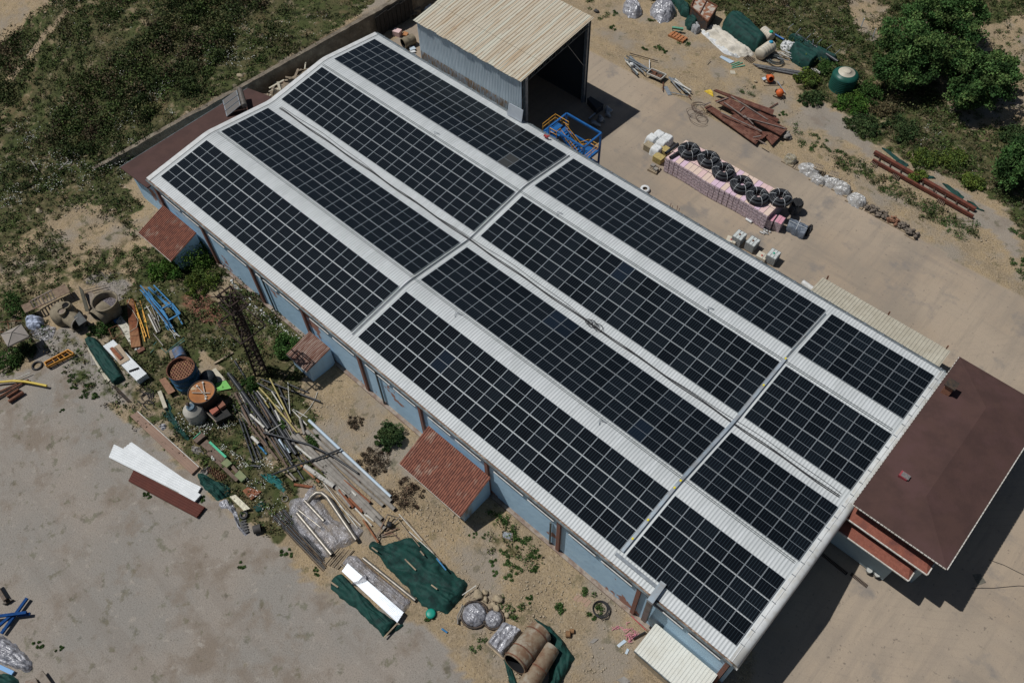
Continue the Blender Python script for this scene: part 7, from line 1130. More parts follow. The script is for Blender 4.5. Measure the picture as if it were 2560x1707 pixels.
for k, (u, v, r, lab) in enumerate(((885, 650, .25, 'small black slatted rack by the cream cloth'), (1125, 805, .2, 'small grey slatted rack above the orange mixers'))):
    q = P('Q3', u, v, h=.2); t = thing('slatted_crate', lab, 'rack', q); 
    for j in range(6): mb = MB(); mb.bar(q + Vector((-.6 + .22 * j, -.5, 0)), q + Vector((-.5 + .22 * j, .5, 0)), .08, .12); mb.build('slat', darksteel, t)
sheet('metal_sheet', 'pale blue ribbed sheet on the sand below the cream cloth', 'metal sheets', 'Q3', [(505, 630), (530, 610), (700, 685), (640, 710)], .12, pipeblu, .2, .04, .05)
for k, a in enumerate(((670, 750, 800, 700), (660, 770, 830, 735), (655, 730, 760, 690))): plank('Q3', *a, .14, .08, grn, ['upper pale green beam on the sand', 'lower pale green beam on the sand', 'short pale green beam on the sand'][k], .05, 'green_beam', 'beam')
slabt('stone_slab', 'square cream slab lying on the sand', 'slab', 'Q3', [(640, 800), (700, 805), (712, 845), (645, 842)], .06, .05, cremes); mb = MB(); mb.blob(P('Q3', 965, 940, h=.1), (.25, .2, .15), seed=77); one('boulder', 'single pale stone on the sand left of the mixers', 'stone', mb, rocks)
for k, (u, v, lab) in enumerate(((1155, 900, 'orange cement mixer farther from the rusty pile'), (1275, 1085, 'orange cement mixer nearer the rusty pile'))):
    q = P('Q3', u, v, h=.6); t = thing('cement_mixer', lab, 'cement mixer', (q.x, q.y, 0), None, 'orange cement mixers'); ax = Vector((.55, .5 if k else -.7, .45)).normalized(); mb = MB(); mb.lathe(q - ax * .45, [(0, 0), (.32, .02), (.5, .3), (.52, .6), (.32, .95), (.3, .95)], 20, 0, ax); mb.build('drum', orange, t)
    mb = MB(); 
    for dx, dy in ((-.6, -.5), (.6, -.4), (0, .6)): mb.bar(q, (q.x + dx, q.y + dy, .05), .07)
    mb.bar((q.x - .6, q.y - .5, .08), (q.x + .6, q.y - .4, .08), .07); mb.build('stand', darksteel, t); mb = MB(); mb.box((q.x - .5, q.y + .1, .55), (.35, .3, .4)); mb.build('motor_box', darksteel if k else orange, t)
    mb = MB(); mb.bar((q.x + .4, q.y, .5), (q.x + 1.3, q.y - (.7 if k else -.1), .15), .05); mb.build('tow_bar', darksteel, t)
pipe('Q3', 1245, 940, 1345, 1085, .07, steel, 'steel tube lying between the two orange mixers', h=.2, solid=True)
t = thing('mixer_frame', 'rectangular brown frame with pale plate beside the farther mixer', 'frame', P('Q3', 1060, 940))
for a, b in (((1030, 895), (1075, 990)), ((1075, 990), (1310, 985)), ((1310, 985), (1320, 930))): mb = MB(); mb.bar(P('Q3', *a, h=.1), P('Q3', *b, h=.1), .07); mb.build('side', wood, t)
slabt('plate', None, None, 'Q3', [(1045, 895), (1090, 880), (1110, 910), (1065, 925)], .12, .03, pipeblu, t)
# round green tank
q = P('Q3', 2130, 830, h=2.3); g = 0.0; t = thing('water_tank', 'round ribbed dark green water tank with ivory lid in the weeds', 'water tank', (q.x, q.y, g)); R_ = 1.72; prof = [(R_, 0)]
for k in range(7): z = k * .27; prof += [(R_, z + .2), (R_ - .07, z + .22), (R_ - .07, z + .26), (R_, z + .27)]
prof += [(R_, 2.0), (R_ - .3, 2.25), (1.1, 2.4)]; mb = MB(); mb.lathe((q.x, q.y, g), prof, 44); mb.build('shell', gtank_m, t); mb = MB(); mb.lathe((q.x, q.y, g), [(1.12, 2.36), (1.05, 2.44), (.5, 2.5), (.5, 2.6), (.4, 2.66), (0, 2.68)], 24); mb.build('lid', ivory, t)
# things in the shed's shadow
t = thing('dark_crate', 'long dark box in the shadow of the tall shed', 'box', P('Q5', 1640, 200)); q4 = [P('Q5', *p_, h=.9) for p_ in ((1475, 130), (1540, 90), (1795, 245), (1660, 340))]; mb = MB(); mb.prism([(p_.x, p_.y) for p_ in q4], 0, .85); mb.build('body', M('crate_slate', (.05, .055, .06), rough=.7), t); mb = MB(); mb.prism([(p_.x, p_.y) for p_ in q4], .86, .93); mb.build('lid', M('crate_lid', (.02, .02, .022), rough=.6), t)
for k, (u, v, r, lab) in enumerate(((1880, 360, .4, 'grey lump of scrap at the edge of the shed shadow'), (1890, 450, .35, 'scrap lump in the shed shadow behind the blue tower'), (1750, 540, .5, 'machine part in the shed shadow'), (1620, 620, .35, 'long grey machine arm in the shed shadow'))): mb = MB(); mb.blob(P('Q5', u, v, h=.25), (r * (2.0 if k == 3 else 1.3), r, .35), seed=k + 400, rough=.6); one('machine_scrap', lab, 'scrap', mb, steel)
pipe('Q5', 1500, 530, 1630, 420, .12, steel, 'steel bar lying in the shed shadow', h=.2, solid=True)
# behind the far gable
DB = 'broken boards dumped behind the far gable'
for k in range(70):
    yb = rnd.uniform(18.9, 28.5); xb = rnd.uniform(float(wallx(yb)) + 1.1, -2.0); q = Vector((xb, yb, .25 + 2.9 * (1 - abs(xb + 6.0) / 5.5) * rnd.uniform(.75, 1.0))); a_ = rnd.uniform(0, 6.3); L_ = rnd.uniform(.5, 1.3); mb = MB(); d_ = Vector((math.cos(a_), math.sin(a_), rnd.uniform(-.3, .3))) * L_; d_.x *= .7; mb.bar(q - d_, q + d_, rnd.uniform(.1, .35), .05); one('scrap_board', 'broken board in the wood heap between the stone wall and the white gable', 'board', mb, [wood, wood, cremes, grayrust][k % 4], DB)
mb = MB(); mb.drape([(-8.2, 18.6), (-1.7, 18.7), (-1.7, 28.5), (-3, 29.5), (-7.8, 29)], [(-6.3, 20.5), (-6.0, 27)], 2.5, 0, 1.6, .25, 160, 2, z0=0); one('rubble', 'mound of splintered timber under the broken boards', 'rubble', mb, wood)
for k, (u, v, r) in enumerate(((462, 100, .4), (500, 85, -.5), (520, 55, .9))): pallet('C2', u, v, 1.3, 1.1, r, ['broken pallet leaning nearest the warehouse', 'broken pallet in the middle, leaning by the wall', 'broken pallet farthest back by the white sack'][k], wood, h=.3 + .3 * k)
plank('C2', 318, 185, 415, 148, .2, .12, wood, 'long wooden beam lying beside the stone wall', .1); q = P('C2', 172, 240, h=.5); t = thing('blue_crate', 'blue plastic crate beside the stone wall', 'crate', (q.x, q.y, 0)); mb = MB(); mb.box((q.x, q.y, .35), (1.1, .9, .7)); mb.build('body', bluep, t); mb = MB(); mb.box((q.x, q.y, .71), (.95, .75, .02)); mb.build('inside', dark, t)
q = P('C2', 392, 225, h=.4); mb = MB(); mb.box((q.x, q.y, .4), (1.1, .9, .8), 0, Matrix.Rotation(.3, 3, 'Z')); one('pink_box', 'pink foam block behind the white gable', 'foam block', mb, MATS['pack_top_pink']); slabt('orange_board', 'orange board beside the pink foam block', 'board', 'C2', [(420, 235), (440, 215), (468, 225), (455, 245)], .3, .15, M('board_orange', (.42, .19, .08), rough=.8))
heap('plastic_sheet', 'white torn sack by the pallets against the wall', 'sack', 'C2', [(555, 50), (600, 30), (640, 20), (620, 60), (575, 75)], [(580, 50), (610, 40)], .5, bagw, 2, .12, 161, 3)
a = P('C2', 430, 300, h=.7); b = P('C2', 505, 265, h=.7); mb = MB(); mb.pipe(a, b, .72, 20, 0, 1, .9); one('drum_shell', 'dusty open drum lying between the shed and the white gable', 'drum', mb, [tang, dark]); 
for k in range(3): slabt('sheet_scrap', ['pale metal scrap beside the shed wall', 'white metal scrap by the drum', 'grey metal scrap at the shed foot'][k], 'scrap sheet', 'C2', [(470 + k * 8, 320 + k * 22), (505, 315 + k * 22), (520, 335 + k * 20), (480, 345 + k * 18)], .3 - .1 * k, .04, [pipeblu, bagw, steel][k])
# ================================================================ vegetation
leafm = M('leaf', (.9, .9, .9), rough=.85, spec=.15, attr='tint')
def clump_cloud(C, R, N, size, base, seed=0, var=.35, flat=.55, yel=.15, ao=False):
    """N leaf triangles per centre, scattered through each clump's volume"""
    r = np.random.default_rng(seed); C = np.repeat(C, N, 0); Rr = np.repeat(R, N)
    d = r.normal(size=C.shape); d /= np.linalg.norm(d, axis=1)[:, None]; d *= (r.random(len(C)) ** .45)[:, None]; d[:, 2] = np.abs(d[:, 2]) * flat * 1.6
    p = C + d * Rr[:, None]; n = len(p); s = size * (.6 + .8 * r.random(n)); a = r.normal(size=(n, 3)); a /= np.linalg.norm(a, axis=1)[:, None]; b = np.cross(a, r.normal(size=(n, 3))); b /= np.linalg.norm(b, axis=1)[:, None]
    V = np.stack([p - a * s[:, None] * .5 - b * s[:, None] * .3, p + a * s[:, None] * .5 - b * s[:, None] * .3, p + b * s[:, None] * .6], 1).reshape(-1, 3)
    F = np.arange(3 * n).reshape(-1, 3); cl = np.asarray(base)
    if cl.ndim == 1: cl = np.tile(cl, (n, 1))
    else: cl = np.repeat(cl, N, 0)
    t = cl * (1 + var * (r.random(n)[:, None] * 2 - 1)); t[:, 0] *= 1 + yel * (r.random(n) * 2 - 1); T = np.concatenate([np.repeat(t, 3, 0), np.ones((3 * n, 1))], 1)
    return V, F, T
PAL = np.array([[.075, .10, .034], [.11, .115, .046], [.052, .075, .025], [.13, .112, .058], [.088, .128, .037], [.036, .055, .018], [.115, .09, .052]])
def scatter(n, box, dens_min, seed, pick, hmul=1):
    r = np.random.default_rng(seed); X = r.uniform(box[0], box[1], n); Y = r.uniform(box[2], box[3], n); wx = X + 2.2 * (vnoise(X, Y, 5, 1) - .5) + 1.2 * (vnoise(X, Y, 1.2, 3) - .5); wy = Y + 2.2 * (vnoise(X, Y, 5, 2) - .5) + 1.2 * (vnoise(X, Y, 1.2, 4) - .5); d = vegd(X, Y, wx, wy)
    q = np.stack([X, Y, gz(X, Y)], 1); uv = px(q); ok = (uv[:, 0] > -150) & (uv[:, 0] < 2750) & (uv[:, 1] > -200) & (uv[:, 1] < 1850); hid = (X > -1.5) & (X < 80) & (Y > -1) & (Y < 36); cl = vnoise(X, Y, 3.5, 44, 2)
    keep = ok & ~hid & (d * (.4 + 1.2 * cl) > dens_min + r.random(n) * .45); return q[keep], d[keep], cl[keep], r
# scrub: low mounds over the hillsides and verges
q, d, cl, r = scatter(70000, (-75, 110, -45, 125), .1, 5, None); rad = .28 + .55 * r.random(len(q)) * np.clip(cl * 1.6, .4, 1.5); ci = np.clip((vnoise(q[:, 0], q[:, 1], 7, 55, 2) * 9 + r.normal(size=len(q)) * .9).astype(int) - 1, 0, 6); col = PAL[ci]
V, F, T = clump_cloud(q, rad, 16, .19, col, 6, .4); tag(npmesh('scrub', V, F, leafm, T), 'low dry green and brown scrub covering the slopes and verges', 'scrub', None, 'stuff')
# bigger bushes inside the hillside, one mass
q, d, cl, r = scatter(13000, (-75, 110, -12, 125), .4, 15, None); q = q[(vnoise(q[:, 0], q[:, 1], 7, 66, 2) > np.where(q[:, 2] > 1.5, .44, .55))]; r2 = np.random.default_rng(3); rad = .6 + .9 * r2.random(len(q)) ** 1.5; hue = vnoise(q[:, 0], q[:, 1], 9, 88, 2); col = PAL[np.where(hue > .52, r2.choice([2, 4, 0], len(q)), np.where(hue > .4, r2.choice([5, 2, 0], len(q)), r2.choice([3, 6, 1], len(q))))]
V, F, T = clump_cloud(q, rad, 70, .2, col, 7, .4, .65); tag(npmesh('undergrowth', V, F, leafm, T), 'taller dark bushy growth massed over the hillside', 'undergrowth', None, 'stuff')
r = np.random.default_rng(41); X = r.uniform(-62, -9, 2600); Y = r.uniform(-4, 75, 2600); k_ = (vegd(X, Y, X, Y) > .8) & (X < wallx(Y) - 3) & (vnoise(X, Y, 11, 91, 2) > .47); X, Y = X[k_][:300], Y[k_][:300]; q = np.stack([X, Y, gz(X, Y)], 1); rad = 1.0 + 1.3 * r.random(len(q)) ** 2
V, F, T = clump_cloud(q, rad, 260, .22, PAL[r.choice([0, 2, 5, 4, 6, 1], len(q))] * (.7 + .6 * r.random((len(q), 1))), 42, .4, .7); tag(npmesh('bushes', V, F, leafm, T), 'olive and dark rounded bushes standing up from the hillside scrub', 'bushes', None, 'stuff')
# small green weeds on soil
wz = [(P('C8', u, v), s_) for u, v, s_ in ((1240, 735, .9), (1145, 735, .5), (1330, 790, .4), (1320, 700, .5), (1070, 430, .8), (1110, 490, .7), (1160, 560, .5), (1210, 600, .4), (1270, 600, .5), (1145, 850, .4), (1050, 825, .3), (1110, 690, .4), (920, 560, .25), (1500, 1085, .5), (1480, 1040, .4), (1700, 970, .6), (1760, 1060, .6), (1110, 1060, .7), (1210, 1100, .7), (940, 1290, .6), (1720, 1120, .3), (1180, 780, .5), (1030, 740, .35), (980, 575, .25), (1340, 690, .35), (590, 1130, .4), (1290, 1000, .3))] + [(P('C3', u, v), s_) for u, v, s_ in ((810, 900, .9), (860, 985, .8), (920, 1015, .7), (945, 965, .6), (1000, 1015, .6), (40, 305, .8), (460, 630, .8), (1120, 1110, .7), (1200, 1150, .9), (1100, 1050, .6), (1450, 1230, .8), (1400, 1300, .9), (1500, 1340, .8), (1650, 1400, 1.0), (1750, 1450, 1.2), (1850, 1540, 1.3), (700, 780, .4), (300, 300, .4))] + [(P('C2', u, v), s_) for u, v, s_ in ((1810, 130, 1.0), (1880, 95, .5), (1850, 190, .5), (1710, 20, .8), (2120, 140, .7), (2170, 330, .6), (2090, 345, .5), (2220, 350, .4))] + [(P('C6', u, v), s_) for u, v, s_ in ((1930, 50, 1.6), (2000, 20, 1.2), (2340, 330, .9), (2270, 265, .6), (1840, 10, .8), (2280, 60, .7), (2345, 250, .5))] + [(P('C7', u, v), s_) for u, v, s_ in ((1640, 775, .3), (265, 1305, .3), (990, 290, .25), (1380, 320, .3), (1920, 680, .3), (1960, 690, .3), (2150, 820, .3), (410, 1330, .2), (1020, 300, .2))] + [(P('C4', u, v), s_) for u, v, s_ in ((510, 1120, .3), (570, 1160, .5), (650, 1160, .4), (490, 1050, .5), (610, 1100, .4), (700, 1000, .5), (425, 1265, .2), (530, 900, .5), (740, 880, .5))]
C = np.array([tuple(p_) for p_, s_ in wz]); R = np.array([s_ for p_, s_ in wz]); off = np.random.default_rng(9).normal(size=(len(C) * 5, 3)) * [1, 1, 0]; C5 = np.repeat(C, 5, 0) + off * np.repeat(R, 5)[:, None] * .6; R5 = np.repeat(R, 5) * .5
V, F, T = clump_cloud(C5, R5, 45, .13, np.array([.06, .11, .03]), 10, .4); tag(npmesh('weeds', V, F, leafm, T), 'small green weeds growing out of the bare soil and gravel', 'weeds', None, 'stuff')
# daisies
def flowers():
    r = np.random.default_rng(21); pts = []
    zs = [('C1', [(120, 870), (420, 850), (560, 1000), (470, 1150), (100, 1150), (0, 1000)], 500, 3.6), ('C1', [(700, 700), (900, 690), (900, 800), (760, 830)], 130, 3.6), ('C1', [(900, 600), (1200, 570), (1200, 780), (960, 700)], 220, 3.6), ('C1', [(790, 460), (990, 440), (990, 530), (830, 550)], 90, 3.6), ('C1', [(1380, 350), (1860, 330), (1700, 480), (1420, 500)], 260, 3.6), ('C1', [(0, 1100), (200, 1180), (240, 1400), (0, 1440)], 330, -1), ('C1', [(0, 720), (150, 760), (100, 850), (0, 840)], 70, 3.6), ('C1', [(560, 900), (860, 860), (1000, 980), (700, 1080)], 200, 3.6), ('C1', [(1440, 200), (2250, 100), (2200, 260), (1500, 330)], 220, 3.6), ('C1', [(650, 1120), (900, 1120), (900, 1300), (600, 1300)], 90, -1),
          ('Z3', [(230, 880), (420, 900), (500, 1120), (800, 1100), (900, 1250), (560, 1330), (280, 1120)], 330, -1), ('Z7', [(280, 0), (880, 0), (900, 120), (560, 140), (300, 60)], 200, -1), ('Z7', [(650, 280), (900, 450), (1060, 620), (880, 640), (620, 400)], 260, -1), ('Z7', [(1100, 500), (1480, 480), (1480, 700), (1160, 640)], 150, -1), ('Z7', [(880, 780), (1300, 780), (1200, 1060), (900, 1030)], 170, -1), ('Z7', [(1100, 1080), (1560, 1060), (1560, 1500), (1250, 1400)], 170, -1), ('Z7', [(300, 440), (520, 460), (760, 800), (640, 780), (420, 560)], 200, -1), ('C4', [(1050, 430), (1300, 420), (1300, 560), (1100, 560)], 60, -1), ('C4', [(1640, 560), (2000, 620), (2000, 780), (1700, 760)], 130, -1), ('C4', [(1380, 760), (1650, 760), (1700, 1000), (1500, 900)], 80, -1),
          ('C3', [(400, 30), (1000, 60), (1200, 350), (900, 260), (500, 120)], 170, 0), ('C3', [(1400, 480), (1520, 540), (1450, 580)], 40, 0), ('C3', [(1650, 850), (1800, 860), (1780, 930), (1680, 940)], 60, 0), ('C3', [(1500, 850), (2200, 1100), (2300, 1400), (1700, 1100)], 120, 0), ('C1', [(300, 60), (1900, 30), (1300, 500), (400, 400)], 260, 3.6), ('C1', [(0, 640), (600, 560), (600, 800), (0, 800)], 130, 3.6)]
    for c, poly, n, z in zs:
        W_ = [P(c, u, v, z) for u, v in poly]; xs_ = [p_.x for p_ in W_]; ys_ = [p_.y for p_ in W_]; k = 0; tr = 0
        while k < n and tr < n * 30:
            tr += 1; X, Y = r.uniform(min(xs_), max(xs_)), r.uniform(min(ys_), max(ys_))
            if (z > 2 or r.random() < .55) and inpoly(np.array([X]), np.array([Y]), W_)[0] and vnoise(np.array([X]), np.array([Y]), 1.8, 31, 2)[0] > .42: (r.random() < .75) and pts.append((X, Y, float(gz(X, Y)) + r.uniform(.35, .75) * (1 if z > 2 else .7))); k += 1 if z > 2 else 1.7
    p = np.array(pts); n = len(p); s = .022 + .038 * r.random(n) ** 2.5; V = []
    for a in range(5): th = a * 1.2566; V.append(p + np.stack([np.cos(th) * s, np.sin(th) * s, .02 * r.normal(size=n)], 1))
    V = np.stack(V, 1).reshape(-1, 3); F = np.arange(5 * n).reshape(-1, 5); return V, F
V, F = flowers(); tag(npmesh('wild_flowers', V, F, M('petal', (.62, .63, .58), rough=.8)), 'white wild flowers scattered over the scrub', 'wild flowers', None, 'stuff')
# stones on the soil
r = np.random.default_rng(77); SOIL = zone('S', [(860, 1010), (960, 1090), (1180, 1300), (1500, 1480), (1600, 1560), (1560, 1707), (1280, 1707), (1200, 1600), (1090, 1530), (1080, 1460), (960, 1330), (880, 1200), (800, 1080), (740, 1000)])
def stones(poly, n, smin, smax, name, lab, mat, seed):
    r = np.random.default_rng(seed); xs_ = [p_.x for p_ in poly]; ys_ = [p_.y for p_ in poly]; X = r.uniform(min(xs_), max(xs_), n * 4); Y = r.uniform(min(ys_), max(ys_), n * 4); k = inpoly(X, Y, poly); X, Y = X[k][:n], Y[k][:n]; s = smin + (smax - smin) * r.random(len(X)) ** 7; base = np.array([[1, 0, 0], [-1, 0, 0], [0, 1, 0], [0, -1, 0], [0, 0, .7], [0, 0, -.7]], float); V = np.stack([X, Y, gz(X, Y) + s * .05], 1)[:, None, :] + base[None] * s[:, None, None] * (.6 + .7 * r.random((len(X), 6, 1))); f = np.array([[0, 2, 4], [2, 1, 4], [1, 3, 4], [3, 0, 4], [2, 0, 5], [1, 2, 5], [3, 1, 5], [0, 3, 5]]); F = (np.arange(len(X))[:, None, None] * 6 + f[None]).reshape(-1, 3); tag(npmesh(name, V.reshape(-1, 3), F, mat), lab, 'stones', None, 'stuff')
stones(SOIL, 7000, .02, .15, 'loose_stones', 'loose pale stones strewn over the bare soil by the blue wall', M('loose_stone', (.42, .35, .25), (.33, .27, .19), 8, rough=.95), 1)
stones(YARD2, 1100, .04, .12, 'gravel_heap', 'spread of coarse grey gravel behind the duct elbow', M('gravel_stone', (.33, .3, .28), (.24, .22, .2), 8, rough=.95), 2); stones(RED, 700, .04, .16, 'brick_rubble', 'crumbled red brick rubble patch beside the mast', M('brick_stone', (.3, .14, .1), (.36, .22, .16), 8, rough=.95), 3)
stones(zone('C3', [(0, 200), (500, 440), (800, 620), (900, 900), (700, 1080), (560, 1010), (0, 690), (-700, 380), (-600, 100)]), 1500, .03, .14, 'sand_stones', 'small stones strewn over the sandy ground by the road', MATS['loose_stone'], 4); stones(zone('C3', [(700, 1100), (1300, 1150), (2100, 1600), (2352, 1800), (2200, 1850), (1600, 1500), (1300, 1400)]), 1300, .03, .14, 'verge_stones', 'small stones along the verge beyond the road', MATS['loose_stone'], 5)
stones(zone('C4', [(1580, 380), (1640, 440), (1800, 600), (2060, 780), (2030, 790), (1760, 620), (1600, 450)]), 260, .08, .3, 'wall_rubble', 'white plaster rubble fallen along the foot of the blue wall', white, 6)
stones(zone('C1', [(300, 1200), (560, 1220), (980, 1450), (900, 1559), (500, 1559), (360, 1350)]), 900, .03, .2, 'slope_stones', 'pale stones on the bare slope below the hillside', MATS['loose_stone'], 8)
# shrubs
def shrub(c, u, v, rx, h, label, cols, seed, n=12, dens=380, size=.16, name='shrub', group=None, cat='shrub'):
    q = P(c, u, v); r = np.random.default_rng(seed); t = thing(name, label, cat, q, None, group); th = r.random(n) * 6.283; rr = np.sqrt(r.random(n)) * rx * .7; C = np.stack([q.x + rr * np.cos(th), q.y + rr * np.sin(th), q.z + h * (.15 + .5 * r.random(n)) * (1 - .4 * rr / rx)], 1); R = rx * (.3 + .22 * r.random(n)); E_ = int(n * 1.3); th = r.random(E_) * 6.283; rr = rx * (.55 + .5 * r.random(E_)); C = np.concatenate([C, np.stack([q.x + rr * np.cos(th), q.y + rr * np.sin(th), q.z + h * .2 * r.random(E_)], 1)]); R = np.concatenate([R, rx * (.1 + .12 * r.random(E_))]); n2_ = len(C); col = np.asarray(cols)[r.integers(0, len(cols), n2_)] * (.65 + .7 * r.random((n2_, 1))); dens = int(dens * .55)
    V, F, T = clump_cloud(C, R, dens, size, col, seed + 1, .35, .75); V -= np.array(tuple(q)); o = npmesh('foliage', V, F, leafm, T); o.parent = t
    mb = MB()
    for k in range(5): a_ = k * 1.3; mb.tube([(q.x, q.y, q.z), (q.x + rx * .35 * math.cos(a_), q.y + rx * .35 * math.sin(a_), q.z + h * .55)], .04, 5)
    mb.build('stem', M('bark', (.1, .075, .05), (.07, .05, .035), 5, rough=.95), t); return t
GR1 = [[.065, .14, .022], [.05, .115, .02], [.095, .17, .03]]; GR2 = [[.045, .095, .022], [.06, .12, .03]]; DK = [[.045, .08, .028], [.065, .1, .035]]; YG = [[.12, .165, .03], [.08, .12, .03]]
shrub('C4', 1330, 230, 3.2, 2.4, 'large bright green bush beside the far red tiled lean-to', GR1, 1, 26, 420); shrub('C4', 1120, 330, 1.7, 1.3, 'fresh green bush at the left end of the large bright bush', GR1, 2, 12, 320); shrub('C4', 1380, 410, 2.0, 1.0, 'yellowish bush in front of the large bright bush', YG, 3, 14, 300)
shrub('C4', 1960, 850, 1.6, 1.6, 'dark green bush in front of the small rusty lean-to', GR2, 4, 14, 350); shrub('C5', 350, 1460, 1.5, 2.0, 'dark bush beside the long tiled lean-to', DK, 5, 16, 380); shrub('C8', 240, 60, 1.6, .35, 'dry brown brush patch on the soil left of the long lean-to', [[.12, .09, .06], [.08, .06, .04]], 6, 14, 120, .12); shrub('C8', 450, 290, 1.7, .35, 'dry brown brush patch below the long lean-to', [[.13, .09, .06], [.09, .065, .045]], 7, 14, 120, .12); shrub('C4', 2050, 500, .8, .5, 'small green bush against the blue wall beside the lean-to', GR2, 8, 6, 160); shrub('C5', 100, 1360, .9, .3, 'dry brush near the blue wall above the dark bush', [[.12, .09, .06]], 9, 8, 110, .12)
for k, (u, v, rx, h, cl_, lab) in enumerate(((870, 560, 1.7, 1.5, YG, 'yellow green bush left of the round green tank'), (1170, 720, 2.2, 1.3, GR1, 'bright green bush in front of the round green tank'), (1290, 650, 2.0, 1.5, GR2, 'dark green bush right of the round green tank'), (900, 690, 1.6, .9, DK, 'dark low bush below the yellow green bush'), (1240, 870, 2.2, 1.2, DK, 'dark low bush above the grey gravel strip'), (1500, 900, 2.4, 1.3, DK, 'dark green bush between the tree and the rusty beams'), (1660, 1100, 1.8, 1.1, YG, 'yellow green bush behind the rusty beams'), (1850, 1100, 2.0, 1.1, YG, 'second yellow green bush behind the rusty beams'), (1990, 1260, 1.6, 1.1, YG, 'yellow bush near the lower end of the rusty beams'), (1620, 1220, 1.2, .8, YG, 'small yellow bush touching the rusty beam'), (1400, 760, 1.6, 1.0, [[.12, .1, .05]], 'brownish bush below the tree shadow'), (1000, 480, 1.5, 1.0, GR2, 'green bush left of the tank beside the net'), (2300, 950, 2.2, 1.6, DK, 'dark bush at the right edge below the big tree'))): shrub('C3', u, v, rx, h, lab, cl_, 30 + k, 14, 200, .18)
for k, (c, u, v, rx, h, cl_, lab) in enumerate((('Z5', 340, 330, 1.1, .7, GR2, 'green weed clump between the black pipes'), ('Z5', 760, 870, .6, .4, GR2, 'small weed clump beside the yellow pipe elbow'), ('Z5', 1180, 1060, .9, .5, GR2, 'weed clump growing between the grey pipes'), ('Z1', 130, 420, 2.2, 1.2, GR2, 'green bush left of the rusty steel rack'), ('Z1', 110, 1010, 1.5, .9, GR2, 'green bush at the left edge below the gazebo'), ('Z1', 1160, 680, 1.3, .6, GR2, 'olive bush between the duct elbow and the green stack'), ('Z1', 300, 900, 1.2, .6, DK, 'dark weeds under the gazebo shadow'))): shrub(c, u, v, rx, h, lab, cl_, 60 + k, 10, 160, .14)
# trees
bark = MATS['bark']
def tree(label, base, crown, seed, n, R, dens, size, cols, trunk_r=.3, name='tree'):
    r = np.random.default_rng(seed); t = thing(name, label, 'tree', base); mb = MB(); b = Vector(base); cc = Vector(crown[0]); mb.tube([b, b.lerp(cc, .3) + Vector((.2, 0, 0)), b.lerp(cc, .6), cc], [trunk_r, trunk_r * .8, trunk_r * .55, trunk_r * .3], 10); Cn = []; Rn = []
    for (ctr, rad) in crown_l(crown):
        for _ in range(n):
            d = r.normal(size=3); d /= np.linalg.norm(d); d *= r.random() ** .4; p = np.array(ctr) + d * np.array(rad); 
            if p[2] < base[2] + .4: p[2] = base[2] + .4
            Cn.append(p); Rn.append(R * (.6 + .7 * r.random()))
    for k in range(10): p = Cn[r.integers(len(Cn))]; mb.tube([b.lerp(cc, .35 + .3 * r.random()), Vector(p) * .5 + cc * .5 + Vector((0, 0, -.5)), Vector(p)], [trunk_r * .35, trunk_r * .2, .03], 6)
    mb.build('trunk', bark, t); Cn = np.array(Cn); Rn = np.array(Rn); col = np.asarray(cols)[r.integers(0, len(cols), len(Cn))] * (.6 + .75 * r.random((len(Cn), 1))); V, F, T = clump_cloud(Cn, Rn, dens, size, col, seed + 5, .4, .6); V -= np.array(base); o = npmesh('crown', V, F, leafm, T); o.parent = t
def crown_l(c): return list(zip(c[0::2], c[1::2]))
TC = [[.062, .13, .036], [.085, .155, .045], [.04, .088, .025], [.11, .175, .052]]
c1 = P('C3', 1700, 230, 5.5); c2 = P('C3', 1560, 420, 3.5); c3 = P('C3', 1850, 90, 5); b1 = P('C3', 1760, 520)
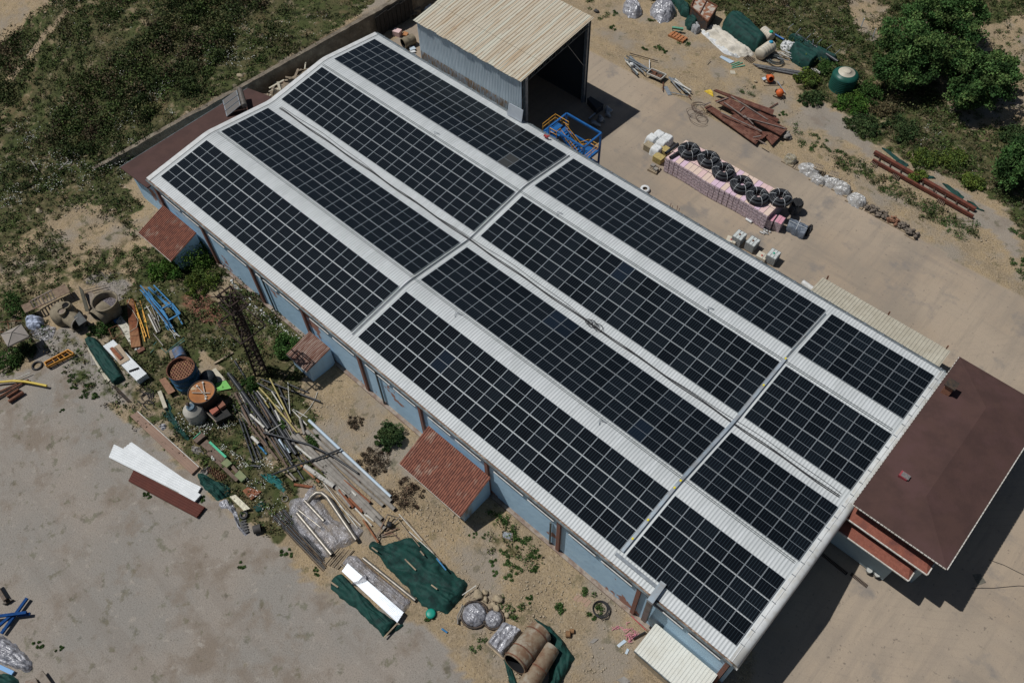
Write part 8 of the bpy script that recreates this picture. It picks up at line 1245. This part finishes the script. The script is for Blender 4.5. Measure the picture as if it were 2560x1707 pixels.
tree('biggest dark green tree with a wide round crown at the upper right', (c1.x + .3, c1.y - .5, 0), [tuple(c1), (6.3, 6.6, 4.2), tuple(c2), (4.2, 4.6, 3.0), tuple(c3), (4.5, 4.5, 3.5)], 3, 110, 1.05, 170, .24, TC, .45)
c4 = P('C3', 2080, 560, 4.2); c5 = P('C3', 1960, 640, 3.0); c6 = P('C3', 2180, 480, 3.6); tree('broad dark green tree just below the biggest one', (c4.x, c4.y, 0), [tuple(c4), (3.9, 3.9, 2.8), tuple(c5), (2.2, 2.2, 1.8), tuple(c6), (2.0, 2.4, 1.8), tuple(P('C3', 1930, 420, 4.0)), (3.0, 3.0, 2.6)], 4, 60, .95, 170, .24, TC, .35)
c7 = P('C3', 2300, 1120, 3.0); tree('dark tree cut off by the right edge', (c7.x, c7.y, 0), [tuple(c7), (2.0, 3.2, 2.4)], 5, 55, 1.0, 200, .24, TC[:3], .25)
c8 = P('C3', 1230, 10, 1.5)
# fence posts
for k, (u, v) in enumerate(((1255, 140), (1335, 210), (2300, 470))): q = P('C3', u, v, h=1.2); mb = MB(); mb.box((q.x, q.y, .75), (.12, .12, 1.5)); one('fence_post', ['white fence post nearest the top edge', 'white fence post left of the biggest tree', 'white fence post at the right beyond the lower tree'][k], 'post', mb, bagw)
for k, (u0, v0, u1, v1) in enumerate(((212, 1100, 255, 1165), (470, 1100, 400, 1165), (450, 1075, 470, 1105))): plank('C1', u0, v0, u1, v1, .12, .12, pipegry, ['pale fallen post in the flowers, left one', 'long pale fallen post in the flowers', 'short pale post piece beside the long fallen one'][k], .4, 'fallen_post', 'post')
for k, (c, u, v, s_, lab) in enumerate((('C1', 268, 1443, .55, 'flat pale boulder on the scrub at the left'), ('C1', 1640, 520, .5, 'pale boulder on top of the stone wall'), ('C1', 1645, 552, .3, 'small pale stone below the wall top boulder'), ('C1', 1280, 770, .3, 'pale stone on the wall edge above the brown roof'), ('C2', 1752, 75, .4, 'dark rock on the sand beside the silvery mound'))): q = P(c, u, v, h=.15); mb = MB(); mb.blob(q, (s_, s_ * .7, s_ * .5), seed=k + 500, rough=.4); one('boulder', lab, 'boulder', mb, rocks if k < 4 else MATS['drum_grey'])
